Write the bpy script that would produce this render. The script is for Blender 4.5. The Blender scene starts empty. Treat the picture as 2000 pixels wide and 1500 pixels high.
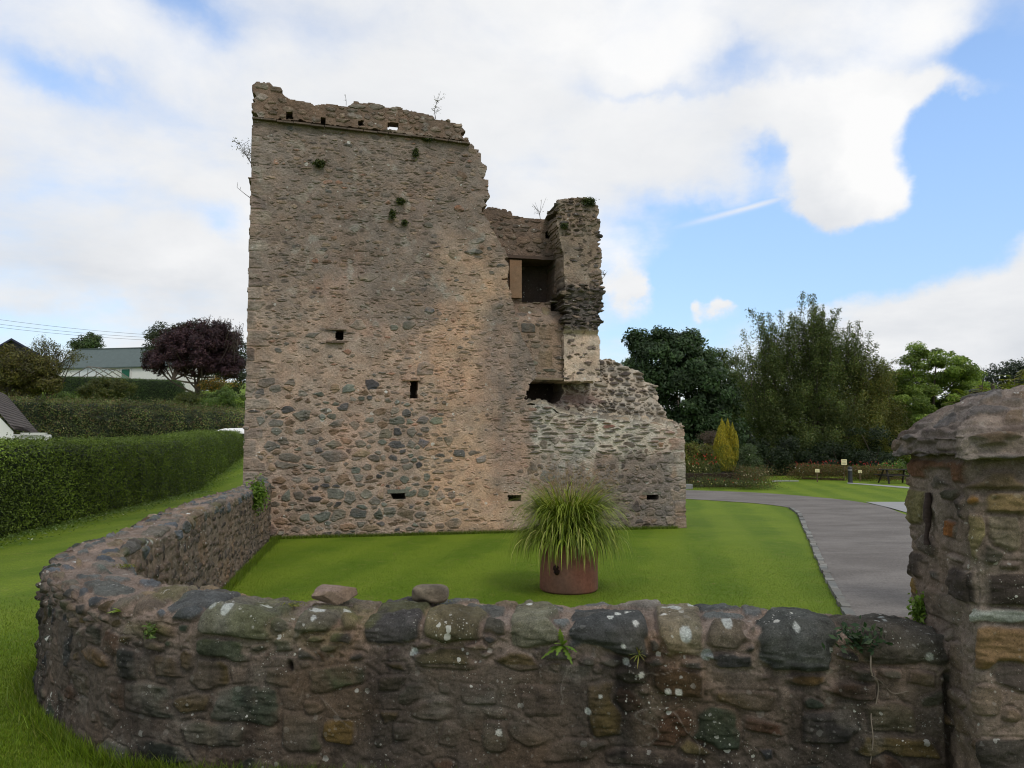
import bpy, math
import numpy as np

# ------------------------------------------------------------------ camera, light, sky, exposure
F = 1500.0
PITCH = math.atan(0.08)
CP, SP = math.cos(PITCH), math.sin(PITCH)
CAM = np.array([0.0, 0.0, 2.0])
scene = bpy.context.scene
COL = scene.collection
cam_data = bpy.data.cameras.new('camera')
cam_data.sensor_width = 36.0
cam_data.lens = 27.0
cam_data.clip_start = 0.05
cam_data.clip_end = 3000.0
cam = bpy.data.objects.new('camera', cam_data)
COL.objects.link(cam)
cam.location = CAM.tolist()
cam.rotation_euler = (math.radians(90) + PITCH, 0, 0)
scene.camera = cam

scene.view_settings.view_transform = 'Standard'
scene.view_settings.look = 'None'
scene.view_settings.gamma = 1.0
scene.view_settings.exposure = 0.0
scene.cycles.filter_width = 1.1

SUN_EL, SUN_AZ = 52.0, 150.0          # azimuth clockwise from the viewing direction (+Y)
SUN_POWER = 1.25
SKY_STRENGTH = 0.15
sd = bpy.data.lights.new('sun', 'SUN')
sd.energy = SUN_POWER
sd.angle = math.radians(14)
sd.color = (1.0, 0.93, 0.84)
sun = bpy.data.objects.new('sun', sd)
COL.objects.link(sun)
_e, _a = math.radians(SUN_EL), math.radians(SUN_AZ)
from mathutils import Vector
_d = Vector((math.cos(_e) * math.sin(_a), math.cos(_e) * math.cos(_a), math.sin(_e)))
sun.rotation_euler = _d.to_track_quat('Z', 'Y').to_euler()
sun.location = (0, -20, 40)


def ray(px, py):
    a = (px - 1000.0) / F
    v = (750.0 - py) / F
    return np.array([a, CP - SP * v, SP + CP * v])


def PZ(px, py, z=0.0):
    r = ray(px, py)
    return CAM + r * ((z - CAM[2]) / r[2])


def PY(px, py, y):
    r = ray(px, py)
    return CAM + r * (y / r[1])


def project(P):
    rel = P - CAM
    zc = rel[..., 1] * CP + rel[..., 2] * SP
    yc = -rel[..., 1] * SP + rel[..., 2] * CP
    return 1000 + F * rel[..., 0] / zc, 750 - F * yc / zc, zc


def azel(px, py):
    r = ray(px, py)
    r = r / np.linalg.norm(r)
    return math.atan2(r[0], r[1]), math.asin(r[2])


class NT:
    """tiny node-tree helper"""
    def __init__(self, tree):
        self.t = tree
        self.n = tree.nodes
        self.l = tree.links

    def new(self, typ, **kw):
        nd = self.n.new(typ)
        for k, v in kw.items():
            setattr(nd, k, v)
        return nd

    def put(self, sock, v):
        if isinstance(v, bpy.types.NodeSocket):
            self.l.new(v, sock)
        else:
            sock.default_value = v

    def math(self, op, a, b=None, c=None, clamp=False):
        nd = self.new('ShaderNodeMath', operation=op)
        nd.use_clamp = clamp
        self.put(nd.inputs[0], a)
        if b is not None:
            self.put(nd.inputs[1], b)
        if c is not None:
            self.put(nd.inputs[2], c)
        return nd.outputs[0]

    def smooth(self, x, lo, hi, a=0.0, b=1.0):
        nd = self.new('ShaderNodeMapRange')
        nd.interpolation_type = 'SMOOTHSTEP'
        self.put(nd.inputs[0], x)
        nd.inputs[1].default_value = lo
        nd.inputs[2].default_value = hi
        nd.inputs[3].default_value = a
        nd.inputs[4].default_value = b
        return nd.outputs[0]

    def noise(self, vec, scale, detail=4.0, rough=0.55, dist=0.0):
        nd = self.new('ShaderNodeTexNoise')
        if vec is not None:
            self.put(nd.inputs['Vector'], vec)
        nd.inputs['Scale'].default_value = scale
        nd.inputs['Detail'].default_value = detail
        nd.inputs['Roughness'].default_value = rough
        nd.inputs['Distortion'].default_value = dist
        return nd.outputs['Fac']

    def voronoi(self, vec, scale, feature='F1', out='Distance', rand=1.0):
        nd = self.new('ShaderNodeTexVoronoi', feature=feature)
        self.put(nd.inputs['Vector'], vec)
        nd.inputs['Scale'].default_value = scale
        nd.inputs['Randomness'].default_value = rand
        return nd.outputs[out]

    def mix(self, f, a, b, blend='MIX'):
        nd = self.new('ShaderNodeMix', data_type='RGBA', blend_type=blend)
        self.put(nd.inputs[0], f)
        self.put(nd.inputs[6], a)
        self.put(nd.inputs[7], b)
        return nd.outputs[2]

    def mapping(self, vec, scale=(1, 1, 1), loc=(0, 0, 0)):
        nd = self.new('ShaderNodeMapping')
        self.put(nd.inputs[0], vec)
        nd.inputs['Scale'].default_value = scale
        nd.inputs['Location'].default_value = loc
        return nd.outputs[0]


def build_world():
    w = bpy.data.worlds.new('World')
    scene.world = w
    w.use_nodes = True
    w.node_tree.nodes.clear()
    T = NT(w.node_tree)
    sky = T.new('ShaderNodeTexSky', sky_type='NISHITA')
    sky.sun_disc = False
    sky.sun_elevation = math.radians(SUN_EL)
    sky.sun_rotation = math.radians(SUN_AZ)
    sky.air_density = 1.0
    sky.dust_density = 0.6
    sky.ozone_density = 2.0
    hs = T.new('ShaderNodeHueSaturation')
    hs.inputs['Saturation'].default_value = 1.0
    hs.inputs['Value'].default_value = 1.75
    T.put(hs.inputs['Color'], sky.outputs[0])
    bg1 = T.new('ShaderNodeBackground')
    sp0 = T.new('ShaderNodeSeparateXYZ')
    T.put(sp0.inputs[0], T.new('ShaderNodeTexCoord').outputs['Generated'])
    hz = T.new('ShaderNodeVectorMath', operation='SCALE')      # thin air near the horizon is less glaring than the model
    T.put(hz.inputs[0], hs.outputs[0])
    T.put(hz.inputs[3], T.smooth(sp0.outputs[2], 0.0, 0.42, 0.56, 1.0))
    T.put(bg1.inputs[0], hz.outputs[0])
    bg1.inputs[1].default_value = SKY_STRENGTH
    tc = T.new('ShaderNodeTexCoord').outputs['Generated']
    sep = T.new('ShaderNodeSeparateXYZ')
    T.put(sep.inputs[0], tc)
    x, y, z = sep.outputs
    # cloud layer coordinates: direction projected onto a high flat layer
    den = T.math('ADD', T.math('MAXIMUM', z, 0.0), 0.22)
    cmb = T.new('ShaderNodeCombineXYZ')
    T.put(cmb.inputs[0], T.math('DIVIDE', x, den))
    T.put(cmb.inputs[1], T.math('DIVIDE', y, den))
    lay = cmb.outputs[0]
    n1 = T.noise(lay, 1.35, 9.0, 0.56, 0.35)
    n2 = T.noise(T.mapping(lay, (1, 1, 1), (7, 3, 0)), 3.4, 8.0, 0.6, 0.2)
    wz = T.noise(T.mapping(tc, (1, 1, 1), (3, 1, 2)), 5.0, 6.0, 0.58, 0.0)
    wy = T.noise(T.mapping(tc, (1, 1, 1), (9, 4, 6)), 5.0, 6.0, 0.58, 0.0)
    az = T.math('ADD', T.math('ARCTAN2', x, y), T.math('MULTIPLY', T.math('SUBTRACT', wz, 0.5), 0.22))
    el = T.math('ADD', T.math('ARCSINE', z), T.math('MULTIPLY', T.math('SUBTRACT', wy, 0.5), 0.16))
    az0 = T.math('ARCTAN2', x, y)
    el0 = T.math('ARCSINE', z)

    def blob(px, py, rx, ry, wgt, rot=0.0, A=None, E=None):
        a0, e0 = azel(px, py)
        ra, re = rx / F, ry / F
        da = T.math('SUBTRACT', A or az, a0)
        de = T.math('SUBTRACT', E or el, e0)
        c, s = math.cos(rot), math.sin(rot)
        u = T.math('MULTIPLY_ADD', da, c / ra, T.math('MULTIPLY', de, s / ra))
        v = T.math('MULTIPLY_ADD', da, -s / re, T.math('MULTIPLY', de, c / re))
        q = T.math('ADD', T.math('MULTIPLY', u, u), T.math('MULTIPLY', v, v))
        return T.math('MULTIPLY', T.math('EXPONENT', T.math('MULTIPLY', q, -1.0)), wgt)

    def total(lst):
        o = lst[0]
        for k in lst[1:]:
            o = T.math('ADD', o, k)
        return o
    # openings of blue (negative) and banks of cloud (positive)
    cover = total([
        blob(1850, 400, 270, 130, -0.85), blob(1330, 570, 240, 110, -0.62), blob(1560, 530, 230, 80, -0.66), blob(1960, 330, 160, 90, -0.35),
        blob(1930, 230, 120, 120, -0.42), blob(1440, 125, 80, 36, -0.30), blob(1985, 60, 80, 110, -0.30), blob(1530, 290, 40, 45, -0.22),
        blob(1000, 1100, 2200, 330, -0.10), blob(90, 640, 170, 45, -0.30), blob(235, 590, 60, 30, -0.14),
        blob(100, 145, 110, 32, -0.36), blob(410, 20, 60, 50, -0.34), blob(440, 430, 60, 46, -0.34), blob(20, 340, 40, 40, -0.12),
        blob(1830, 130, 160, 26, -0.22, -0.12),
        blob(1645, 310, 95, 95, 1.0), blob(1710, 370, 62, 36, 0.55), blob(1590, 400, 42, 46, 0.6), blob(1620, 190, 200, 45, 0.32), blob(1840, 200, 60, 40, .3),
        blob(1950, 600, 270, 80, 0.72, 0.30), blob(1960, 480, 90, 60, 0.30), blob(1985, 180, 60, 30, 0.25),
        blob(1205, 560, 36, 36, 0.9), blob(1410, 598, 28, 16, 1.05), blob(1358, 600, 18, 16, 0.8), blob(1310, 640, 60, 14, 0.6),
        blob(1505, 300, 30, 40, -0.3), blob(1430, 415, 120, 45, -0.5), blob(1860, 50, 120, 70, 0.30), blob(1800, 205, 100, 34, 0.40), blob(1180, 170, 60, 30, -0.14), blob(1300, 175, 90, 12, -0.2), blob(650, 60, 200, 60, -0.12), blob(250, 420, 160, 50, -0.16), blob(330, 240, 120, 40, -0.12), blob(1060, 330, 90, 40, -0.12),
        blob(1460, 437, 60, 20, 0.26), blob(1570, 610, 90, 26, 0.34), blob(800, 300, 620, 330, 0.14),
        blob(370, 540, 150, 60, 0.22), blob(1260, 330, 150, 150, 0.16),
    ])
    body = T.math('ADD', T.math('MULTIPLY_ADD', T.math('SUBTRACT', n1, 0.5), 0.85, 0.66), cover)
    body = T.math('ADD', body, T.math('MULTIPLY', T.math('SUBTRACT', n2, 0.5), 0.50))
    mask = T.smooth(body, 0.16, 0.80)
    # vapour trail
    tr = blob(1450, 409, 100, 5.0, 0.85, 0.186, az0, el0)
    mask = T.math('MAXIMUM', mask, T.math('MULTIPLY', tr, T.smooth(n2, 0.25, 0.6, 0.6, 1.0)))
    # cloud brightness: sunlit tops, greyer thick bases
    n3 = T.noise(T.mapping(lay, (1, 1, 1), (2, 8, 1)), 1.9, 7.0, 0.55, 0.4)
    lit = total([blob(1690, 290, 85, 80, 0.40), blob(1280, 40, 130, 120, 0.30), blob(1580, 170, 110, 50, 0.22),
                 blob(1750, 60, 160, 60, 0.18), blob(1100, 480, 240, 120, 0.12), blob(380, 530, 100, 40, 0.12),
                 blob(1570, 420, 70, 60, -0.26), blob(1950, 660, 300, 60, -0.18), blob(200, 330, 300, 200, -0.06), blob(450, 610, 200, 60, -0.16),
                 blob(90, 560, 200, 60, -0.10), blob(700, 60, 500, 120, -0.02)])
    br = T.math('ADD', T.math('MULTIPLY_ADD', T.math('SUBTRACT', n3, 0.5), 0.75, 0.74), lit)
    br = T.math('ADD', br, T.math('MULTIPLY', T.math('SUBTRACT', n2, 0.5), 0.35))
    br = T.math('MAXIMUM', T.math('MINIMUM', br, 1.08), 0.0)
    ccol = T.mix(br, (0.50, 0.55, 0.63, 1), (1.0, 1.0, 1.0, 1))
    bg2 = T.new('ShaderNodeBackground')
    T.put(bg2.inputs[0], ccol)
    bg2.inputs[1].default_value = 0.98
    ms = T.new('ShaderNodeMixShader')
    T.put(ms.inputs[0], mask)
    T.put(ms.inputs[1], bg1.outputs[0])
    T.put(ms.inputs[2], bg2.outputs[0])
    out = T.new('ShaderNodeOutputWorld')
    T.put(out.inputs[0], ms.outputs[0])


build_world()

# ------------------------------------------------------------------ helpers


def lin(r, g, b, k=1.0):
    f = lambda c: ((c / 255.0) / 12.92 if c <= 10 else ((c / 255.0 + 0.055) / 1.055) ** 2.4)
    return np.array([f(r) * k, f(g) * k, f(b) * k])


def sstep(x, lo, hi):
    t = np.clip((x - lo) / (hi - lo), 0, 1)
    return t * t * (3 - 2 * t)


_lat = np.random.default_rng(11).random((256, 256))


def vnoise(x, y, seed=0):
    x = x + seed * 17.31
    y = y + seed * 9.77
    xi = np.floor(x).astype(int)
    yi = np.floor(y).astype(int)
    fx, fy = x - xi, y - yi
    fx = fx * fx * (3 - 2 * fx)
    fy = fy * fy * (3 - 2 * fy)
    a = _lat[xi & 255, yi & 255]
    b = _lat[(xi + 1) & 255, yi & 255]
    c = _lat[xi & 255, (yi + 1) & 255]
    d = _lat[(xi + 1) & 255, (yi + 1) & 255]
    return (a * (1 - fx) + b * fx) * (1 - fy) + (c * (1 - fx) + d * fx) * fy


def fbm(x, y, scale, octv=4, seed=0, gain=0.5):
    """about -0.5..0.5; scale = size in metres of the largest feature"""
    o, amp, tot, f = 0, 1.0, 0.0, 1.0 / scale
    for k in range(octv):
        o = o + amp * (vnoise(x * f, y * f, seed + k * 3) - 0.5)
        tot += amp
        amp *= gain
        f *= 2.03
    return o / tot * 1.25


def in_poly(x, y, poly):
    inside = np.zeros(np.shape(x), bool)
    n = len(poly)
    for i in range(n):
        x1, y1 = poly[i]
        x2, y2 = poly[(i + 1) % n]
        if y1 == y2:
            continue
        c = ((y1 > y) != (y2 > y)) & (x < (x2 - x1) * (y - y1) / (y2 - y1) + x1)
        inside ^= c
    return inside


def tag(o, label=None, cat=None, group=None, kind=None):
    if label: o['label'] = label
    if cat: o['category'] = cat
    if group: o['group'] = group
    if kind: o['kind'] = kind
    return o


def empty(name, loc, label, cat, group=None):
    o = bpy.data.objects.new(name, None)
    o.empty_display_size = 0.2
    COL.objects.link(o)
    o.location = [float(c) for c in loc]
    return tag(o, label, cat, group)


def mesh_obj(name, V, faces, mat, parent=None, col=None, smooth=False):
    """V (n,3) world space; faces: (m,k) array or list of arrays of equal-width faces"""
    me = bpy.data.meshes.new(name)
    V = np.asarray(V, float)
    if isinstance(faces, np.ndarray):
        faces = [faces]
    faces = [np.asarray(f, np.int32) for f in faces if len(f)]
    if parent is not None:
        off = np.array(parent.matrix_basis.translation)
        if parent.parent is not None:
            off = off + np.array(parent.parent.matrix_basis.translation)
        V = V - off
    me.vertices.add(len(V))
    me.vertices.foreach_set('co', V.astype(np.float32).ravel())
    nl = sum(f.size for f in faces)
    npoly = sum(len(f) for f in faces)
    me.loops.add(nl)
    me.loops.foreach_set('vertex_index', np.concatenate([f.ravel() for f in faces]))
    me.polygons.add(npoly)
    tot = np.concatenate([np.full(len(f), f.shape[1], np.int32) for f in faces])
    start = np.concatenate([[0], np.cumsum(tot)[:-1]]).astype(np.int32)
    me.polygons.foreach_set('loop_start', start)
    me.polygons.foreach_set('use_smooth', np.full(npoly, smooth, bool))
    if col is not None:
        at = me.color_attributes.new('Col', 'FLOAT_COLOR', 'POINT')
        c4 = np.ones((len(V), 4), np.float32)
        c4[:, :3] = col
        at.data.foreach_set('color', c4.ravel())
    me.update(calc_edges=True)
    me.validate()
    me.materials.append(mat)
    o = bpy.data.objects.new(name, me)
    COL.objects.link(o)
    if parent is not None:
        o.parent = parent
    return o


class MB:
    """collects boxes, tubes, quads into one mesh"""
    def __init__(self):
        self.v, self.f4, self.f3, self.c, self.n = [], [], [], [], 0

    def add(self, V, f, col=(1, 1, 1)):
        V = np.asarray(V, float)
        f = np.asarray(f, np.int64)
        self.v.append(V)
        self.c.append(np.tile(np.asarray(col, float), (len(V), 1)) if np.ndim(col) == 1 else np.asarray(col))
        (self.f4 if f.shape[1] == 4 else self.f3).append(f + self.n)
        self.n += len(V)
        return self

    def box(self, c, ax, ay, az, col=(1, 1, 1)):
        """centre and three half-axis vectors"""
        c, ax, ay, az = [np.asarray(q, float) for q in (c, ax, ay, az)]
        V = [c + i * ax + j * ay + k * az for k in (-1, 1) for j in (-1, 1) for i in (-1, 1)]
        f = [[0, 2, 3, 1], [4, 5, 7, 6], [0, 1, 5, 4], [2, 6, 7, 3], [0, 4, 6, 2], [1, 3, 7, 5]]
        return self.add(V, f, col)

    def bx(self, x0, x1, y0, y1, z0, z1, col=(1, 1, 1)):
        return self.box(((x0 + x1) / 2, (y0 + y1) / 2, (z0 + z1) / 2), ((x1 - x0) / 2, 0, 0), (0, (y1 - y0) / 2, 0), (0, 0, (z1 - z0) / 2), col)

    def tube(self, pts, rad, sides=7, col=(1, 1, 1), cap=True):
        pts = np.asarray(pts, float)
        rad = np.broadcast_to(rad, (len(pts),))
        tan = np.gradient(pts, axis=0)
        tan /= np.linalg.norm(tan, axis=1)[:, None] + 1e-9
        ref = np.array([0, 0, 1.0]) if abs(tan[0][2]) < 0.9 else np.array([1.0, 0, 0])
        V = []
        for p, t, r in zip(pts, tan, rad):
            a = np.cross(t, ref); a /= np.linalg.norm(a) + 1e-9
            b = np.cross(t, a)
            for k in range(sides):
                th = 2 * math.pi * k / sides
                V.append(p + r * (math.cos(th) * a + math.sin(th) * b))
        n = len(pts)
        f = [[i * sides + k, i * sides + (k + 1) % sides, (i + 1) * sides + (k + 1) % sides, (i + 1) * sides + k]
             for i in range(n - 1) for k in range(sides)]
        self.add(V, f, col)
        if cap:
            for ring, c in ((0, pts[0]), (n - 1, pts[-1])):
                vv = [V[ring * sides + k] for k in range(sides)] + [c]
                self.add(vv, [[k, (k + 1) % sides, sides] for k in range(sides)], col)
        return self

    def build(self, name, mat, parent=None, smooth=False):
        fs = []
        if self.f4: fs.append(np.concatenate(self.f4))
        if self.f3: fs.append(np.concatenate(self.f3))
        return mesh_obj(name, np.concatenate(self.v), fs, mat, parent, np.concatenate(self.c), smooth)


# ------------------------------------------------------------------ materials
def new_mat(name):
    m = bpy.data.materials.new(name)
    m.use_nodes = True
    m.node_tree.nodes.clear()
    T = NT(m.node_tree)
    out = T.new('ShaderNodeOutputMaterial')
    bs = T.new('ShaderNodeBsdfPrincipled')
    T.l.new(bs.outputs[0], out.inputs[0])
    return m, T, bs


def stone_mat(name, bump=0.5, dist=0.01, lichen=0.0, lsize=38.0, grain=60.0, var=0.5, rough=0.92, lcol=(0.55, 0.55, 0.50, 1), streak=0.0, speck=0.0):
    m, T, bs = new_mat(name)
    at = T.new('ShaderNodeAttribute', attribute_name='Col').outputs['Color']
    pos = T.new('ShaderNodeNewGeometry').outputs['Position']
    n1 = T.noise(pos, grain, 6, 0.68)
    n2 = T.noise(pos, grain * 0.16, 5, 0.6)
    v = T.math('ADD', T.math('MULTIPLY', n1, 0.9), T.math('MULTIPLY', n2, 0.7))
    v = T.math('MULTIPLY_ADD', T.math('SUBTRACT', v, 0.8), 2.2 * var, 1.0)
    v = T.math('MAXIMUM', v, 0.25)
    hsv = T.new('ShaderNodeVectorMath', operation='SCALE')
    T.put(hsv.inputs[0], at)
    T.put(hsv.inputs[3], v)
    col = hsv.outputs[0]
    # warm / cool drift
    n3 = T.noise(pos, 2.6, 4, 0.6)
    col = T.mix(T.smooth(n3, 0.35, 0.68), T.mix(1.0, col, (0.96, 1.0, 1.02, 1), 'MULTIPLY'), T.mix(1.0, col, (1.05, 1.0, 0.95, 1), 'MULTIPLY'))
    if speck > 0:
        sn_ = T.noise(pos, grain * 1.9, 3, 0.6)
        f_ = T.math('ADD', T.smooth(sn_, 0.30, 0.44, 0.40, 1.0), T.smooth(sn_, 0.58, 0.72, 0.0, 0.9))
        f_ = T.math('MULTIPLY_ADD', T.math('SUBTRACT', f_, 1.0), speck, 1.0)
        sv_ = T.new('ShaderNodeVectorMath', operation='SCALE'); T.put(sv_.inputs[0], col); T.put(sv_.inputs[3], f_)
        col = sv_.outputs[0]
    if lichen > 0:
        big = T.smooth(T.noise(pos, 3.1, 3, 0.6), 0.50, 0.66)
        wv = T.new('ShaderNodeVectorMath', operation='ADD')
        nn = T.new('ShaderNodeTexNoise'); nn.inputs['Scale'].default_value = 60; T.put(nn.inputs['Vector'], pos)
        sc = T.new('ShaderNodeVectorMath', operation='SCALE'); T.put(sc.inputs[0], nn.outputs['Color']); sc.inputs[3].default_value = 0.012
        T.put(wv.inputs[0], pos); T.put(wv.inputs[1], sc.outputs[0])
        spots = None
        for s_, r_, wgt in ((lsize, 0.20, 1.0), (lsize * 0.42, 0.21, 1.0), (lsize * 2.3, 0.22, 0.8)):
            vd = T.voronoi(wv.outputs[0], s_)
            vc = T.voronoi(wv.outputs[0], s_, out='Color')
            sp = T.new('ShaderNodeSeparateColor'); T.put(sp.inputs[0], vc)
            on = T.math('GREATER_THAN', sp.outputs[0], 1.0 - 0.35 * lichen)
            rr = T.math('MULTIPLY_ADD', sp.outputs[1], 0.24, r_ - 0.06)
            m1 = T.math('MULTIPLY', T.math('MULTIPLY', T.math('LESS_THAN', vd, rr), on), wgt)
            spots = m1 if spots is None else T.math('MAXIMUM', spots, m1)
        spots = T.math('MULTIPLY', spots, T.math('MULTIPLY_ADD', big, 0.85, 0.12))
        col = T.mix(T.math('MULTIPLY', spots, 0.85), col, lcol)
    if streak > 0:
        mp = T.mapping(pos, (1, 1, 3.2))
        sk = T.noise(mp, 9, 6, 0.7, 0.6)
        col = T.mix(T.math('MULTIPLY', T.smooth(sk, 0.56, 0.72), streak), col, T.mix(1.0, col, (0.45, 0.44, 0.45, 1), 'MULTIPLY'))
    T.put(bs.inputs['Base Color'], col)
    bs.inputs['Roughness'].default_value = rough
    bs.inputs['Specular IOR Level'].default_value = 0.25
    hb = T.math('ADD', T.math('MULTIPLY', n1, 0.6), T.math('ADD', n2, T.math('MULTIPLY', T.noise(pos, grain * 2.6, 3, 0.6), 0.6)))
    bp = T.new('ShaderNodeBump')
    bp.inputs['Strength'].default_value = bump
    bp.inputs['Distance'].default_value = dist
    T.put(bp.inputs['Height'], hb)
    T.put(bs.inputs['Normal'], bp.outputs[0])
    return m


def leaf_mat(name, trans=0.32, rough=0.55):
    m, T, bs = new_mat(name)
    at = T.new('ShaderNodeAttribute', attribute_name='Col').outputs['Color']
    T.put(bs.inputs['Base Color'], at)
    bs.inputs['Roughness'].default_value = rough
    bs.inputs['Specular IOR Level'].default_value = 0.3
    tr = T.new('ShaderNodeBsdfTranslucent')
    T.put(tr.inputs[0], T.mix(1.0, at, (1.2, 1.25, 0.6, 1), 'MULTIPLY'))
    mx = T.new('ShaderNodeMixShader')
    mx.inputs[0].default_value = trans
    T.put(mx.inputs[1], bs.outputs[0])
    T.put(mx.inputs[2], tr.outputs[0])
    out = [n for n in T.n if n.type == 'OUTPUT_MATERIAL'][0]
    T.put(out.inputs[0], mx.outputs[0])
    return m


def plain_mat(name, col, rough=0.7, var=0.15, scale=8.0, metallic=0.0, bump=0.0, use_col=False, spec=0.4):
    m, T, bs = new_mat(name)
    pos = T.new('ShaderNodeNewGeometry').outputs['Position']
    n = T.noise(pos, scale, 5, 0.6)
    base = T.new('ShaderNodeAttribute', attribute_name='Col').outputs['Color'] if use_col else (*[float(c) for c in col], 1)
    sc = T.new('ShaderNodeVectorMath', operation='SCALE')
    T.put(sc.inputs[0], base if use_col else tuple(float(c) for c in col))
    T.put(sc.inputs[3], T.math('MULTIPLY_ADD', T.math('SUBTRACT', n, 0.5), 2.5 * var, 1.0))
    T.put(bs.inputs['Base Color'], sc.outputs[0])
    bs.inputs['Roughness'].default_value = rough
    bs.inputs['Metallic'].default_value = metallic
    bs.inputs['Specular IOR Level'].default_value = spec
    if bump:
        bp = T.new('ShaderNodeBump')
        bp.inputs['Strength'].default_value = bump
        bp.inputs['Distance'].default_value = 0.01
        T.put(bp.inputs['Height'], n)
        T.put(bs.inputs['Normal'], bp.outputs[0])
    return m


M_TOWER = stone_mat('tower_masonry', bump=0.8, dist=0.02, lichen=0.18, lsize=16, grain=24, var=0.55, streak=0.5, speck=0.5)
M_WALL = stone_mat('wall_masonry', bump=0.9, dist=0.012, lichen=0.36, lsize=52, grain=110, var=0.9, speck=0.8)
M_PILLAR = stone_mat('pillar_masonry', bump=0.9, dist=0.011, lichen=0.3, lsize=60, grain=110, var=0.8, speck=0.8)
M_ROCK = stone_mat('rock_surface', bump=0.7, dist=0.006, lichen=0.0, grain=75, var=0.6, speck=0.5)
M_LEAF = leaf_mat('leaf')
M_HEDGE = leaf_mat('hedge_leaf', 0.15, 0.6)
M_BARK = plain_mat('bark', (0.07, 0.055, 0.04), 0.9, 0.4, 12, bump=0.4)
# ------------------------------------------------------------------ layout lines measured from the photograph
WALL_Z = 1.21


def catmull(pts, n=16):
    pts = np.asarray(pts, float)
    p = np.vstack([2 * pts[0] - pts[1], pts, 2 * pts[-1] - pts[-2]])
    out = []
    for i in range(1, len(p) - 2):
        t = np.linspace(0, 1, n, endpoint=False)[:, None]
        a, b, c, d = p[i - 1], p[i], p[i + 1], p[i + 2]
        out.append(0.5 * (2 * b + (c - a) * t + (2 * a - 5 * b + 4 * c - d) * t ** 2 + (3 * b - a - 3 * c + d) * t ** 3))
    out.append(p[-2][None])
    return np.vstack(out)


def resample(pts, ds):
    d = np.concatenate([[0], np.cumsum(np.linalg.norm(np.diff(pts, axis=0), axis=1))])
    s = np.arange(0, d[-1], ds)
    return np.stack([np.interp(s, d, pts[:, k]) for k in range(pts.shape[1])], 1), s


_outer_px = [(475, 948), (350, 988), (238, 1033), (160, 1060), (112, 1080), (90, 1097), (86, 1115), (100, 1137), (136, 1157),
             (189, 1178), (245, 1190), (315, 1198), (450, 1206), (700, 1213), (1000, 1219), (1300, 1228), (1640, 1241), (1850, 1248)]
_o = np.array([PZ(x, y, WALL_Z)[:2] for x, y in _outer_px])
_o = np.vstack([_o[0] + (_o[0] - _o[1]) / np.linalg.norm(_o[0] - _o[1]) * 1.3, _o, _o[-1] + (_o[-1] - _o[-2]) * 0.18])
_o = catmull(_o, 20)
_o, _ = resample(_o, 0.05)
for _k in range(10):                       # even out the traced line
    _o[1:-1] = 0.25 * _o[:-2] + 0.5 * _o[1:-1] + 0.25 * _o[2:]
OUTER = _o

# tower frame
_A = PZ(510, 1053, 0); _B = PZ(1341, 1031, 0)
UH = (_B - _A); UH[2] = 0; UH /= np.linalg.norm(UH)
WH = np.array([-UH[1], UH[0], 0.0])


def on_tower(px, py, w=0.0):
    """pixel -> (u, z) on the plane w metres behind the tower's front face"""
    r = ray(px, py)
    t = ((_A - CAM) @ WH + w) / (r @ WH)
    P = CAM + r * t
    return (P - _A) @ UH, P[2]


U0 = on_tower(476, 950)[0]
TO = _A + UH * U0                          # foot of the tower's left corner


def TU(px, py, w=0.0):
    u, z = on_tower(px, py, w)
    return u - U0, z


def TP(u, w, z):
    u, w, z = np.broadcast_arrays(np.asarray(u, float), w, z)
    return TO + u[..., None] * UH + w[..., None] * WH + z[..., None] * np.array([0, 0, 1.0])


_ext = np.vstack([[-6.6, 120], [-6.2, 30], OUTER, [12.0, OUTER[-1][1] - 0.15 * (12 - OUTER[-1][0])]])


def side_dist(X, Y):
    """signed distance to the wall line; positive inside the castle lawn"""
    best = np.full(X.shape, 1e9)
    sg = np.zeros(X.shape)
    pts = np.vstack([_ext[:2], _ext[2:-1:6], _ext[-1:]])
    for a, b in zip(pts[:-1], pts[1:]):
        d = b - a
        t = np.clip(((X - a[0]) * d[0] + (Y - a[1]) * d[1]) / (d @ d), 0, 1)
        qx, qy = X - a[0] - t * d[0], Y - a[1] - t * d[1]
        dd = np.hypot(qx, qy)
        cr = d[0] * (Y - a[1]) - d[1] * (X - a[0])
        m = dd < best
        best[m] = dd[m]
        sg[m] = np.sign(cr)[m]
    return best * sg


def ground_z(X, Y):
    X = np.asarray(X, float); Y = np.asarray(Y, float)
    shp = np.broadcast(X, Y).shape
    X, Y = np.broadcast_to(X, shp), np.broadcast_to(Y, shp)
    out = 0.40 + 0.10 * np.clip((5 - Y) / 1.5, 0, 1) - 0.10 * sstep(Y, 7, 14)
    fade = 1 - sstep(X, -8, 6)
    rise = 0.135 * np.clip(Y - 28, 0, 75) * fade + 0.02 * np.clip(Y - 103, 0, 100) * fade
    out = out + rise
    sd_ = side_dist(X, Y)
    wdt = 0.12 + 0.25 * np.clip(Y - 20, 0, 30)
    m = 1 - sstep(sd_ - 0.24, -wdt, wdt)
    z = out * m + rise * (1 - m) * 0.9
    return z + 0.02 * fbm(X, Y, 5, 2, 5) * (m > 0.9)


def gz(x, y):
    return float(ground_z(np.array([x]), np.array([y]))[0])


def axis(lo, hi, segs):
    """segs: list of (start, end, step)"""
    out = [np.arange(a, b, s) for a, b, s in segs]
    v = np.concatenate([[lo], *out, [hi]])
    return np.unique(np.round(v, 4))


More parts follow.
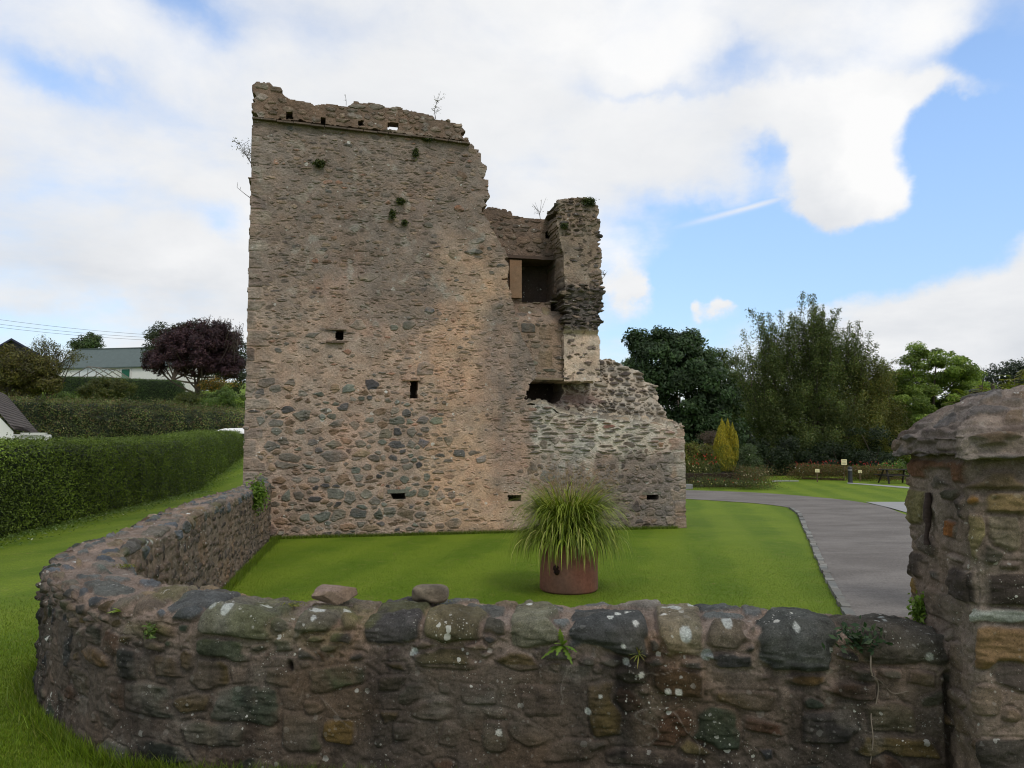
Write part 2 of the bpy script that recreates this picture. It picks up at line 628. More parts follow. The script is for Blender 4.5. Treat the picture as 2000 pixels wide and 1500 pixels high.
# ------------------------------------------------------------------ ground
def grass_mat():
    m, T, bs = new_mat('lawn_grass')
    pos = T.new('ShaderNodeNewGeometry').outputs['Position']
    sep = T.new('ShaderNodeSeparateXYZ'); T.put(sep.inputs[0], pos)
    n1 = T.noise(pos, 0.55, 5, 0.6)
    n2 = T.noise(pos, 5.0, 6, 0.7)
    n3 = T.noise(T.mapping(pos, (1, 1, 1)), 45, 4, 0.7)
    col = T.mix(T.smooth(n1, 0.34, 0.66), (0.080, 0.140, 0.006, 1), (0.114, 0.175, 0.009, 1))
    col = T.mix(T.smooth(n2, 0.50, 0.74), col, (0.150, 0.180, 0.030, 1))
    # mown stripes, laid by turns of the mower
    wv = T.math('SINE', T.math('MULTIPLY', T.math('ADD', T.math('MULTIPLY_ADD', sep.outputs[1], -0.20, sep.outputs[0]), T.math('MULTIPLY', n1, 0.8)), 4.2))
    col = T.mix(T.math('MULTIPLY', T.smooth(wv, -0.7, 0.7), 0.36), col, (0.175, 0.235, 0.018, 1))
    n4 = T.noise(pos, 14, 5, 0.75)
    col = T.mix(T.math('MULTIPLY', T.smooth(n4, 0.56, 0.72), 0.5), col, (0.045, 0.090, 0.006, 1))
    vd = T.voronoi(pos, 2.3); vc = T.new('ShaderNodeSeparateColor'); T.put(vc.inputs[0], T.voronoi(pos, 2.3, out='Color'))
    fl = T.math('MULTIPLY', T.math('LESS_THAN', vd, 0.055), T.math('GREATER_THAN', vc.outputs[0], 0.55))
    col = T.mix(fl, col, (0.20, 0.15, 0.06, 1))
    v = T.math('MULTIPLY_ADD', n3, 1.9, 0.08)
    sc = T.new('ShaderNodeVectorMath', operation='SCALE'); T.put(sc.inputs[0], col); T.put(sc.inputs[3], v)
    T.put(bs.inputs['Base Color'], sc.outputs[0])
    bs.inputs['Roughness'].default_value = 0.8
    bs.inputs['Specular IOR Level'].default_value = 0.15
    bp = T.new('ShaderNodeBump'); bp.inputs['Strength'].default_value = 0.6; bp.inputs['Distance'].default_value = 0.03
    T.put(bp.inputs['Height'], T.math('ADD', n3, T.math('MULTIPLY', n2, 0.8)))
    T.put(bs.inputs['Normal'], bp.outputs[0])
    return m


M_GRASS = grass_mat()
gx = axis(-900, 900, [(-400, -60, 20), (-60, -14, 2.0), (-14, -7, 0.4), (-7, 3, 0.12), (3, 14, 0.5), (14, 60, 3), (60, 400, 20)])
gy = axis(-300, 1500, [(-100, 0, 10), (0, 2, 0.5), (2, 7, 0.12), (7, 18, 0.2), (18, 40, 1.0), (40, 130, 3), (130, 600, 25)])
X, Y = np.meshgrid(gx, gy)
V = np.stack([X, Y, ground_z(X, Y)], -1).reshape(-1, 3)
R, Cn = X.shape
idx = np.arange(R * Cn).reshape(R, Cn)
quads = np.stack([idx[:-1, :-1], idx[:-1, 1:], idx[1:, 1:], idx[1:, :-1]], -1).reshape(-1, 4)
tag(mesh_obj('ground', V, quads, M_GRASS, smooth=True), kind='structure')


def ribbon(name, left, right, z, mat, n=14, kind='structure', across=10):
    L = catmull(np.array(left), n); Rr = catmull(np.array(right), n)
    k = 160
    L = np.stack([np.interp(np.linspace(0, 1, k), np.linspace(0, 1, len(L)), L[:, i]) for i in range(2)], 1)
    Rr = np.stack([np.interp(np.linspace(0, 1, k), np.linspace(0, 1, len(Rr)), Rr[:, i]) for i in range(2)], 1)
    rows = [L * (1 - t) + Rr * t for t in np.linspace(0, 1, across)]
    P = np.stack(rows, 0)
    V = np.concatenate([P, np.full(P.shape[:2] + (1,), z)], -1)
    r, c = V.shape[:2]
    ii = np.arange(r * c).reshape(r, c)
    q = np.stack([ii[:-1, :-1], ii[:-1, 1:], ii[1:, 1:], ii[1:, :-1]], -1).reshape(-1, 4)
    return tag(mesh_obj(name, V.reshape(-1, 3), q, mat), kind=kind)


def tarmac_mat():
    m, T, bs = new_mat('worn_tarmac')
    pos = T.new('ShaderNodeNewGeometry').outputs['Position']
    n1 = T.noise(T.mapping(pos, (0.6, 1.2, 1)), 0.9, 6, 0.65)
    n2 = T.noise(pos, 40, 5, 0.75)
    n3 = T.noise(T.mapping(pos, (0.35, 1.8, 1), (3, 3, 0)), 1.6, 6, 0.7)
    col = T.mix(T.smooth(n1, 0.36, 0.64), (0.125, 0.113, 0.102, 1), (0.180, 0.165, 0.150, 1))
    col = T.mix(T.math('MULTIPLY', T.smooth(n3, 0.50, 0.75), 0.6), col, (0.090, 0.075, 0.067, 1))
    sc = T.new('ShaderNodeVectorMath', operation='SCALE'); T.put(sc.inputs[0], col)
    T.put(sc.inputs[3], T.math('MULTIPLY_ADD', n2, 2.0, 0.0))
    T.put(bs.inputs['Base Color'], sc.outputs[0])
    bs.inputs['Roughness'].default_value = 0.85
    bs.inputs['Specular IOR Level'].default_value = 0.25
    bp = T.new('ShaderNodeBump'); bp.inputs['Strength'].default_value = 0.4; bp.inputs['Distance'].default_value = 0.01
    T.put(bp.inputs['Height'], n2)
    T.put(bs.inputs['Normal'], bp.outputs[0])
    return m


M_TARMAC = tarmac_mat()
in_px = [(1725, 1300), (1665, 1215), (1640, 1172), (1612, 1120), (1590, 1070), (1574, 1035), (1560, 1005), (1543, 993), (1500, 986), (1440, 981), (1340, 975), (1150, 966)]
out_px = [(2300, 1290), (2150, 1160), (2000, 1085), (1880, 1045), (1775, 1008), (1725, 990), (1665, 979), (1590, 971), (1500, 964), (1420, 960), (1340, 957.5), (1150, 950)]
inner = [PZ(x, y, 0)[:2] for x, y in in_px]
outer = [PZ(x, y, 0)[:2] for x, y in out_px]
ribbon('driveway', inner, outer, 0.012, M_TARMAC)
# kerb of grey setts along the lawn
M_SETT = stone_mat('grey_setts', bump=0.5, dist=0.01, grain=40, var=0.4)
kp, _ = resample(catmull(np.array([PZ(x, y, 0)[:2] for x, y in in_px[:8]]), 20), 0.24)
mb = MB()
rr = np.random.default_rng(5)
for i in range(len(kp) - 1):
    a, b = kp[i], kp[i + 1]
    d = (b - a) / np.linalg.norm(b - a)
    nrm = np.array([-d[1], d[0]])
    c = (a + b) / 2 + nrm * 0.0 + rr.normal(0, 0.006, 2)
    g = rr.uniform(0.13, 0.24)
    mb.box((c[0], c[1], 0.02 + rr.uniform(-.008, .008)), np.array([d[0], d[1], 0]) * 0.112, np.array([nrm[0], nrm[1], 0]) * rr.uniform(.045, .06), (0, 0, 0.035), (g, g, g * 0.93))
tag(mb.build('kerb', M_SETT), kind='structure')
# paved apron and far garden path
M_PAVE = plain_mat('grey_paving', (0.27, 0.27, 0.27), 0.85, 0.2, 3, bump=0.2)
pv = [PZ(x, y, 0)[:2] for x, y in [(1690, 981), (1900, 981), (1900, 1035), (1775, 1003), (1740, 993)]]
mb = MB(); mb.add([[p[0], p[1], 0.016] for p in pv] + [[pv[0][0], pv[0][1], 0.016]], [[0, 1, 2, 3], [0, 3, 4, 5]][:1], (1, 1, 1))
mb.add([[pv[i][0], pv[i][1], 0.016] for i in (0, 3, 4)], [[0, 1, 2]])
tag(mb.build('paved_apron', M_PAVE), kind='structure')
ribbon('garden_path', [PZ(x, y, 0)[:2] for x, y in [(1655, 944.5), (1700, 948), (1770, 954), (1900, 965)]],
       [PZ(x, y, 0)[:2] for x, y in [(1655, 943), (1700, 945.8), (1770, 951), (1900, 961)]], 0.012, M_PAVE)
ribbon('stepping_path', [PZ(x, y, 0)[:2] for x, y in [(1508, 941), (1530, 940.5), (1560, 940.5)]],
       [PZ(x, y, 0)[:2] for x, y in [(1508, 939), (1530, 938.8), (1560, 939)]], 0.012, M_PAVE)
# ------------------------------------------------------------------ rubble masonry on a (s, t) grid
class Field:
    def __init__(self, s, t, seed=0, warp=0.16, wscale=0.07):
        self.s, self.t = np.asarray(s, float), np.asarray(t, float)
        self.T, self.S = np.meshgrid(self.t, self.s, indexing='ij')
        sh = self.S.shape
        self.E1 = np.full(sh, -9.0); self.E2 = np.full(sh, -9.0)
        self.id = np.full(sh, -1, int)
        self.W = fbm(self.S, self.T, wscale, 3, seed + 1) * warp * 2
        self.W2 = fbm(self.S, self.T, wscale * 3, 2, seed + 2)
        self.stones = []
        self.tilt = np.zeros(sh)
        self.rng = np.random.default_rng(seed)

    def stone(self, s0, t0, a, b, col, prot, ang=0.0, kind='poly', bev=None, tilt=None, K=None):
        rg = self.rng
        m = 1.45 * (a + b)
        i0, i1 = np.searchsorted(self.s, [s0 - m, s0 + m])
        j0, j1 = np.searchsorted(self.t, [t0 - m, t0 + m])
        if i1 <= i0 + 1 or j1 <= j0 + 1:
            return
        sl = (slice(j0, j1), slice(i0, i1))
        x = self.S[sl] - s0; y = self.T[sl] - t0
        c, sn = math.cos(ang), math.sin(ang)
        x, y = (x * c + y * sn), (-x * sn + y * c)
        xn, yn = x / a, y / b
        if kind == 'rect':
            K = 4; th = np.arange(4) * math.pi / 2 + rg.normal(0, 0.03, 4); rk = rg.uniform(0.94, 1.0, 4); p = 14
        elif kind == 'block':
            th = np.concatenate([np.arange(4) * math.pi / 2 + rg.normal(0, .10, 4), rg.uniform(0, 6.28, 4)])
            rk = np.concatenate([rg.uniform(.90, 1.0, 4), rg.uniform(1.0, 1.22, 4)]); K = 8; p = 24
        else:
            K = K or rg.integers(4, 8)
            th = (np.arange(K) + rg.uniform(-.30, .30, K)) * 2 * math.pi / K + rg.uniform(0, 6.28)
            rk = rg.uniform(0.72, 1.0, K) * (0.86 if K == 4 else 1.0); p = rg.uniform(10, 26)
        q = np.zeros(x.shape)
        for k in range(K):
            q += np.maximum(0, (math.cos(th[k]) * xn + math.sin(th[k]) * yn) / rk[k]) ** p
        q = q ** (1.0 / p)
        sz = min(a, b)
        e = (1 - q) * sz + self.W[sl] * (sz * 0.35 + 0.012) * (0.45 if kind == 'rect' else 1.0)
        k = len(self.stones)
        self.stones.append((s0, t0, a, b, np.asarray(col, float), prot, bev if bev else rg.uniform(.10, .26) * sz + .002))
        E1, E2, I = self.E1[sl], self.E2[sl], self.id[sl]
        up = e > E1
        E2[up] = E1[up]
        E2[(~up) & (e > E2)] = e[(~up) & (e > E2)]
        E1[up] = e[up]; I[up] = k
        tx, ty = (rg.normal(0, 0.14), rg.normal(0, 0.16)) if tilt is None else tilt
        tl = xn * tx + yn * ty
        for _ in range(3):            # broken facets
            fa = rg.uniform(0, 6.28); fd = rg.uniform(-.1, .7)
            tl = tl - np.maximum(0, math.cos(fa) * xn + math.sin(fa) * yn - fd) * rg.uniform(.15, .75)
        self.tilt[sl][up] = tl[up]

    def solve(self, mortar_col, joint=0.012, mortar_h=0.0, base_noise=0.012, cvar=0.25, soft=0.012, ring=0.007):
        """-> H, C, id, mask"""
        n = len(self.stones)
        cols = np.array([q[4] for q in self.stones]); prot = np.array([q[5] for q in self.stones]); bev = np.array([q[6] for q in self.stones])
        ids = np.maximum(self.id, 0)
        g = np.minimum(self.E1, (self.E1 - self.E2) * 0.5 - joint * 0.5)
        mask = sstep(g, 0, soft) * (self.id >= 0)
        pr, bv = prot[ids], bev[ids]
        prof = 1 - (1 - np.clip(g / bv, 0, 1)) ** 2.2
        H = mortar_h + fbm(self.S, self.T, 0.5, 4, 41) * base_noise * 2 + fbm(self.S, self.T, 0.05, 3, 77) * base_noise * 0.8
        H = H + (g > 0) * (self.id >= 0) * (prof * pr * (1 + 1.3 * np.clip(self.tilt, -.75, .6)) + prof * pr * 0.5 * self.W2)
        fine = fbm(self.S, self.T, 0.028, 3, 7, .65)
        H = H + fine * base_noise * (0.75 - 0.45 * mask) - 0.5 * base_noise * sstep(fine, .18, .4) * (1 - mask)
        mc = mortar_col if np.ndim(mortar_col) == 3 else np.broadcast_to(mortar_col, self.S.shape + (3,))
        C = mc * (1 + fbm(self.S, self.T, 0.35, 5, 23)[..., None] * 0.55)
        sc = cols[ids] * (1 + fbm(self.S, self.T, 0.12, 4, 57)[..., None] * cvar * 2)
        C = C * (1 - mask[..., None]) + sc * mask[..., None]
        self.mask = mask
        H = H - ring * np.exp(-((g + 0.003) / 0.006) ** 2)
        H = H + mask * fbm(self.S * .22, self.T, 0.026, 3, 88, .7) * base_noise * .9
        return H, np.clip(C, 0.004, 0.9)


def normals_of(P):
    du = np.gradient(P, axis=1); dv = np.gradient(P, axis=0)
    n = np.cross(du, dv)
    return n / (np.linalg.norm(n, axis=-1, keepdims=True) + 1e-12)


def grid_faces(R, C, mask=None, flip=False):
    ii = np.arange(R * C).reshape(R, C)
    q = np.stack([ii[:-1, :-1], ii[:-1, 1:], ii[1:, 1:], ii[1:, :-1]], -1)
    if flip: q = q[..., ::-1]
    return q.reshape(-1, 4) if mask is None else q[mask]


def compact(V, faces, C):
    used = np.zeros(len(V), bool)
    for f in faces: used[f.ravel()] = True
    mp = np.cumsum(used) - 1
    return V[used], [mp[f] for f in faces], C[used]


class PxMap:
    """pixel -> grid coordinates of a surface, by nearest projected vertex that faces the camera"""
    def __init__(self, P, N, S, T, step=2):
        P, N, S, T = P[::step, ::step], N[::step, ::step], S[::step, ::step], T[::step, ::step]
        px, py, zc = project(P)
        ok = (np.sum((CAM - P) * N, -1) > 0) & (zc > 0.3)
        self.px, self.py, self.S, self.T, self.z = px[ok], py[ok], S[ok], T[ok], zc[ok]
        self.P = P[ok]; self.N = N[ok]

    def __call__(self, x, y):
        d = (self.px - x) ** 2 + (self.py - y) ** 2
        near = d < max(d.min() * 2.5, 16)
        k = np.flatnonzero(near)[np.argmin(self.z[near] * 1000 + d[near])]
        self.k = k
        return self.S[k], self.T[k]

    def at(self, x, y):
        self(x, y)
        return self.P[self.k], self.N[self.k]


def px_stones(F_, pm, lst, k=1.0):
    for q in lst:
        x, y, w, h, col, prot = q[:6]
        ang = q[6] if len(q) > 6 else 0.0
        kind = q[7] if len(q) > 7 else 'block'
        s0, t0 = pm(x, y)
        sl, _ = pm(x - w * 0.42, y); sr, _ = pm(x + w * 0.42, y)
        _, tu = pm(x, y - h * 0.42); _, td = pm(x, y + h * 0.42)
        a = max(0.02, abs(sr - sl) / 0.84 * 0.5 * 1.05); b = max(0.015, abs(tu - td) / 0.84 * 0.5 * 1.05)
        s0 = (sl + sr) / 2; t0 = (tu + td) / 2
        F_.stone(s0, t0, a, b, lin(*col) * k, prot, ang, kind, tilt=(F_.rng.normal(0, .06), F_.rng.normal(0, .06)))


def scatter(F_, s_rng, t_rng, row, pal, dens=1.0, wr=(0.8, 1.8), prot=(0.01, 0.03), accept=None, ang=0.10, hr=(0.6, 1.0), kind='poly', keep=0.0):
    """rough courses of stones of random width; palette = list of (colour, weight)"""
    rg = F_.rng
    cols = [c for c, _ in pal]; wg = np.array([w for _, w in pal], float); wg /= wg.sum()
    t = t_rng[0]
    while t < t_rng[1]:
        h = row * rg.uniform(0.75, 1.3)
        s = s_rng[0] - rg.uniform(0, row)
        while s < s_rng[1]:
            w = h * rg.uniform(*wr)
            sc_, tc_ = s + w / 2, t + h / 2 + rg.normal(0, row * 0.22)
            s += w
            if accept is not None and rg.random() > accept(sc_, tc_): continue
            if rg.random() > dens: continue
            i = min(np.searchsorted(F_.s, sc_), len(F_.s) - 1); j = min(np.searchsorted(F_.t, tc_), len(F_.t) - 1)
            if F_.E1[j, i] > keep: continue
            c = cols[rg.choice(len(cols), p=wg)] * rg.uniform(0.75, 1.25)
            F_.stone(sc_, tc_, w / 2 * rg.uniform(.82, 1.0), h / 2 * rg.uniform(*hr), c, rg.uniform(*prot), rg.normal(0, ang), kind)
        t += h


PDIR = np.array([math.cos(math.radians(-8.3)), math.sin(math.radians(-8.3)), 0])      # along its front face, towards the right
PBACK = np.array([-PDIR[1], PDIR[0], 0])
P_W, P_D = 0.74, 0.66
P_C = np.array([1.776, 3.0, 0]) + PDIR * P_W / 2 + PBACK * P_D / 2


# ------------------------------------------------------------------ boundary wall in the foreground
def build_boundary_wall():
    pts = OUTER
    d = np.concatenate([[0], np.cumsum(np.linalg.norm(np.diff(pts, axis=0), axis=1))])
    total = d[-1]
    # columns: finer where the wall is close
    s_list = [0.0]
    while s_list[-1] < total:
        p = np.array([np.interp(s_list[-1], d, pts[:, k]) for k in range(2)])
        s_list.append(s_list[-1] + float(np.clip(np.hypot(*p) * 0.0016, 0.0055, 0.02)))
    s = np.array(s_list[:-1])
    px_, py_ = np.interp(s, d, pts[:, 0]), np.interp(s, d, pts[:, 1])
    tx, ty = np.gradient(px_, s), np.gradient(py_, s)
    ker = np.ones(31) / 31
    pad = lambda v: np.convolve(np.pad(v, 15, mode='edge'), ker, 'valid')
    tx, ty = pad(tx), pad(ty)
    L = np.hypot(tx, ty); tx /= L; ty /= L
    nx, ny = -ty, tx                        # towards the castle lawn
    r = 0.055
    prof = [(-0.03, -0.15), (0.0, 0.6), (0.0, WALL_Z - r)]
    for k in range(1, 7):
        th = math.pi / 2 * k / 6
        prof.append((r - r * math.cos(th), WALL_Z - r + r * math.sin(th)))
    prof.append((0.25, WALL_Z + 0.012))
    for k in range(0, 7):
        th = math.pi / 2 * k / 6
        prof.append((1.0 - r + r * math.sin(th), WALL_Z - r + r * math.cos(th)))
    prof += [(1.0, 0.55), (1.02, -0.15)]
    prof = np.array(prof)
    thick = np.interp(s, [0, total * 0.35, total], [0.38, 0.46, 0.49])
    pq = prof.copy(); pq[:, 0] = np.where(pq[:, 0] > 0.5, pq[:, 0] - 0.53, pq[:, 0])
    dl = np.concatenate([[0], np.cumsum(np.hypot(*np.diff(pq, axis=0).T))])
    t_top0 = np.interp(1, [0, 1], [dl[2], dl[2]])
    t = np.concatenate([np.arange(0, dl[2] - 0.62, 0.012), np.arange(dl[2] - 0.62, dl[-3] + 0.06, 0.0056), np.arange(dl[-3] + 0.06, dl[-1], 0.014)])
    off = np.interp(t, dl, pq[:, 0]); zz = np.interp(t, dl, pq[:, 1])
    O = off[:, None] * (thick[None] / 0.47)
    S, T_ = np.meshgrid(s, t)
    zt = WALL_Z + 0.0 * S
    P = np.stack([px_[None] + nx[None] * O, py_[None] + ny[None] * O, zz[:, None] + 0 * O], -1)
    P[..., 2] += (0.025 * fbm(S, T_ * 0, 1.6, 3, 8)) * sstep(P[..., 2], 0.6, 1.2)
    N = normals_of(P)
    if (N[5, 5] @ np.array([nx[5], ny[5], 0])) > 0: N = -N
    F_ = Field(s, t, seed=3, warp=0.16, wscale=0.075)
    pm = PxMap(P, N, S, T_)
    slate, slate2, olive, brown, pale, rust = (66, 70, 72), (88, 92, 94), (100, 98, 80), (104, 88, 70), (128, 118, 98), (100, 72, 45)
    cope = [
        (1187, 1226, 158, 94, (64, 68, 70), .040), (1330, 1234, 92, 98, (128, 118, 96), .034), (1427, 1244, 82, 44, (100, 88, 72), .040),
        (1432, 1291, 122, 32, (46, 46, 48), .026, .06), (1560, 1250, 165, 112, (66, 70, 68), .045, -.12), (1745, 1243, 200, 92, (80, 76, 68), .030, .05),
        (1040, 1218, 92, 84, (112, 110, 90), .040), (885, 1220, 130, 68, (92, 86, 62), .038), (772, 1210, 116, 84, (62, 61, 62), .030),
        (628, 1207, 98, 56, (92, 92, 84), .036), (673, 1211, 54, 38, (104, 98, 78), .030), (482, 1200, 140, 74, (104, 102, 90), .040),
        (395, 1174, 120, 40, (80, 84, 86), .030, .35), (368, 1198, 66, 24, (60, 66, 70), .030), (305, 1172, 72, 56, (106, 94, 82), .032, .2),
        (250, 1180, 52, 44, (98, 92, 82), .030), (212, 1147, 150, 36, (84, 88, 86), .022), (160, 1101, 150, 36, (128, 110, 82), .022),
        (208, 1113, 96, 24, (96, 102, 94), .034), (335, 1155, 90, 26, (112, 100, 84), .02), (140, 1135, 70, 26, (100, 98, 88), .02),
        (255, 1071, 90, 34, (84, 84, 82), .02), (230, 1050, 70, 22, (96, 92, 84), .02), (300, 1040, 90, 26, (110, 104, 94), .02),
        (330, 1016, 80, 20, (104, 98, 90), .02), (385, 1003, 60, 18, (120, 110, 98), .02), (420, 985, 60, 16, (112, 104, 94), .02),
        (955, 1250, 26, 34, (60, 60, 60), .02, .5), (720, 1178, 60, 20, (110, 98, 84), .016), (1075, 1180, 50, 16, (92, 94, 92), .02), (560, 1168, 90, 18, (96, 92, 84), .018),
        (1480, 1203, 60, 22, (88, 92, 94), .016), (950, 1190, 80, 20, (90, 90, 86), .016),
    ]
    cope = [q[:4] + (tuple(.72 * c + .28 * m for c, m in zip(q[4], (96, 91, 83))),) + q[5:] for q in cope]
    px_stones(F_, pm, cope, 0.92)
    face = [
        (660, 1322, 110, 50, (64, 74, 56), .022, .25), (410, 1312, 74, 62, (88, 76, 46), .024), (285, 1364, 96, 66, (84, 84, 74), .022), (186, 1286, 52, 32, (100, 80, 50), .02),
        (967, 1440, 50, 62, (62, 74, 60), .03), (1238, 1312, 64, 42, (98, 92, 78), .026), (1326, 1331, 98, 54, (70, 58, 42), .024, 0, 'rect'), (1392, 1418, 105, 90, (58, 66, 54), .022),
        (1180, 1385, 62, 112, (92, 78, 48), .022), (870, 1288, 120, 42, (76, 70, 52), .018), (935, 1355, 68, 36, (48, 52, 50), .02), (845, 1385, 92, 50, (66, 52, 38), .022),
        (655, 1428, 80, 46, (94, 78, 44), .022), (592, 1436, 84, 80, (76, 76, 58), .02), (1245, 1351, 54, 16, (70, 58, 40), .02), (1570, 1326, 190, 26, (98, 78, 46), .02),
        (1500, 1322, 90, 30, (66, 64, 56), .02), (1455, 1368, 120, 34, (78, 68, 42), .018), (1355, 1460, 70, 40, (92, 84, 60), .018), (1490, 1416, 90, 26, (70, 52, 40), .02, -.2),
        (1660, 1345, 110, 44, (74, 56, 40), .024, -.15), (1740, 1400, 100, 60, (96, 88, 72), .018), (1750, 1460, 170, 40, (92, 78, 48), .02), (1620, 1420, 110, 60, (74, 70, 66), .02),
        (765, 1335, 60, 30, (90, 80, 66), .014), (790, 1430, 40, 28, (58, 58, 52), .022), (880, 1435, 44, 52, (56, 56, 48), .022, -.5), (545, 1322, 60, 34, (74, 66, 44), .016),
        (250, 1300, 40, 60, (60, 60, 54), .02), (330, 1300, 60, 40, (84, 72, 56), .018), (440, 1270, 110, 46, (74, 78, 62), .018), (365, 1290, 44, 40, (86, 72, 50), .02),
        (480, 1378, 130, 80, (70, 78, 66), .018), (420, 1430, 120, 50, (78, 76, 64), .018), (1130, 1465, 120, 50, (80, 76, 68), .02), (1250, 1482, 240, 40, (44, 38, 34), .03),
        (225, 1352, 36, 60, (76, 58, 42), .018), (120, 1250, 24, 90, (60, 60, 58), .015), (150, 1330, 40, 50, (84, 76, 62), .015), (1060, 1370, 90, 60, (60, 54, 50), .012), (1160, 1270, 70, 30, (84, 74, 64), .012)]
    px_stones(F_, pm, face, 0.80)
    tt0 = dl[2]; t_in = dl[-3]
    pal_face = [(c_ * .90, w_) for c_, w_ in [(lin(70, 68, 58), 3), (lin(84, 72, 50), 3), (lin(58, 64, 54), 3), (lin(92, 86, 74), 2), (lin(74, 58, 46), 2), (lin(50, 50, 52), 2)]]
    scatter(F_, (0, total), (0, tt0 - 0.02), 0.15, pal_face, dens=0.5, wr=(0.8, 2.2), prot=(.006, .018), ang=.25)
    scatter(F_, (0, total), (0, tt0 - 0.02), 0.07, pal_face, dens=0.35, wr=(0.8, 2.4), prot=(.004, .014), ang=.3, keep=-.03)
    pal_rim = [(lin(96, 92, 82) * .8, 3), (lin(78, 76, 72) * .8, 3), (lin(106, 94, 78) * .8, 2)]
    scatter(F_, (0, total), (tt0 - 0.13, tt0 + 0.03), 0.085, pal_rim, dens=0.9, wr=(1.2, 2.6), prot=(.015, .034), ang=.12, kind='block')
    pal_top = [(lin(96, 98, 96), 3), (lin(120, 108, 90), 2), (lin(84, 88, 92), 3), (lin(110, 104, 96), 2)]
    scatter(F_, (0, total), (tt0 + 0.01, t_in + 0.03), 0.15, pal_top, dens=0.70, wr=(1.0, 2.2), prot=(.012, .028), ang=.2)
    pal_in = [(lin(96, 84, 74), 3), (lin(84, 76, 68), 3), (lin(112, 98, 84), 2), (lin(66, 60, 56), 2)]
    scatter(F_, (0, total), (t_in + 0.05, dl[-1]), 0.11, pal_in, dens=0.75, wr=(0.7, 1.8), prot=(.008, .028), ang=.25)
    # mortar: dark weathered on the face, pinkish near the top, warmer on the inner side
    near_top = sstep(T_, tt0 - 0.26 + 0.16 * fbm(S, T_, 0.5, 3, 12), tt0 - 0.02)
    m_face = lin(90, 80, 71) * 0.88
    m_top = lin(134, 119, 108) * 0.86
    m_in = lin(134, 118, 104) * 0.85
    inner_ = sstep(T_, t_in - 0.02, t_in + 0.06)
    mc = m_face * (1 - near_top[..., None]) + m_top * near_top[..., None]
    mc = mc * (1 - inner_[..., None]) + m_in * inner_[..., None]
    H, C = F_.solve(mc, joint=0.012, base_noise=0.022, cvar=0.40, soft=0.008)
    # flush-pointed face: many stones half covered with mortar
    on_face = (T_ < tt0 - 0.12)
    smear = sstep(fbm(S, T_, 0.22, 5, 61), -0.12, 0.12) * on_face * 0.80
    C = C * (1 - smear[..., None]) + (m_face * 1.05)[None, None] * smear[..., None]
    H = H * (1 - 0.5 * smear)
    # stains: black algae patches and drips, warm rusty patches, pale lime veins
    sn = fbm(S * 1.0, T_ * 0.32, 0.42, 4, 91)
    black = sstep(sn, 0.06, 0.30) * (T_ < tt0 - 0.03) * 0.75
    C = C * (1 - black[..., None] * (1 - np.array([0.34, 0.35, 0.38])))
    drips = sstep(fbm(S, T_ * 0.13, 0.10, 4, 99) + .5 * fbm(S, T_ * .5, .6, 2, 98), 0.10, 0.36) * (T_ < tt0 - 0.05) * 0.78
    C = C * (1 - drips[..., None] * (1 - np.array([0.40, 0.41, 0.43])))
    pale = sstep(fbm(S, T_, 0.16, 5, 101) + .5 * fbm(S, T_, .9, 2, 102), 0.22, 0.42) * on_face * .4
    C = C * (1 - pale[..., None]) + lin(128, 122, 112) * .7 * pale[..., None]
    warm = sstep(fbm(S, T_, 0.5, 4, 15), 0.12, 0.34)
    C = C * (1 + warm[..., None] * np.array([0.10, 0.0, -0.12]))
    ridge = 1 - np.abs(fbm(S + 0.12 * fbm(S, T_, 0.3, 3, 3), T_ * 1.5, 0.62, 3, 33)) / 0.006
    vein = np.clip(ridge, 0, 1) * sstep(fbm(S, T_, 0.6, 3, 44), 0.06, 0.2) * on_face
    C = C * (1 - 0.5 * vein[..., None]) + lin(140, 132, 124) * 0.5 * vein[..., None]
    H += vein * 0.003
    # broad pale crustose lichen discs on the coping
    rg = np.random.default_rng(8)
    discs = [(1340, 1243, 12), (1293, 1212, 9), (1222, 1293, 8), (1254, 1318, 7), (1232, 1208, 10), (1193, 1216, 6), (1208, 1212, 6), (1240, 1227, 6), (1318, 1200, 14), (1298, 1198, 6), (1350, 1197, 7),
             (447, 1199, 10), (420, 1199, 6), (512, 1181, 9), (523, 1190, 12), (615, 1211, 6), (620, 1198, 14), (680, 1193, 8), (950, 1179, 9), (1035, 1188, 7), (808, 1270, 6), (802, 1279, 4), (1218, 1258, 5),
             (1420, 1229, 10), (1380, 1282, 12), (1555, 1240, 5), (1623, 1271, 5), (1810, 1280, 7), (1700, 1215, 8), (1720, 1212, 5), (1712, 1226, 6), (1745, 1226, 4), (1730, 1222, 4), (1325, 1350, 7), (1303, 1348, 6),
             (1150, 1390, 6), (1175, 1360, 4), (975, 1426, 6), (1005, 1180, 4), (857, 1177, 0.1), (150, 1092, 6), (210, 1120, 6), (290, 1060, 5), (300, 1055, 6), (270, 1050, 6), (395, 990, 5), (370, 1000, 6)]
    for x, y, r_ in discs:
        s0, t0 = pm(x, y)
        rad = r_ / F * pm.z[pm.k] * 1.0
        i0, i1 = np.searchsorted(s, [s0 - 2.5 * rad, s0 + 2.5 * rad]); j0, j1 = np.searchsorted(t, [t0 - 3.5 * rad, t0 + 3.5 * rad])
        if i1 <= i0 or j1 <= j0: continue
        sl = (slice(j0, j1), slice(i0, i1))
        q = np.hypot((S[sl] - s0) / rad, (T_[sl] - t0) / rad) + F_.W[sl] * 2.2
        mk = 1 - sstep(q, 0.85, 1.05)
        C[sl] = C[sl] * (1 - mk[..., None]) + np.array([0.46, 0.47, 0.44]) * rg.uniform(.8, 1.15) * mk[..., None]
    moss = sstep(fbm(S, T_, 0.35, 4, 71), 0.20, 0.32) * sstep(T_, tt0 - 0.12, tt0) * (1 - inner_) * 0.35
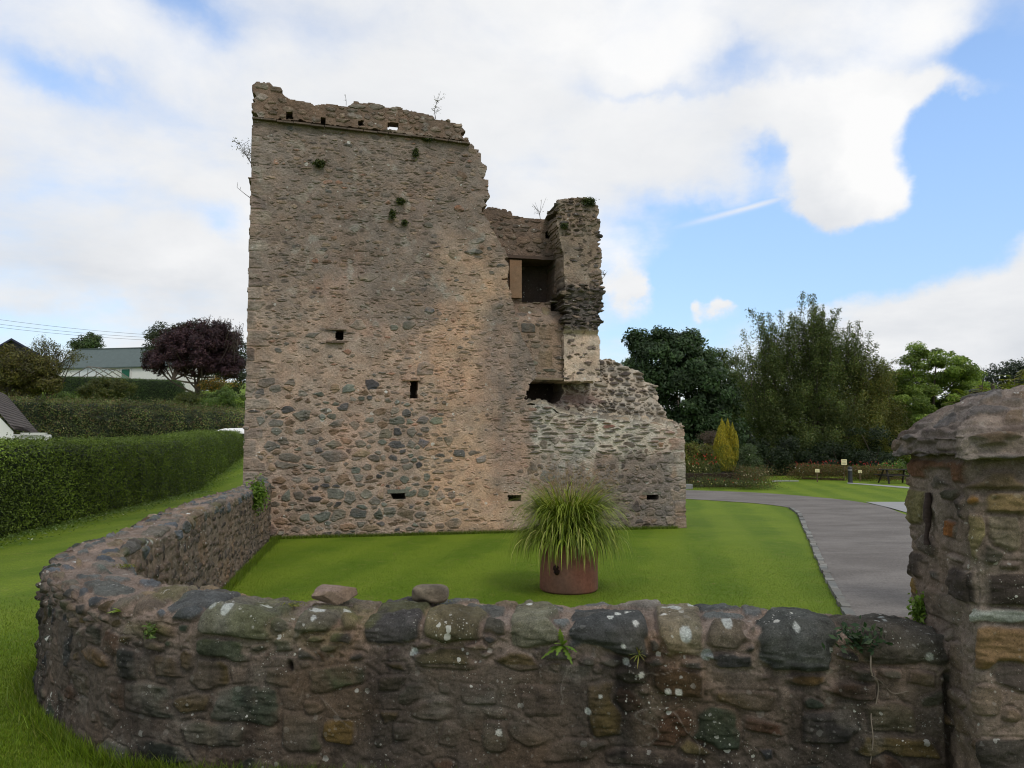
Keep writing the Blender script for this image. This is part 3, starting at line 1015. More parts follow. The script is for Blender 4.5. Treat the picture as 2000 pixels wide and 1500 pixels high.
    C = C * (1 - moss[..., None]) + np.array([0.10, 0.11, 0.02]) * moss[..., None]
    pl_d = (px_ - P_C[0]) * PDIR[0] + (py_ - P_C[1]) * PDIR[1] + P_W / 2
    gap = np.exp(-((pl_d + .022 + .012 * np.sin(12 * 0)) / .016) ** 2)[None] * sstep(tt0 - T_, .06, .12)
    H -= .08 * gap
    # small putlog hole
    s0, t0 = pm(562, 1302)
    hole = np.exp(-((S - s0) / 0.012) ** 2 - ((T_ - t0) / 0.02) ** 2)
    H -= 0.07 * hole; C *= (1 - 0.5 * hole[..., None])
    V = (P + N * H[..., None])
    mid = len(s) * 2 // 3
    root_loc = (float(px_[mid]), float(py_[mid]), 0.3)
    R_, C_ = S.shape
    o = mesh_obj('boundary_wall', V.reshape(-1, 3), grid_faces(R_, C_, flip=True), M_WALL, col=C.reshape(-1, 3), smooth=True)
    tag(o, 'low curved rubble wall with rough lichen spotted coping, sweeping across the foreground up to the tower', 'stone wall')
    return PxMap(V, N, S, T_), o


WALL_PM, WALL_OBJ = build_boundary_wall()


# ------------------------------------------------------------------ gate pillar on the right
PDIR = np.array([math.cos(math.radians(-8.3)), math.sin(math.radians(-8.3)), 0])      # along its front face, towards the right
PBACK = np.array([-PDIR[1], PDIR[0], 0])
P_W, P_D = 0.74, 0.66
P_C = np.array([1.776, 3.0, 0]) + PDIR * P_W / 2 + PBACK * P_D / 2


def rsq(th, hw, hd, rc):
    """rounded rectangle by arc length; returns xy and unit spacing"""
    pts = []
    for cx, cy, a0 in ((-hw + rc, -hd + rc, math.pi), (hw - rc, -hd + rc, 1.5 * math.pi), (hw - rc, hd - rc, 0), (-hw + rc, hd - rc, 0.5 * math.pi)):
        for k in range(7):
            a = a0 + k / 6 * math.pi / 2
            pts.append((cx + rc * math.cos(a), cy + rc * math.sin(a)))
    pts.append(pts[0])
    pts = np.array(pts)
    d = np.concatenate([[0], np.cumsum(np.hypot(*np.diff(pts, axis=0).T))])
    return pts, d


def build_pillar():
    root = empty('gate_pillar', (P_C[0], P_C[1], 0.35), 'square rubble gate pillar with a domed stone cap at the right end of the low wall', 'gate pillar')
    pts, d = rsq(0, P_W / 2, P_D / 2, 0.035)
    # perimeter starts at the left side's rear so the seam is hidden: roll by half the back face
    tot = d[-1]
    s_vis0 = 0.0
    sarr = np.concatenate([np.arange(0, P_W + 0.05, 0.0058), np.arange(P_W + 0.05, tot - P_D - 0.06, 0.03), np.arange(tot - P_D - 0.06, tot, 0.0058), [tot]])
    t = np.concatenate([np.arange(0.0, 0.55, 0.02), np.arange(0.55, 2.02, 0.0058)])
    S, T_ = np.meshgrid(sarr, t)
    x = np.interp(sarr, d, pts[:, 0]); y = np.interp(sarr, d, pts[:, 1])
    wob = 0.035 * fbm(S, T_, 0.8, 3, 6)
    wob = wob * sstep(np.minimum(S, tot - S), 0.0, 0.02) + 0
    # taper slightly outward at the foot
    k = 1 + 0.03 * (1 - sstep(T_, 0.3, 1.3))
    P = P_C + (x[None] * k)[..., None] * PDIR + (y[None] * k)[..., None] * PBACK + T_[..., None] * np.array([0, 0, 1.0])
    N = normals_of(P)
    c = np.array([P_C[0], P_C[1], 1.0])
    if np.sum((P[5, 20] - c) * N[5, 20]) < 0: N = -N
    F_ = Field(sarr, t, seed=21, warp=0.16, wscale=0.07)
    pm = PxMap(P, N, S, T_)
    lst = [(1950, 1207, 125, 36, (138, 140, 130), .014, .0), (1962, 1262, 118, 96, (118, 94, 66), .024, 0, 'block'), (1893, 1148, 34, 66, (62, 54, 48), .022, 0, 'rect'), (1918, 1148, 12, 62, (160, 100, 44), .012, 0, 'rect'),
           (1952, 930, 130, 50, (102, 88, 68), .018), (1906, 976, 36, 28, (138, 102, 52), .014), (1958, 982, 96, 36, (118, 102, 72), .014), (1912, 1052, 40, 92, (118, 108, 78), .014),
           (1856, 1032, 26, 30, (136, 88, 46), .014), (1960, 1105, 80, 12, (96, 84, 76), .018), (1962, 1478, 112, 74, (66, 62, 56), .022), (1790, 990, 30, 70, (112, 104, 70), .016),
           (1783, 1130, 20, 60, (120, 98, 58), .012), (1825, 1120, 60, 50, (84, 80, 74), .014), (1870, 1092, 30, 12, (140, 128, 116), .02), (1835, 935, 46, 40, (96, 88, 80), .012), (1862, 965, 40, 30, (90, 86, 72), .012),
           (1880, 920, 30, 40, (112, 82, 62), .012), (1840, 1180, 60, 50, (98, 88, 76), .014), (1930, 1370, 60, 60, (104, 92, 78), .014), (1960, 1040, 70, 70, (108, 100, 84), .012), (1866, 1275, 22, 50, (112, 98, 84), .02)]
    px_stones(F_, pm, lst, 1.0)
    pal = [(lin(104, 90, 74), 3), (lin(90, 84, 72), 3), (lin(122, 102, 74), 1.5), (lin(80, 72, 66), 2), (lin(112, 100, 88), 2)]
    scatter(F_, (0, tot), (0, 2.0), 0.13, pal, dens=0.55, wr=(0.7, 2.0), prot=(.006, .018), ang=.15)
    H, C = F_.solve(lin(118, 105, 94) * 1.0, joint=0.012, base_noise=0.020, cvar=0.36, soft=0.008)
    sn = sstep(fbm(S, T_ * 0.4, 0.4, 4, 92), 0.10, 0.32) * 0.55
    C = C * (1 - sn[..., None] * (1 - np.array([0.45, 0.44, 0.45])))
    smear = sstep(fbm(S, T_, 0.25, 4, 63), 0.06, 0.24) * 0.6 * (F_.id > 21)
    C = C * (1 - smear[..., None]) + (lin(118, 105, 94) * 1.0) * smear[..., None]
    H = H + wob
    seam = sstep(np.minimum(S, tot - S), 0, 0.03)
    H = H * 1.0
    H[:, -1] = H[:, 0]; C[:, -1] = C[:, 0]
    V = P + N * H[..., None]
    V[:, -1] = V[:, 0]
    mesh_obj('shaft', V.reshape(-1, 3), grid_faces(*S.shape, flip=False), M_PILLAR, root, C.reshape(-1, 3), True)
    pmv = PxMap(V, N, S, T_)
    # cap: bevelled slab with a low dome of set stones
    prof = [(-0.10, 1.945), (0.02, 1.935), (0.066, 1.942), (0.074, 1.96), (0.074, 2.038), (0.062, 2.052)]
    hw, hd = P_W / 2, P_D / 2
    half = min(hw, hd)
    for k in np.linspace(0.04, 1, 22):
        prof.append((0.065 - (half + 0.065) * k, 2.052 + 0.205 * (1 - (1 - k) ** 2.3)))
    prof = np.array(prof)
    dl = np.concatenate([[0], np.cumsum(np.hypot(*np.diff(prof, axis=0).T))])
    t = np.arange(0, dl[-1], 0.006)
    ang = np.arctan2(pts[:, 1], pts[:, 0])
    sarr = np.concatenate([np.arange(0, P_W + 0.05, 0.0062), np.arange(P_W + 0.05, tot - P_D - 0.06, 0.02), np.arange(tot - P_D - 0.06, tot, 0.0062), [tot]])
    x = np.interp(sarr, d, pts[:, 0]); y = np.interp(sarr, d, pts[:, 1])
    off = np.interp(t, dl, prof[:, 0]); zz = np.interp(t, dl, prof[:, 1])
    S, T_ = np.meshgrid(sarr, t)
    kx = (hw + off) / hw; ky = (hd + off) / hd
    kx = np.clip(kx, 0.02, None); ky = np.clip(ky, 0.001, None)
    k_in = np.clip(1 + off / half, 0, 1)                 # 1 at the rim, 0 at the apex
    kx = np.where(off < 0.06, (1 + 0.065 / hw) * np.clip((half + off) / (half + 0.065), 0, 1), kx)
    ky = np.where(off < 0.06, (1 + 0.065 / hd) * np.clip((half + off) / (half + 0.065), 0, 1), ky)
    kx[:int(0.17 / 0.006)] = ((hw + off) / hw)[:int(0.17 / 0.006)]; ky[:int(0.17 / 0.006)] = ((hd + off) / hd)[:int(0.17 / 0.006)]
    P = P_C + (x[None] * kx[:, None])[..., None] * PDIR + (y[None] * ky[:, None])[..., None] * PBACK + (zz[:, None] + 0 * S)[..., None] * np.array([0, 0, 1.0])
    N = normals_of(P)
    if N[len(t) // 2, 20, 2] < 0: N = -N
    F_ = Field(sarr, t, seed=33, warp=0.2, wscale=0.08)
    pm = PxMap(P, N, S, T_)
    lst = [(1945, 862, 125, 34, (104, 88, 72), .030), (1840, 870, 50, 26, (112, 98, 88), .012), (1905, 793, 120, 26, (96, 94, 94), .018, .2), (1880, 832, 44, 18, (100, 88, 84), .014), (1985, 812, 40, 28, (110, 96, 82), .018), (1842, 815, 90, 14, (120, 106, 98), .014, .3),
           (1968, 782, 60, 12, (104, 98, 92), .018), (1785, 880, 40, 30, (112, 104, 100), .01)]
    px_stones(F_, pm, lst, 0.9)
    pal = [(lin(112, 102, 96), 3), (lin(100, 96, 94), 3), (lin(124, 108, 92), 2)]
    scatter(F_, (0, tot), (0.1, dl[-1]), 0.12, pal, dens=0.5, wr=(1.2, 2.4), prot=(.006, .016), ang=.2)
    H, C = F_.solve(lin(128, 117, 108) * 0.92, joint=0.01, base_noise=0.019, cvar=0.36, soft=0.010)
    fade = sstep(k_in, 0.03, 0.2)[:, None]
    H = (H - 0.022) * fade
    H[:, -1] = H[:, 0]; C[:, -1] = C[:, 0]
    grey = sstep(fbm(S, T_, 0.25, 4, 17), 0.0, 0.25) * 0.4
    C = C * (1 - grey[..., None]) + lin(98, 92, 90) * 0.8 * grey[..., None]
    V = P + N * H[..., None]; V[:, -1] = V[:, 0]
    mesh_obj('cap', V.reshape(-1, 3), grid_faces(*S.shape), M_PILLAR, root, C.reshape(-1, 3), True)
    # rusted iron strap set in the pillar's left side
    M_RUST = plain_mat('rusted_iron', (0.035, 0.022, 0.018), 0.85, 0.4, 60, bump=0.6)
    a, n_ = pmv.at(1816, 966); b, _ = pmv.at(1812, 1062)
    mb = MB()
    pts_ = np.linspace(a, b, 9) + n_ * 0.012
    rg = np.random.default_rng(4)
    pts_ = pts_ + rg.normal(0, 0.002, pts_.shape)
    mb.tube(pts_, np.array([.011, .016, .017, .018, .017, .012, .010, .010, .014]), 8)
    mb.build('iron_strap', M_RUST, root, True)
    return pmv


PILLAR_PM = build_pillar()
# ------------------------------------------------------------------ ruined tower house
M_DARK = stone_mat('inner_masonry', bump=0.6, dist=0.02, grain=24, var=0.5)
TOWER = empty('ruined_tower', TP(5.0, 0.8, 0.0), 'tall ruined stone tower with broken stepped right side and small slit windows', 'castle ruin')


def panel(name, outline, holes, spacing, thick, layout, w0=0.0, wfun=None, seed=0, back=True, mat=None, hole_depth=0.55, iters=1, edge_keep=True,
          parent=None, joint=0.012, base_noise=0.016, back_rings=(0.12, 0.3, 0.6), soft=0.012, bump_edge=0.03, through=()):
    """rubble wall face from an outline traced on its own plane; extruded back to real thickness"""
    w0f = w0
    poly = [TU(x, y, w0) for x, y in outline]
    if wfun is not None:
        for _ in range(4):
            poly = [TU(x, y, wfun(*p)) for (x, y), p in zip(outline, poly)]
    pa = np.array(poly)
    s = np.arange(pa[:, 0].min() - 0.12, pa[:, 0].max() + 0.14, spacing)
    t = np.arange(max(-0.1, pa[:, 1].min() - 0.1), pa[:, 1].max() + 0.14, spacing)
    F_ = Field(s, t, seed=seed, warp=0.18, wscale=0.09)
    S, T_ = F_.S, F_.T

    def tu(x, y):
        if wfun is None: return TU(x, y, w0)
        p = TU(x, y, w0)
        for _ in range(4): p = TU(x, y, wfun(*p))
        return p
    mc, post = layout(F_, tu)
    H, C = F_.solve(mc, joint=joint, base_noise=base_noise, cvar=0.30, soft=soft)
    if post is not None:
        H, C = post(F_, H, C, tu)
    gr = C.mean(-1, keepdims=True)
    C = C * .86 + gr * .14
    C = C * np.array([1.14, 1.12, 1.11])
    W = np.full(S.shape, float(w0)) if wfun is None else wfun(S, T_)
    # keep whole stones at the broken edges
    jx = S + 0.035 * fbm(S, T_, 0.10, 3, seed + 50); jy = T_ + 0.035 * fbm(S, T_, 0.10, 3, seed + 60)
    ins = in_poly(jx, jy, poly)
    if edge_keep and F_.stones:
        cen = np.array([q[:2] for q in F_.stones])
        cin = in_poly(cen[:, 0], cen[:, 1], poly)
        own = (F_.id >= 0) & (F_.E1 > 0.0)
        small = np.array([q[2] * q[3] for q in F_.stones]) < 0.06
        small = np.array([max(q[2], q[3]) < 0.22 for q in F_.stones])
        keep = cin[np.maximum(F_.id, 0)]
        ins = np.where(own & small[np.maximum(F_.id, 0)], keep & in_poly(S, T_, [(a * 1.0, b) for a, b in poly]) | (keep & own), ins)
    ins &= T_ > -0.09
    hm = np.zeros(S.shape, bool)
    for h in holes:
        hp = [tu(x, y) for x, y in h]
        hm |= in_poly(S + 0.012 * F_.W2 * 2, T_ + 0.012 * F_.W2, hp)
    for h in through:
        hp = [tu(x, y) for x, y in h]
        hm |= in_poly(S, T_, hp)
    vin = ins & ~hm
    qm = vin[:-1, :-1] & vin[:-1, 1:] & vin[1:, 1:] & vin[1:, :-1]
    P = TP(S, W - H, T_)
    R_, C_ = S.shape
    ii = np.arange(R_ * C_).reshape(R_, C_)
    front = np.stack([ii[:-1, :-1], ii[:-1, 1:], ii[1:, 1:], ii[1:, :-1]], -1)[qm]
    V = P.reshape(-1, 3); col = C.reshape(-1, 3)
    # boundary edges (oriented as in their quad)
    q = np.pad(qm, 1)
    c_ = q[1:-1, 1:-1]
    ed = []
    for cond, a, b in ((c_ & ~q[:-2, 1:-1], ii[:-1, :-1], ii[:-1, 1:]), (c_ & ~q[1:-1, 2:], ii[:-1, 1:], ii[1:, 1:]),
                       (c_ & ~q[2:, 1:-1], ii[1:, 1:], ii[1:, :-1]), (c_ & ~q[1:-1, :-2], ii[1:, :-1], ii[:-1, :-1])):
        ed.append(np.stack([a[cond], b[cond]], 1))
    ed = np.concatenate(ed)
    ub = np.unique(ed)
    faces = [front]
    Vs, Cs = [V], [col]
    prev = ub.copy(); n0 = len(V)
    inhole = np.zeros(R_ * C_, bool)
    if len(holes):
        g = hm.copy()
        for _ in range(2):
            gp = np.pad(g, 1)
            g = gp[1:-1, 1:-1] | gp[:-2, 1:-1] | gp[2:, 1:-1] | gp[1:-1, :-2] | gp[1:-1, 2:] | gp[:-2, :-2] | gp[2:, 2:] | gp[:-2, 2:] | gp[2:, :-2]
        inhole = g.ravel()
    Sf, Tf, Wf = S.ravel()[ub], T_.ravel()[ub], W.ravel()[ub]
    ih = inhole[ub]
    lut = np.zeros(R_ * C_, int)
    last = {int(a): int(a) for a in ()}
    cur = ub.copy()
    lutp = np.arange(R_ * C_)
    for k, dd in enumerate(list(back_rings) + [1.0]):
        dep = np.where(ih, hole_depth, thick) * dd if dd < 1 else np.where(ih, hole_depth, thick)
        am = np.where(ih, 0.006, bump_edge) * (1 if dd < 1 else 0.3)
        nu = am * 2 * fbm(Sf * 1.0 + k * 3.3, Tf + dep * 2, 0.16, 2, seed + 5 + k); nz = am * 2 * fbm(Tf + k * 5.1, Sf + dep * 2, 0.14, 2, seed + 9 + k)
        Pn = TP(Sf + nu, Wf + dep, Tf + nz)
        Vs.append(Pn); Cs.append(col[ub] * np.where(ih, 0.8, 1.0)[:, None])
        new = n0 + np.arange(len(ub))
        nl = lutp.copy(); nl[ub] = new
        faces.append(np.stack([lutp[ed[:, 1]], lutp[ed[:, 0]], nl[ed[:, 0]], nl[ed[:, 1]]], 1))
        lutp = nl; n0 += len(ub)
    V = np.concatenate(Vs); col = np.concatenate(Cs)
    fl = [np.concatenate(faces)]
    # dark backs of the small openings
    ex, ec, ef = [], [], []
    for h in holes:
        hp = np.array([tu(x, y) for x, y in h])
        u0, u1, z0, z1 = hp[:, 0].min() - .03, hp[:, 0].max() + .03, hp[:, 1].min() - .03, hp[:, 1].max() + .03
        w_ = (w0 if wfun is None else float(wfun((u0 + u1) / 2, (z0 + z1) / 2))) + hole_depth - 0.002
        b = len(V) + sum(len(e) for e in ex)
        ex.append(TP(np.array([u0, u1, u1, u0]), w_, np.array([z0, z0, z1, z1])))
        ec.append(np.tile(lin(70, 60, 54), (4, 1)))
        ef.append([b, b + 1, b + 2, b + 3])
    if ex:
        V = np.concatenate([V] + ex); col = np.concatenate([col] + ec); fl.append(np.array(ef))
    if back:
        # plain rear face, coarse
        cs = 0.15
        s2 = np.arange(s[0], s[-1], cs); t2 = np.arange(t[0], t[-1], cs)
        S2, T2 = np.meshgrid(s2, t2)
        i2 = in_poly(S2 + cs / 2, T2 + cs / 2, poly)[:-1, :-1] & in_poly(S2, T2, poly)[:-1, :-1] & in_poly(S2 + cs, T2 + cs, poly)[:-1, :-1]
        W2 = np.full(S2.shape, float(w0)) if wfun is None else wfun(S2, T2)
        b = len(V)
        V = np.concatenate([V, TP(S2, W2 + thick - 0.01, T2).reshape(-1, 3)])
        col = np.concatenate([col, np.tile(lin(110, 96, 84), (S2.size, 1))])
        fl.append(grid_faces(*S2.shape, mask=i2, flip=True) + b)
    V, fl, col = compact(V, fl, col)
    o = mesh_obj(name, V, fl, mat or M_TOWER, parent if parent is not None else TOWER, col, smooth=False)
    return o, F_


def R4(x0, y0, x1, y1):
    return [(x0, y0), (x1, y0), (x1, y1), (x0, y1)]


K = 0.95
c_grey, c_green, c_dark, c_brown, c_tan, c_red = [lin(*c) * K for c in ((112, 106, 96), (98, 102, 92), (74, 74, 74), (110, 90, 70), (134, 112, 88), (128, 88, 68))]
FRONT = [(493, 231), (918, 277), (926, 284), (935, 291), (941, 300), (939, 314), (953, 325), (951, 333), (947, 345), (956, 352), (952, 366), (957, 380), (955, 390), (945, 393), (952, 402), (941, 408), (945, 420),
         (955, 430), (964, 452), (975, 470), (986, 486), (992, 500), (996, 520), (990, 545), (1000, 575), (1004, 600), (1012, 640), (1030, 675), (1042, 700), (1050, 735), (1036, 750), (1031, 770), (1030, 790), (1060, 788), (1078, 793), (1085, 803),
         (1130, 812), (1200, 820), (1262, 826), (1290, 830), (1337, 832), (1339, 920), (1341, 1045), (476, 1065), (473, 950), (478, 780), (484, 560), (490, 300)]


def lay_front(F_, tu):
    rg = F_.rng
    # dressed corner blocks, left and lower right
    def quoin(u_edge, z0, z1, sgn, cols):
        z = z0; k = 0
        while z < z1:
            h = rg.uniform(.24, .42)
            L = (0.26 if k % 2 else 0.46) + rg.uniform(-.05, .1)
            c = cols[rg.integers(len(cols))] * rg.uniform(.85, 1.12)
            ue = u_edge(z + h / 2)
            F_.stone(ue + sgn * (L / 2 - 0.30), z + h / 2, L / 2 + 0.30, h / 2 * 0.97, c, rg.uniform(.010, .022), 0, 'rect', bev=0.02, tilt=(0.02, 0.02))
            z += h; k += 1
    le = np.array([tu(476, 950), tu(478, 780), tu(484, 560), tu(490, 300), tu(493, 231)])
    quoin(lambda z: np.interp(z, le[:, 1], le[:, 0]), 0.0, le[-1, 1], 1, [lin(138, 122, 108) * .9, lin(124, 112, 100) * .9, lin(140, 128, 114) * .9, lin(116, 104, 96) * .9])
    re_ = tu(1339, 920)[0]
    quoin(lambda z: re_, -0.05, tu(1337, 834)[1] - 0.05, -1, [lin(126, 108, 92), lin(138, 118, 100), lin(116, 100, 88)])
    # named large stones
    big = [(831, 720, 40, 26, (112, 108, 98)), (727, 751, 28, 24, (72, 72, 76)), (776, 821, 40, 20, (94, 94, 84)), (755, 846, 34, 20, (110, 102, 86)), (655, 890, 44, 26, (100, 92, 84)), (565, 895, 40, 22, (104, 98, 88)),
           (653, 867, 30, 18, (98, 96, 84)), (705, 886, 34, 18, (128, 112, 84)), (731, 893, 26, 16, (94, 88, 80)), (826, 865, 22, 18, (84, 84, 90)), (878, 858, 20, 24, (92, 92, 78)), (897, 885, 22, 18, (104, 102, 98)),
           (655, 964, 36, 24, (104, 102, 92)), (683, 970, 24, 24, (112, 108, 98)), (716, 966, 28, 18, (120, 116, 102)), (700, 1003, 38, 22, (84, 84, 80)), (660, 1005, 34, 22, (108, 104, 92)), (760, 1000, 28, 22, (104, 102, 92)),
           (793, 1000, 38, 22, (112, 98, 80)), (724, 1030, 44, 18, (128, 108, 84)), (680, 1030, 36, 16, (130, 104, 80)), (885, 1022, 36, 22, (108, 102, 92)), (826, 962, 30, 20, (104, 104, 92)), (732, 978, 24, 18, (112, 106, 96)),
           (540, 826, 28, 16, (98, 96, 90)), (532, 872, 36, 20, (100, 102, 98)), (557, 906, 44, 18, (104, 98, 88)), (520, 748, 32, 20, (104, 96, 86)), (592, 810, 30, 20, (98, 98, 88)), (646, 812, 22, 14, (104, 104, 92)),
           (575, 1010, 30, 18, (112, 98, 82)), (530, 1035, 28, 22, (92, 82, 78)), (940, 898, 30, 14, (118, 114, 108)), (1040, 915, 24, 24, (104, 90, 76)), (1070, 930, 30, 30, (96, 94, 90)), (1000, 965, 2, 2, (90, 90, 90)),
           (853, 822, 26, 16, (112, 118, 98)), (718, 540, 34, 18, (134, 124, 108)), (885, 495, 22, 26, (118, 108, 84)), (925, 491, 36, 12, (84, 82, 76)), (905, 310, 20, 12, (88, 76, 70)), (902, 345, 24, 20, (108, 90, 74)), (896, 408, 24, 16, (128, 92, 70)),
           (838, 440, 20, 12, (96, 92, 82)), (934, 470, 32, 14, (98, 98, 88)), (970, 598, 22, 14, (146, 136, 116)), (840, 605, 24, 14, (86, 90, 92)), (799, 634, 26, 18, (98, 98, 86)), (770, 640, 18, 14, (104, 104, 92)),
           (700, 634, 28, 20, (132, 124, 112)), (608, 655, 20, 12, (104, 100, 92)), (1085, 860, 26, 16, (92, 86, 74)), (1120, 852, 30, 12, (86, 80, 70)), (1155, 868, 24, 18, (84, 86, 84)), (1223, 852, 40, 10, (82, 80, 70)), (1190, 833, 30, 10, (110, 78, 66)),
           (1062, 868, 20, 20, (100, 90, 74)), (1290, 868, 18, 14, (130, 96, 64)), (1230, 868, 26, 14, (96, 84, 70)), (1243, 992, 24, 18, (82, 74, 70)), (1190, 992, 26, 18, (90, 80, 74)), (1270, 1000, 30, 20, (110, 98, 88)), (1310, 1015, 30, 22, (138, 122, 104))]
    for x, y, w, h, c in big:
        u, z = tu(x, y)
        k = 17.3 / 1500
        F_.stone(u, z, w / 2 * k * 1.1, h / 2 * k * 1.12, lin(*c) * 0.95, rg.uniform(.015, .03), rg.normal(0, .1))
    pxs = lambda u, z: project(TP(u, 0, z))
    zB = lambda u: 2.3 + 0.28 * max(0, 3.5 - u)           # top of the well pointed lower zone

    def reg(u, z):
        x, y, _ = pxs(np.array(u), np.array(z))
        return float(x), float(y)

    def low(u, z):
        x, y = reg(u, z)
        a = 0.92 if (y > 735 + (x - 500) * 0.12) and x < 900 - 60 * (y < 950) else 0.0
        if y > 975 and x < 905: a = 0.95
        return a
    pal_low = [(c_green, 4), (c_grey, 3), (c_dark, 2.0), (c_brown, 3), (c_tan, 1.5)]
    scatter(F_, (0, 9.2), (0, 5.2), 0.205, pal_low, wr=(.9, 1.8), prot=(.012, .034), accept=low, ang=.12, hr=(.62, 1.0))

    def right_low(u, z):
        x, y = reg(u, z)
        return 0.93 if x > 1045 and y > 880 else 0.0
    pal_rl = [(lin(100, 90, 82), 4), (lin(84, 78, 74), 3), (lin(112, 102, 94), 3), (lin(96, 84, 72), 2)]
    scatter(F_, (4, 10.5), (0, 2.6), 0.20, pal_rl, wr=(.9, 1.7), prot=(.012, .032), accept=right_low, ang=.15)

    def slabs(u, z):
        x, y = reg(u, z)
        return 0.95 if x > 1030 and y < 885 and y > 780 else 0.0
    pal_sl = [(lin(98, 94, 84), 4), (lin(82, 78, 70), 3), (lin(116, 110, 98), 2), (lin(100, 76, 64), 1), (lin(84, 88, 84), 1)]
    scatter(F_, (5, 10.5), (1.5, 3.5), 0.095, pal_sl, wr=(1.8, 5.6), prot=(.025, .065), accept=slabs, ang=.05, hr=(.7, 1.0))

    def upper(u, z):
        x, y = reg(u, z)
        return (0.15 + 0.75 * float(sstep(fbm(np.array(u), np.array(z), 1.1, 3, 91), -.15, .15))) if (y < 640 + (x - 500) * 0.10 and x < 1100 and not (x > 860 and y > 430)) else 0.0
    pal_up = [(lin(118, 104, 90), 4), (lin(104, 94, 84), 3), (lin(128, 110, 92), 2), (lin(92, 84, 78), 1.5)]
    scatter(F_, (0, 7), (4, 12), 0.125, pal_up, wr=(1.0, 2.6), prot=(.003, .015), accept=upper, ang=.14, hr=(.45, .95))

    def rest(u, z):
        x, y = reg(u, z)
        if x > 1030 and y > 780: return 0.2
        return (0.10 + 0.6 * float(sstep(fbm(np.array(u), np.array(z), .9, 3, 95), -.15, .15)))
    pal_re = [(lin(124, 108, 90), 3), (lin(104, 96, 84), 3), (lin(112, 92, 74), 2), (lin(90, 88, 82), 1.5), (lin(132, 98, 78), 1)]
    scatter(F_, (0, 10.4), (0, 12), 0.125, pal_re, wr=(.9, 2.4), prot=(.006, .020), accept=rest, ang=.12, hr=(.5, .95))
    # slivers packed between
    scatter(F_, (0, 10.4), (0, 12), 0.055, pal_re, dens=0.20, wr=(1.5, 4.0), prot=(.008, .020), ang=.16, keep=-0.02)
    # mortar by region: grey brown harl above, warm tan below, orange in the middle strip
    X_, Y_, _ = project(TP(F_.S, 0 * F_.S, F_.T))
    n = fbm(F_.S, F_.T, 1.3, 4, 31)
    up = 1 - sstep(Y_ + n * 240, 520, 700)
    strip = sstep(X_ + n * 120, 800, 870) * (1 - sstep(X_ + n * 100, 960, 1040)) * sstep(Y_, 430, 560)
    rl = sstep(X_ + n * 80, 1030, 1090) * sstep(Y_, 780, 860)
    m0, m1, m2, m3 = lin(158, 137, 120) * .93, lin(130, 116, 105) * .88, lin(172, 143, 116) * .95, lin(122, 111, 102) * .90
    mc = m0 * (1 - up[..., None]) + m1 * up[..., None]
    mc = mc * (1 - strip[..., None]) + m2 * strip[..., None]
    mc = mc * (1 - rl[..., None]) + m3 * rl[..., None]

    def post(F_, H, C, tu):
        # thin mortar smeared over stones of the upper wall
        sm = sstep(fbm(F_.S, F_.T, 0.3, 4, 3), -0.12, 0.22) * np.clip(up * 0.62 + strip * 0.5 + 0.05, 0, 1)
        C = C * (1 - sm[..., None]) + mc * sm[..., None]
        H = H * (1 - 0.35 * sm)
        # grey drip below the broken shoulder, broad grey band matching the darker recessed wall
        drip = np.exp(-((X_ - 985 - 20 * n) / 34) ** 2) * sstep(Y_, 560, 640) * (1 - sstep(Y_, 880, 1000)) + 1.0 * sstep(X_ + 60 * n, 930, 975) * sstep(Y_, 400, 440) * (1 - sstep(Y_ + 60 * n, 690, 780))
        drip = np.clip(drip * (0.9 + 1.4 * fbm(F_.S, F_.T * 0.4, 0.3, 4, 9)), 0, 1) * 0.8
        C = C * (1 - drip[..., None]) + lin(100, 90, 82)[None, None] * (0.55 + 0.6 * C.mean(-1, keepdims=True) / 0.2) * drip[..., None]
        # lime runs on the low wall
        lime = sstep(X_, 1045, 1080) * np.exp(-((Y_ - 905) / 48) ** 2) * sstep(fbm(F_.S, F_.T * 0.25, 0.32, 4, 19), 0.0, 0.24) * 0.8
        C = C * (1 - lime[..., None]) + lin(176, 170, 156) * .9 * lime[..., None]
        sl = sstep(X_, 1030, 1050) * (1 - sstep(Y_, 870, 900)) * sstep(Y_, 770, 790) * (1 - F_.mask)
        C = C * (1 - sl[..., None]) + lin(190, 184, 168) * .9 * sl[..., None]
        # pinkish burnt patches and pale left margin
        bt = sstep(fbm(F_.S, F_.T, 0.9, 4, 29), 0.16, 0.34) * 0.45
        C = C * (1 + bt[..., None] * np.array([0.14, -0.03, -0.08]))
        gl = (1 - sstep(X_, 500, 560)) * sstep(fbm(F_.S, F_.T, 0.6, 3, 43), -0.1, 0.2) * 0.35
        C = C * (1 - gl[..., None]) + lin(140, 128, 118)[None, None] * gl[..., None]
        foot = (1 - sstep(F_.T, 0.0, 0.25)) * sstep(fbm(F_.S, F_.T, 0.4, 3, 48), -0.15, 0.2) * 0.4
        C = C * (1 - foot[..., None]) + np.array([.09, .09, .05]) * foot[..., None]
        # general unevenness of the old face
        H = H + 0.03 * fbm(F_.S, F_.T, 1.6, 3, 66)
        # eroded cracks
        er = sstep(fbm(F_.S * 0.55, F_.T * 1.6, 0.16, 4, 73), 0.22, 0.36)
        H = H - 0.022 * er; C = C * (1 - 0.15 * er[..., None])
        lw = sstep(fbm(F_.S, F_.T, 0.3, 3, 83), 0.22, 0.36) * np.clip(up + 0.3, 0, 1) * 0.4
        gy = sstep(fbm(F_.S, F_.T * .6, 1.4, 4, 84), 0.02, 0.25) * .35
        C = C * (1 - gy[..., None]) + lin(112, 106, 100)[None, None] * gy[..., None]
        pk = sstep(fbm(F_.S, F_.T, 1.1, 4, 87), 0.08, 0.3) * (1 - up) * .5
        C = C * (1 - pk[..., None] * .5) + lin(184, 146, 122)[None, None] * pk[..., None] * .5
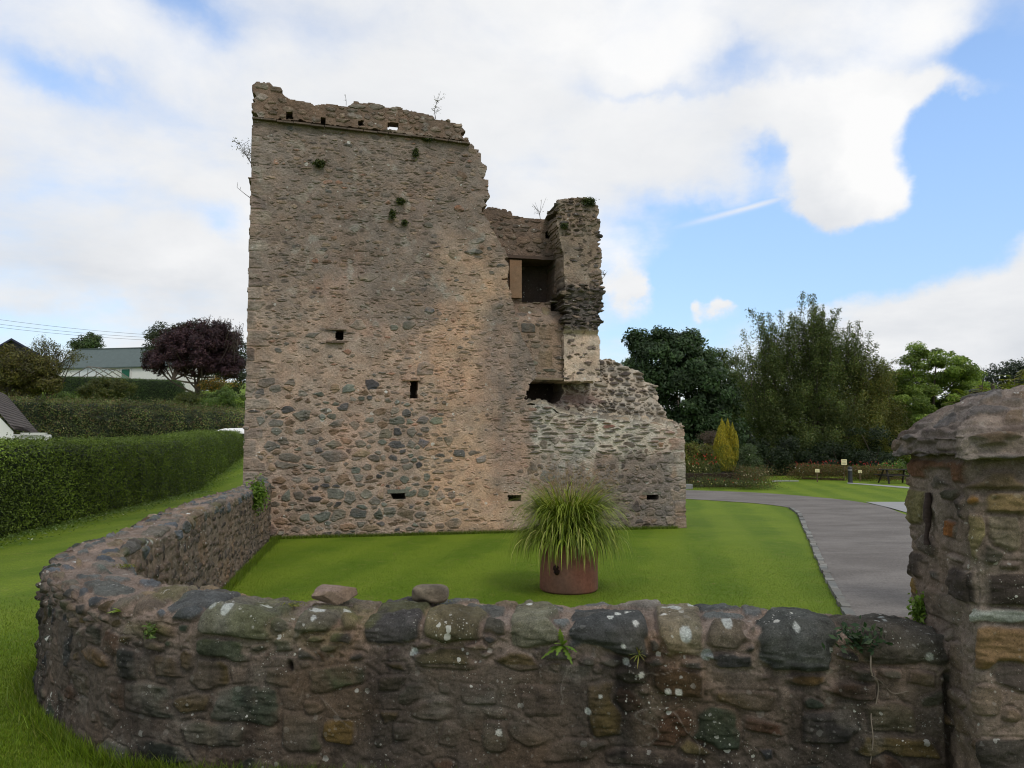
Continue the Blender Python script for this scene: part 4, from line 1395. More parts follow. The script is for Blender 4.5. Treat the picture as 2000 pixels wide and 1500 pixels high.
        C = C * (1 - lw[..., None]) + lin(150, 148, 138) * lw[..., None]
        return H, C
    return mc, post


HOLES = [R4(656, 645, 670, 663), R4(802, 744, 815, 777), [(763, 963), (791, 963), (791, 974), (769, 974)], R4(993, 968, 1017, 978), R4(1264, 966, 1285, 976)]
panel('front_wall', FRONT, HOLES, 0.018, 1.25, lay_front, seed=5, joint=0.014)

PARA = [(490, 228), (491, 200), (492, 166), (500, 159), (528, 160), (534, 169), (549, 178), (557, 188), (574, 195), (590, 197), (600, 201), (640, 202), (672, 206), (672, 203), (688, 202), (690, 198), (700, 197), (704, 201), (714, 200), (733, 201),
        (738, 206), (762, 209), (790, 214), (820, 219), (846, 226), (850, 232), (872, 234), (890, 241), (902, 247), (908, 253), (912, 263), (915, 270), (917, 277), (860, 269), (760, 258), (640, 243), (560, 235)]


def lay_para(F_, tu):
    pal = [(lin(118, 104, 90), 4), (lin(100, 90, 80), 3), (lin(128, 112, 96), 2)]
    for x, y, w, h, c in ((512, 168, 34, 16, (122, 114, 100)), (698, 208, 40, 14, (118, 110, 98)), (735, 208, 34, 14, (124, 118, 108)), (512, 190, 24, 16, (140, 130, 120))):
        u, z = tu(x, y)
        F_.stone(u, z, w * .0057, h * .0057, lin(*c), .02)
    scatter(F_, (-.2, 6), (9, 12.6), 0.13, pal, dens=0.72, wr=(.9, 2.6), prot=(.01, .03), ang=.1)
    mc = lin(122, 102, 86) * .84

    def post(F_, H, C, tu):
        sm = sstep(fbm(F_.S, F_.T, 0.3, 4, 3), -0.1, 0.25) * 0.45
        C = C * (1 - sm[..., None]) + mc * sm[..., None]
        lw = sstep(fbm(F_.S, F_.T, 0.25, 3, 83), 0.20, 0.32) * 0.35
        C = C * (1 - lw[..., None]) + lin(156, 152, 144) * lw[..., None]
        return H, C
    return mc, post


panel('parapet', PARA, [R4(558, 219, 571, 232), R4(626, 230, 634, 241), R4(701, 236, 709, 245)], 0.018, 0.28, lay_para, w0=-0.075, seed=9, hole_depth=0.27, back=False,
      through=[R4(757, 240, 778, 253)], bump_edge=0.012)
# backs of the parapet pieces left and right of the see-through drain, and projecting string of thin slabs
mb = MB()
rg = np.random.default_rng(77)
sx = [(492, 231.5), (560, 238), (640, 247), (760, 261), (860, 272), (918, 280.5)]
pu = np.array([TU(x, y, -0.075) for x, y in sx])
u = pu[0, 0]
while u < pu[-1, 0] - 0.05:
    L = min(rg.uniform(.25, .6), pu[-1, 0] - u)
    z = np.interp(u + L / 2, pu[:, 0], pu[:, 1])
    c = lin(100, 88, 78) * rg.uniform(.75, 1.1)
    mb.box(TP(u + L / 2, 0.10, z + rg.normal(0, .006)), UH * (L / 2 - .006) + np.array([0, 0, (np.interp(u + L, pu[:, 0], pu[:, 1]) - z)]), WH * (0.205 + rg.uniform(-.012, .012)), np.array([0, 0, .018]), c)
    u += L
mb.build('string_course', M_TOWER, TOWER)

# recessed wall behind the broken shoulder, with the dark window embrasure
WB = 0.85
BACK = [(925, 398), (945, 405), (962, 405), (985, 408), (998, 410), (1002, 420), (1022, 424), (1060, 428), (1073, 430), (1082, 424), (1125, 420), (1125, 745), (1052, 745), (930, 745)]


def lay_back(F_, tu):
    pal = [(lin(104, 92, 80), 4), (lin(88, 80, 72), 3), (lin(116, 98, 80), 2), (lin(92, 92, 78), 1.5)]
    for x, y, w, h, c in ((1030, 605, 40, 16, (104, 92, 74)), (1066, 608, 18, 22, (112, 104, 70)), (1032, 640, 30, 20, (88, 86, 80)), (990, 640, 30, 20, (92, 90, 86)), (1065, 650, 26, 26, (118, 100, 80)), (1065, 700, 30, 34, (120, 104, 84)), (1020, 470, 40, 20, (116, 96, 80)), (1050, 470, 26, 16, (110, 92, 74))):
        u, z = tu(x, y)
        F_.stone(u, z, w * .0062, h * .0062, lin(*c) * .95, .02, 0, 'rect' if y > 600 else 'poly')
    scatter(F_, (4, 8), (2.5, 9), 0.12, pal, dens=0.75, wr=(1, 3), prot=(.012, .035), ang=.08)
    mlo = 1 - sstep(F_.T, tu(1040, 640)[1], tu(1040, 560)[1])[..., None]
    mc = lin(118, 100, 86) * .85 * (1 - mlo) + lin(140, 120, 102) * .88 * mlo

    def post(F_, H, C, tu):
        sm = sstep(fbm(F_.S, F_.T, 0.35, 4, 3), -0.1, 0.2) * 0.5
        C = C * (1 - sm[..., None]) + mc * sm[..., None]
        bl = sstep(fbm(F_.S, F_.T * .5, 0.6, 4, 13), 0.05, 0.25) * .5
        C = C * (1 - bl[..., None] * (1 - np.array([.55, .56, .58])))
        return H, C
    return mc, post


def w_back(u, z):
    z = np.asarray(z, float)
    za, zb = TU(1040, 592, WB)[1], TU(1040, 640, WB)[1]
    return WB - 0.42 * (1 - sstep(z, zb, za))


panel('recessed_wall', BACK, [R4(1019, 508, 1082, 590), R4(1066, 453, 1074, 465), R4(1077, 590, 1088, 607)], 0.019, 0.75, lay_back, w0=WB, wfun=w_back, seed=14, hole_depth=0.7)
M_DRESS = stone_mat('dressed_sandstone', bump=0.5, dist=0.008, grain=40, var=0.35)


def slab(name, px0, py0, px1, py1, w_front, w_back, col, mat, parent=TOWER, zpad=0.0, seed=0):
    u0, z1 = TU(px0, py0, w_front); u1, z0 = TU(px1, py1, w_front)
    n = (max(2, int((u1 - u0) / .05)), 3, max(2, int((z1 - z0) / .05)))
    mb = MB()
    rg = np.random.default_rng(seed + 100)
    # six subdivided faces with slight waviness and soft edges
    def face(o, a, b, na, nb):
        A, B = np.meshgrid(np.linspace(0, 1, na + 1), np.linspace(0, 1, nb + 1))
        uvw = np.array(o)[None, None] + A[..., None] * np.array(a) + B[..., None] * np.array(b)
        wob = 0.008
        du = wob * 2 * fbm(uvw[..., 2] * 3 + uvw[..., 1] * 5, uvw[..., 0] * 3, .3, 2, seed)
        V = TP(uvw[..., 0] + du * (np.abs(uvw[..., 0] - (u0 + u1) / 2) > (u1 - u0) * .49), uvw[..., 1] + du * .6, uvw[..., 2] + du * .8)
        mb.add(V.reshape(-1, 3), grid_faces(nb + 1, na + 1), col)
    nu, nw, nz = n
    face((u0, w_front, z0), (u1 - u0, 0, 0), (0, 0, z1 - z0), nu, nz)
    face((u0, w_back, z0), (u1 - u0, 0, 0), (0, 0, z1 - z0), nu, nz)
    face((u0, w_front, z0), (0, w_back - w_front, 0), (0, 0, z1 - z0), nw, nz)
    face((u1, w_front, z0), (0, w_back - w_front, 0), (0, 0, z1 - z0), nw, nz)
    face((u0, w_front, z1), (u1 - u0, 0, 0), (0, w_back - w_front, 0), nu, nw)
    face((u0, w_front, z0), (u1 - u0, 0, 0), (0, w_back - w_front, 0), nu, nw)
    return mb.build(name, mat, parent)


slab('window_jamb', 996, 507, 1019, 582, WB - 0.10, WB + .5, lin(144, 116, 92) * .85, M_DRESS, seed=1)
slab('lintel', 990, 497, 1081, 508, WB - 0.14, WB + .5, lin(92, 78, 70) * .8, M_DRESS, seed=2)
slab('ledge_stone', 1046, 737, 1106, 742.5, 0.35, 1.0, lin(140, 122, 102) * .85, M_DRESS, seed=3)
slab('hole_lintel', 1074, 587, 1092, 590.5, WB - .06, WB + .3, lin(150, 140, 128) * .85, M_DRESS, seed=4)
slab('slit_sill', 637, 665, 673, 669.5, -0.10, 0.15, lin(110, 96, 84) * .85, M_TOWER, seed=5)
slab('slit_lintel', 636, 641, 676, 645, -0.045, 0.15, lin(120, 104, 88) * .85, M_TOWER, seed=6)
slab('slit_lintel', 786, 741, 822, 744, -0.035, 0.15, lin(134, 108, 84) * .85, M_TOWER, seed=7)
slab('vent_lintel', 757, 956, 798, 963, -0.02, 0.15, lin(112, 114, 104) * .85, M_TOWER, seed=8)
slab('vent_lintel', 1255, 961, 1292, 966, -0.02, 0.15, lin(112, 110, 98) * .85, M_TOWER, seed=10)

# tall upstanding fragment
STUB = [(1087, 745), (1101, 745), (1102, 600), (1100, 500), (1093, 462), (1087, 440), (1085, 410), (1088, 399), (1092, 389), (1112, 386), (1130, 384), (1148, 385), (1160, 386), (1165, 393), (1164, 398), (1171, 402), (1171, 414), (1168, 420), (1173, 428), (1173, 440),
        (1170, 450), (1174, 470), (1176, 500), (1175, 520), (1179, 540), (1177, 560), (1181, 572), (1177, 584), (1179, 597), (1171, 612), (1174, 625), (1171, 640), (1168, 650), (1173, 660), (1172, 700), (1172, 745)]
STUB = STUB[1:]


def w_stub(u, z):
    zt = 8.2 - (z - 0)
    # the masonry is broken back between the harled top and the plastered foot
    za, zb = TU(1130, 590, .1)[1], TU(1130, 648, .1)[1]
    cut = sstep(z, zb - .05, zb + .12) * (1 - sstep(z, za, za + .35))
    return 0.12 + 0.20 * (1 - sstep(z, zb - .05, zb + .1)) + 0.10 * cut


def lay_stub(F_, tu):
    pal = [(lin(104, 92, 82), 4), (lin(84, 78, 74), 3), (lin(120, 104, 90), 2)]
    z_a, z_b = tu(1130, 555)[1], tu(1130, 645)[1]
    z_t = tu(1130, 462)[1]

    def slb(u, z): return 0.95 if (z_b < z < z_a) or (z > z_t) or u > tu(1162, 520)[0] and z > z_b else 0.0
    pal_s = [(lin(98, 90, 84), 4), (lin(82, 76, 72), 3), (lin(116, 104, 92), 2)]
    scatter(F_, (4, 10), (z_b, z_a + .1), 0.10, pal_s, wr=(1.3, 3.6), prot=(.03, .09), accept=lambda u, z: 0.95 if z_b < z < z_a else 0, ang=.06, hr=(.55, .9))
    scatter(F_, (4, 10), (z_b, 9.5), 0.13, pal, wr=(1.0, 2.6), prot=(.02, .06), accept=slb, ang=.2)
    scatter(F_, (4, 10), (2.5, 9.5), 0.11, pal, dens=.25, wr=(1.2, 3), prot=(.01, .03), ang=.1)
    mtop, mfoot, md = lin(136, 120, 104) * .88, lin(190, 170, 150) * .88, lin(96, 88, 82) * .85
    a = sstep(F_.T, z_b - .05, z_b + .05)[..., None]
    mc = mfoot * (1 - a) + mtop * a
    band = (sstep(F_.T, z_b - .02, z_b + .08) * (1 - sstep(F_.T, z_a - .1, z_a + .1)))[..., None]
    mc = mc * (1 - band) + md * band

    def post(F_, H, C, tu):
        mo = (sstep(fbm(F_.S, F_.T, 0.35, 4, 13), 0.02, 0.2) * sstep(F_.T, z_t, z_t + .5) * .6)[..., None]
        C = C * (1 - mo) + lin(92, 92, 66) * .8 * mo
        pk = sstep(fbm(F_.S, F_.T, 0.12, 3, 14), .18, .3)[..., None]
        return H - .02 * pk[..., 0], C * (1 - .5 * pk)
    return mc, post


panel('upstanding_fragment', STUB, [], 0.018, 0.85, lay_stub, w0=0.12, wfun=w_stub, seed=17, bump_edge=0.05)

# ruined side wall: rubble core sloping down to the right
PILE = [(1046, 742), (1130, 741), (1131, 725), (1129, 706), (1137, 700), (1142, 694), (1160, 697), (1172, 700), (1180, 698), (1190, 702), (1200, 703), (1204, 708), (1226, 712), (1230, 719), (1244, 722), (1256, 729), (1255, 736), (1260, 745), (1273, 749), (1284, 757), (1282, 768),
        (1288, 776), (1285, 785), (1294, 792), (1296, 800), (1303, 806), (1300, 815), (1312, 822), (1322, 835), (1330, 860), (1030, 860), (1020, 742)]


def w_pile(u, z):
    z = np.asarray(z, float); u = np.asarray(u, float)
    return 0.72 + 0.55 * np.clip(z - 2.9, 0, 3) + 0.12 * fbm(u, z, 0.9, 2, 7)


def lay_pile(F_, tu):
    pal = [(lin(120, 112, 98), 4), (lin(98, 92, 84), 4), (lin(132, 120, 104), 2), (lin(84, 76, 70), 2), (lin(74, 68, 64), 1)]
    sx_, sz_ = tu(1185, 700)
    # corner block of dark stones at the upper left
    scatter(F_, (4, 11), (1.5, 6), 0.125, pal, dens=.97, wr=(1.0, 2.8), prot=(.04, .13), ang=.22, hr=(.65, 1.0))
    scatter(F_, (4, 11), (1.5, 6), 0.06, pal, dens=.6, wr=(1.0, 2.4), prot=(.02, .05), ang=.3, keep=-.01)
    mc = lin(174, 164, 148) * .84

    def post(F_, H, C, tu):
        zc = tu(1150, 780)[1]
        ux = tu(1170, 770)[0]
        pl = (np.exp(-((F_.T - zc) / .22) ** 2) * (1 - sstep(F_.S, ux - .3, ux + .5)) * sstep(fbm(F_.S, F_.T, .4, 3, 4), -.2, .05) * .8)[..., None]
        C = C * (1 - pl) + lin(124, 100, 92) * .85 * pl
        H = H * (1 - .6 * pl[..., 0])
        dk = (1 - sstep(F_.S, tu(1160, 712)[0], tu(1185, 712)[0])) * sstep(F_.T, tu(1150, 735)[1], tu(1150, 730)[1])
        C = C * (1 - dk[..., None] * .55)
        wh = (sstep(fbm(F_.S, F_.T * .6, .3, 4, 44), .1, .25) * np.exp(-((F_.T - tu(1150, 757)[1]) / .2) ** 2) * .8)[..., None]
        C = C * (1 - wh) + lin(190, 180, 164) * .85 * wh
        return H, C
    return mc, post


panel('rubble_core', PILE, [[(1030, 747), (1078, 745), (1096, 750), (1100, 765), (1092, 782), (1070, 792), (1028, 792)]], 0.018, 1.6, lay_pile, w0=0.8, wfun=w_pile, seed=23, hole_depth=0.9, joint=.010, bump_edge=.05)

# sloping, weather-broken top of the low wall
ef = [TU(x, y, 0.0) for x, y in ((1028, 789), (1060, 788), (1078, 794), (1090, 804), (1130, 812), (1200, 820), (1262, 826), (1290, 830), (1337, 832))]
eb = [TU(x, y, 0.95) for x, y in ((1020, 784), (1060, 785), (1085, 792), (1100, 795), (1150, 799), (1210, 801), (1262, 808), (1300, 818), (1337, 832))]
ef, eb = np.array(ef), np.array(eb)
s = np.arange(ef[0, 0] - .05, ef[-1, 0] - .02, 0.018); t = np.arange(0, 1.0, 0.02)
F_ = Field(s, t, seed=31, warp=.2, wscale=.09)
pal = [(lin(134, 126, 110), 4), (lin(110, 102, 90), 3), (lin(150, 134, 114), 2), (lin(96, 90, 82), 2)]
scatter(F_, (s[0], s[-1]), (0, 1), .14, pal, dens=.95, wr=(1.2, 2.8), prot=(.03, .08), ang=.2)
H, C = F_.solve(lin(180, 172, 156) * .86, joint=.012, base_noise=.03, cvar=.3)
zf = np.interp(s, ef[:, 0], ef[:, 1]); zb = np.interp(s, eb[:, 0], eb[:, 1])
step = np.floor(F_.T / .95 * 5 + .6 * fbm(F_.S, F_.T, .4, 2, 5)) / 5
ramp = np.clip(0.45 * F_.T / .95 + 0.55 * np.clip(step, 0, 1), 0, 1)
Z = zf[None] * (1 - ramp) + zb[None] * ramp - .015
V = TP(F_.S, F_.T * .95 + .01, Z + H * 1.2)
mesh_obj('broken_wall_top', V.reshape(-1, 3), grid_faces(*F_.S.shape), M_TOWER, TOWER, C.reshape(-1, 3))

# the other walls of the tower, behind
mb = MB()
def wallbox(u0, u1, w0, w1, z1, n=14, seed=0):
    """box with an uneven broken top"""
    rg = np.random.default_rng(seed)
    us = np.linspace(0, 1, n + 1)
    along = abs(u1 - u0) > abs(w1 - w0)
    tops = [z1 - abs(rg.normal(0, .18)) for _ in us[:-1]]
    for i in range(n):
        a, b = us[i], us[i + 1]
        if along: p = (u0 + (u1 - u0) * a, u0 + (u1 - u0) * b, w0, w1)
        else: p = (u0, u1, w0 + (w1 - w0) * a, w0 + (w1 - w0) * b)
        c = TP((p[0] + p[1]) / 2, (p[2] + p[3]) / 2, tops[i] / 2 - .05)
        mb.box(c, UH * (p[1] - p[0]) / 2, WH * (p[3] - p[2]) / 2, np.array([0, 0, tops[i] / 2 + .05]), lin(118, 102, 88) * .9)
top_z = TU(500, 240)[1]
wallbox(0.05, 1.25, 1.27, 7.6, top_z - .3, seed=1)
mb.build('side_wall', M_TOWER, TOWER)
mb = MB(); wallbox(0.06, 7.4, 7.62, 8.8, top_z - 1.5, 20, seed=2); mb.build('rear_wall', M_TOWER, TOWER)
mb = MB(); wallbox(8.6, 9.75, 2.6, 7.6, 2.4, 12, seed=3); mb.build('side_wall', M_TOWER, TOWER)
# ------------------------------------------------------------------ foliage
def unit(n, rg):
    v = rg.normal(size=(n, 3))
    return v / (np.linalg.norm(v, axis=1, keepdims=True) + 1e-9)


def leaf_quads(c, size, rg, nrm=None, bias=0.6, aspect=0.6, bend=0.0, long_dir=None):
    """one rhombus per centre -> V (4n,3), F (n,4)"""
    n = len(c)
    size = np.broadcast_to(size, (n,))
    N = unit(n, rg)
    if nrm is not None:
        N = N * (1 - bias) + nrm * bias
        N /= np.linalg.norm(N, axis=1, keepdims=True) + 1e-9
    a = np.cross(N, unit(n, rg) if long_dir is None else long_dir + 0.35 * unit(n, rg)); a /= np.linalg.norm(a, axis=1, keepdims=True) + 1e-9
    b = np.cross(N, a)
    if long_dir is not None: a, b = b, a
    l = size[:, None]
    w = l * aspect
    V = np.stack([c - a * l, c + b * w * .55 - a * l * .1, c + a * l, c - b * w * .55 - a * l * .1], 1)
    return V.reshape(-1, 3), np.arange(4 * n).reshape(n, 4)


def leaf_cols(n, pal, rg, var=0.25, tone=None):
    """palette of (colour, weight); tone: per leaf multiplier"""
    cols = np.array([c for c, _ in pal], float); w = np.array([w for _, w in pal], float); w /= w.sum()
    C = cols[rg.choice(len(cols), n, p=w)] * rg.uniform(1 - var, 1 + var, (n, 1))
    if tone is not None: C = C * tone[:, None]
    return np.repeat(C, 4, axis=0)


def blobs_points(blobs, n, rg, clump=0.55, nclump=None, shell=0.55, flat=0.8, droop=0.0):
    """blobs: (centre, (rx,ry,rz), weight) crown masses. Leaves gather in clumps on and within them."""
    W = np.array([b[2] for b in blobs], float); W /= W.sum()
    nclump = nclump or max(12, n // 160)
    bi = rg.choice(len(blobs), nclump, p=W)
    cen = np.array([b[0] for b in blobs])[bi]; rad = np.array([b[1] for b in blobs])[bi]
    d = unit(nclump, rg)
    rr = (shell + (1 - shell) * rg.random(nclump) ** 0.5)
    cc = cen + d * rad * rr[:, None]
    cr = clump * rg.uniform(0.55, 1.35, nclump)
    ci = rg.choice(nclump, n, p=cr ** 2 / (cr ** 2).sum())
    dd = unit(n, rg)
    q = rg.random(n) ** 0.45
    p = cc[ci] + dd * (cr[ci] * q)[:, None] * np.array([1, 1, flat])
    out = dd * 0.6 + d[ci] * 0.6 + np.array([0, 0, 0.45])
    out /= np.linalg.norm(out, axis=1, keepdims=True)
    hue = rg.random(nclump)[ci]
    return p, out, hue, cc, cr


def limbs(mb, base, top_z, targets, r0, rg, col=(1, 1, 1), split=0.35):
    base = np.asarray(base, float)
    tr = np.array([base, base + [rg.normal(0, .1), rg.normal(0, .1), (top_z - base[2]) * .25], base + [rg.normal(0, .2), rg.normal(0, .2), (top_z - base[2]) * .55], base + [rg.normal(0, .3), rg.normal(0, .3), (top_z - base[2]) * .9]])
    tr = catmull(tr, 5)
    rad = r0 * (1 - 0.85 * np.linspace(0, 1, len(tr)))
    rad[0] *= 1.35
    mb.tube(tr, rad, 9, col)
    for tg in targets:
        k = int(len(tr) * rg.uniform(split * .6, .8))
        a = tr[k]
        m = (a + tg) / 2 + np.array([0, 0, -.12 * np.linalg.norm(tg - a)]) + rg.normal(0, .12, 3)
        p = catmull(np.array([a, m, tg]), 5)
        mb.tube(p, np.linspace(rad[k] * .55, .02, len(p)), 6, col)


def make_tree(name, label, cat, base, blobs, nleaf, leaf, pal, clump=0.55, trunk_r=0.25, seed=0, shell=0.5, tone=0.35, group=None, nclump=None, aspect=.6, flat=.8, bark=None, nlimb=14, trunk=True, hue_pal=None, var=.25):
    rg = np.random.default_rng(seed)
    root = empty(name, base, label, cat, group)
    p, out, hue, cc, cr = blobs_points(blobs, nleaf, rg, clump, nclump, shell, flat)
    V, Fq = leaf_quads(p, leaf * rg.uniform(.6, 1.25, nleaf), rg, out, .55, aspect)
    C = leaf_cols(nleaf, pal, rg, var, tone=1 + tone * (hue - .5) * 2)
    if hue_pal is not None:
        k = np.repeat(hue > hue_pal[1], 4)
        C2 = leaf_cols(nleaf, hue_pal[0], rg, var)
        C = np.where(k[:, None], C2, C)
    mesh_obj('crown', V, Fq, M_LEAF, root, C)
    if trunk:
        mb = MB()
        zt = max(b[0][2] for b in blobs)
        sel = rg.choice(len(cc), min(nlimb, len(cc)), replace=False)
        limbs(mb, base, zt, cc[sel], trunk_r, rg)
        mb.build('trunk', bark or M_BARK, root, True)
    return root


def B(px, py, Y, rx, ry, w=1.0, depth=None):
    """crown mass centred on a pixel at distance Y; radii given in pixels"""
    c = PY(px, py, Y)
    k = Y / F
    return (c, np.array([rx * k, (depth if depth else (rx + ry) / 2) * k, ry * k]), w * rx * ry)


G_dark = [(np.array([.028, .055, .020]), 4), (np.array([.042, .075, .026]), 3), (np.array([.065, .10, .038]), 1)]
G_mid = [(np.array([.065, .115, .022]), 3), (np.array([.09, .14, .026]), 3), (np.array([.12, .17, .035]), 1)]
G_lime = [(np.array([.09, .15, .022]), 3), (np.array([.12, .19, .03]), 3), (np.array([.06, .11, .02]), 2)]
G_olive = [(np.array([.09, .10, .022]), 3), (np.array([.115, .115, .028]), 2), (np.array([.06, .08, .022]), 3)]
G_purple = [(np.array([.040, .022, .024]), 4), (np.array([.055, .030, .030]), 3), (np.array([.030, .018, .022]), 3), (np.array([.07, .045, .035]), 1)]

# right-hand side
make_tree('broad_tree', 'very dark dense rounded evergreen tree just right of the ruined wall', 'tree', PZ(1330, 915, 0),
          [B(1300, 715, 50, 78, 62), B(1245, 745, 50, 50, 62), B(1350, 760, 50, 80, 80), B(1395, 820, 50, 60, 70), B(1330, 860, 50, 90, 60), B(1400, 890, 50, 60, 40), B(1270, 670, 50, 48, 24, 1.2), B(1325, 672, 50, 42, 24, 1.2)],
          75000, .13, G_dark, clump=.62, trunk_r=.4, seed=1, nclump=460, tone=.45, aspect=.8)
make_tree('light_tree', 'light olive green tree filling the gap behind the dark evergreen', 'tree', (PY(1405, 870, 66)[0], 66, 0),
          [B(1405, 740, 66, 55, 50), B(1390, 705, 66, 30, 18), B(1430, 790, 66, 50, 60), B(1360, 700, 66, 30, 14)], 16000, .13, [(np.array([.075, .105, .030]), 3), (np.array([.10, .13, .04]), 2), (np.array([.05, .08, .02]), 2)], clump=.6, seed=2, nclump=90)


def spiky_tree():
    rg = np.random.default_rng(5)
    Yt = 56
    base = np.array([PY(1590, 900, Yt)[0], Yt, 0.0])
    root = empty('bushy_tree', base, 'large bushy tree with upright feathery shoots against the sky', 'tree')
    P_, N_, H_ = [], [], []
    # body
    body = [B(1600, 800, Yt, 120, 80, 1.0), B(1530, 760, Yt, 60, 60), B(1590, 715, Yt, 60, 50, 1.0), B(1650, 740, Yt, 50, 50), B(1700, 790, Yt, 50, 70), B(1510, 830, Yt, 60, 60), B(1640, 850, Yt, 110, 60), B(1560, 880, Yt, 90, 40), B(1735, 850, Yt, 40, 60),
            B(1590, 860, Yt, 160, 60, 1.0), B(1490, 790, Yt, 40, 70), B(1715, 830, Yt, 50, 70), B(1590, 670, Yt, 60, 50), B(1520, 710, Yt, 50, 50), B(1660, 700, Yt, 45, 50), B(1700, 740, Yt, 40, 50)]
    p, out, hue, cc, cr = blobs_points(body, 135000, rg, .50, 760, .30, 1.5)
    k = Yt / F
    # upright shoots
    mb = MB()
    tips = [(1472, 592, 60), (1480, 620, 70), (1500, 610, 80), (1520, 620, 70), (1545, 600, 90), (1560, 590, 90), (1575, 566, 110), (1590, 572, 110), (1600, 580, 100), (1615, 590, 90), (1622, 600, 80), (1648, 620, 90), (1660, 622, 80), (1662, 640, 70), (1690, 648, 70),
            (1700, 670, 60), (1452, 665, 60), (1447, 690, 60), (1462, 700, 50), (1720, 690, 50), (1735, 690, 60), (1745, 705, 50), (1535, 640, 60), (1630, 640, 60), (1505, 650, 60), (1680, 680, 60), (1585, 600, 90), (1568, 610, 80), (1605, 620, 80), (1490, 650, 70), (1715, 720, 50)]
    sp, sn = [], []
    for tx, ty, ln in tips * 3:
        tx += rg.normal(0, 11); ty += abs(rg.normal(0, 26)); ln *= rg.uniform(.9, 1.7)
        tip = PY(tx, ty, Yt + rg.normal(0, 1.2))
        rt = PY(tx - (tx - 1590) * .22 * ln / 80, ty + ln * 1.3, Yt + rg.normal(0, .5))
        mid = (tip + rt) / 2 + rg.normal(0, .40, 3)
        line = catmull(np.array([rt, mid, tip]), 8)
        mb.tube(line, np.linspace(.03, .008, len(line)), 5)
        m = int(ln * 8)
        t = rg.random(m) ** 1.15
        q = np.stack([np.interp(t * (len(line) - 1), np.arange(len(line)), line[:, i]) for i in range(3)], 1)
        sp.append(q + rg.normal(0, 1, (m, 3)) * (0.10 + .40 * (1 - t))[:, None]); sn.append(unit(m, rg) * .5 + [0, 0, .5])
    sp = np.vstack(sp); sn = np.vstack(sn)
    A = np.vstack([p, sp]); NN = np.vstack([out, sn]); hu = np.concatenate([hue, rg.random(len(sp))])
    V, Fq = leaf_quads(A, .090 * rg.uniform(.6, 1.3, len(A)), rg, NN, .35, .55)
    C = leaf_cols(len(A), [(np.array([.070, .102, .028]), 4), (np.array([.092, .124, .034]), 3), (np.array([.115, .128, .036]), 2)], rg, .3, 1 + .5 * (hu - .5) * 2)
    px_, py_, _ = project(A)
    rust = (sstep(px_ + rg.normal(0, 25, len(A)), 1640, 1720) * sstep(py_, 660, 760))[:, None]
    C = C * (1 + np.repeat(rust, 4, 0) * np.array([.40, .08, -.1]))
    mesh_obj('crown', V, Fq, M_LEAF, root, C)
    limbs(mb, base, PY(1590, 640, Yt)[2], cc[rg.choice(len(cc), 20)], .3, rg)
    mb.build('trunk', M_BARK, root, True)


spiky_tree()
make_tree('green_tree', 'fresh green airy tree to the right of the bushy feathery tree', 'tree', (PY(1830, 900, 60)[0], 60, 0),
          [B(1830, 720, 60, 70, 36, 1.0), B(1800, 685, 60, 30, 12, 1.3), B(1870, 720, 60, 40, 30), B(1850, 800, 60, 90, 70), B(1770, 800, 60, 50, 70), B(1745, 760, 60, 30, 30), B(1800, 880, 60, 80, 50), B(1900, 860, 60, 60, 60), B(1820, 760, 63, 90, 50, 1.3), B(1740, 800, 63, 40, 70, 1.2), B(1890, 780, 63, 50, 50, 1.2)],
          110000, .13, [(c_ * np.array([1.65, 1.5, 1.2]), w_) for c_, w_ in G_mid], clump=.68, seed=7, nclump=330, tone=.4, flat=.6)
make_tree('distant_tree', 'dark blue green tree on the skyline behind the green airy tree', 'tree', (PY(1950, 860, 120)[0], 120, 0),
          [B(1950, 745, 120, 50, 28), B(1985, 740, 120, 40, 32), B(1915, 760, 120, 30, 24), B(2030, 745, 120, 50, 30), B(1960, 800, 120, 90, 40)], 14000, .28, [(np.array([.030, .045, .030]), 2), (np.array([.045, .06, .035]), 1)], clump=1.3, seed=8, nclump=120)
for i, (x, y, rx, ry, lab) in enumerate([(1520, 890, 60, 40, 'low dark shrub under the left edge of the bushy tree'), (1620, 895, 60, 30, 'low dark twiggy shrub behind the flower bed sign'),
                                         (1450, 880, 40, 50, 'dark shadowed shrub between the evergreen and the rose bush'), (1700, 880, 60, 50, 'dark green shrub behind the lone bollard'), (1380, 895, 50, 40, 'black green shrub behind the golden column yew')]):
    Yb = 52 - i * .5
    make_tree('shrub', lab, 'shrub', (PY(x, y, Yb)[0], Yb, 0), [B(x, y, Yb, rx, ry), B(x - 20, y + 20, Yb, rx, ry * .6)], 9000, .10, [(np.array([.016, .030, .012]), 3), (np.array([.026, .04, .014]), 2)], clump=.5, seed=20 + i, nclump=60, nlimb=6, trunk_r=.08, group='dark shrubs under the trees')
make_tree('shrub', 'bright lime green shrub behind the picnic table', 'shrub', (PY(1740, 930, 46)[0], 46, 0), [B(1745, 922, 46, 34, 20), B(1690, 925, 46, 26, 14)], 6500, .085, G_lime, clump=.35, seed=31, nclump=70, nlimb=6, trunk_r=.05)

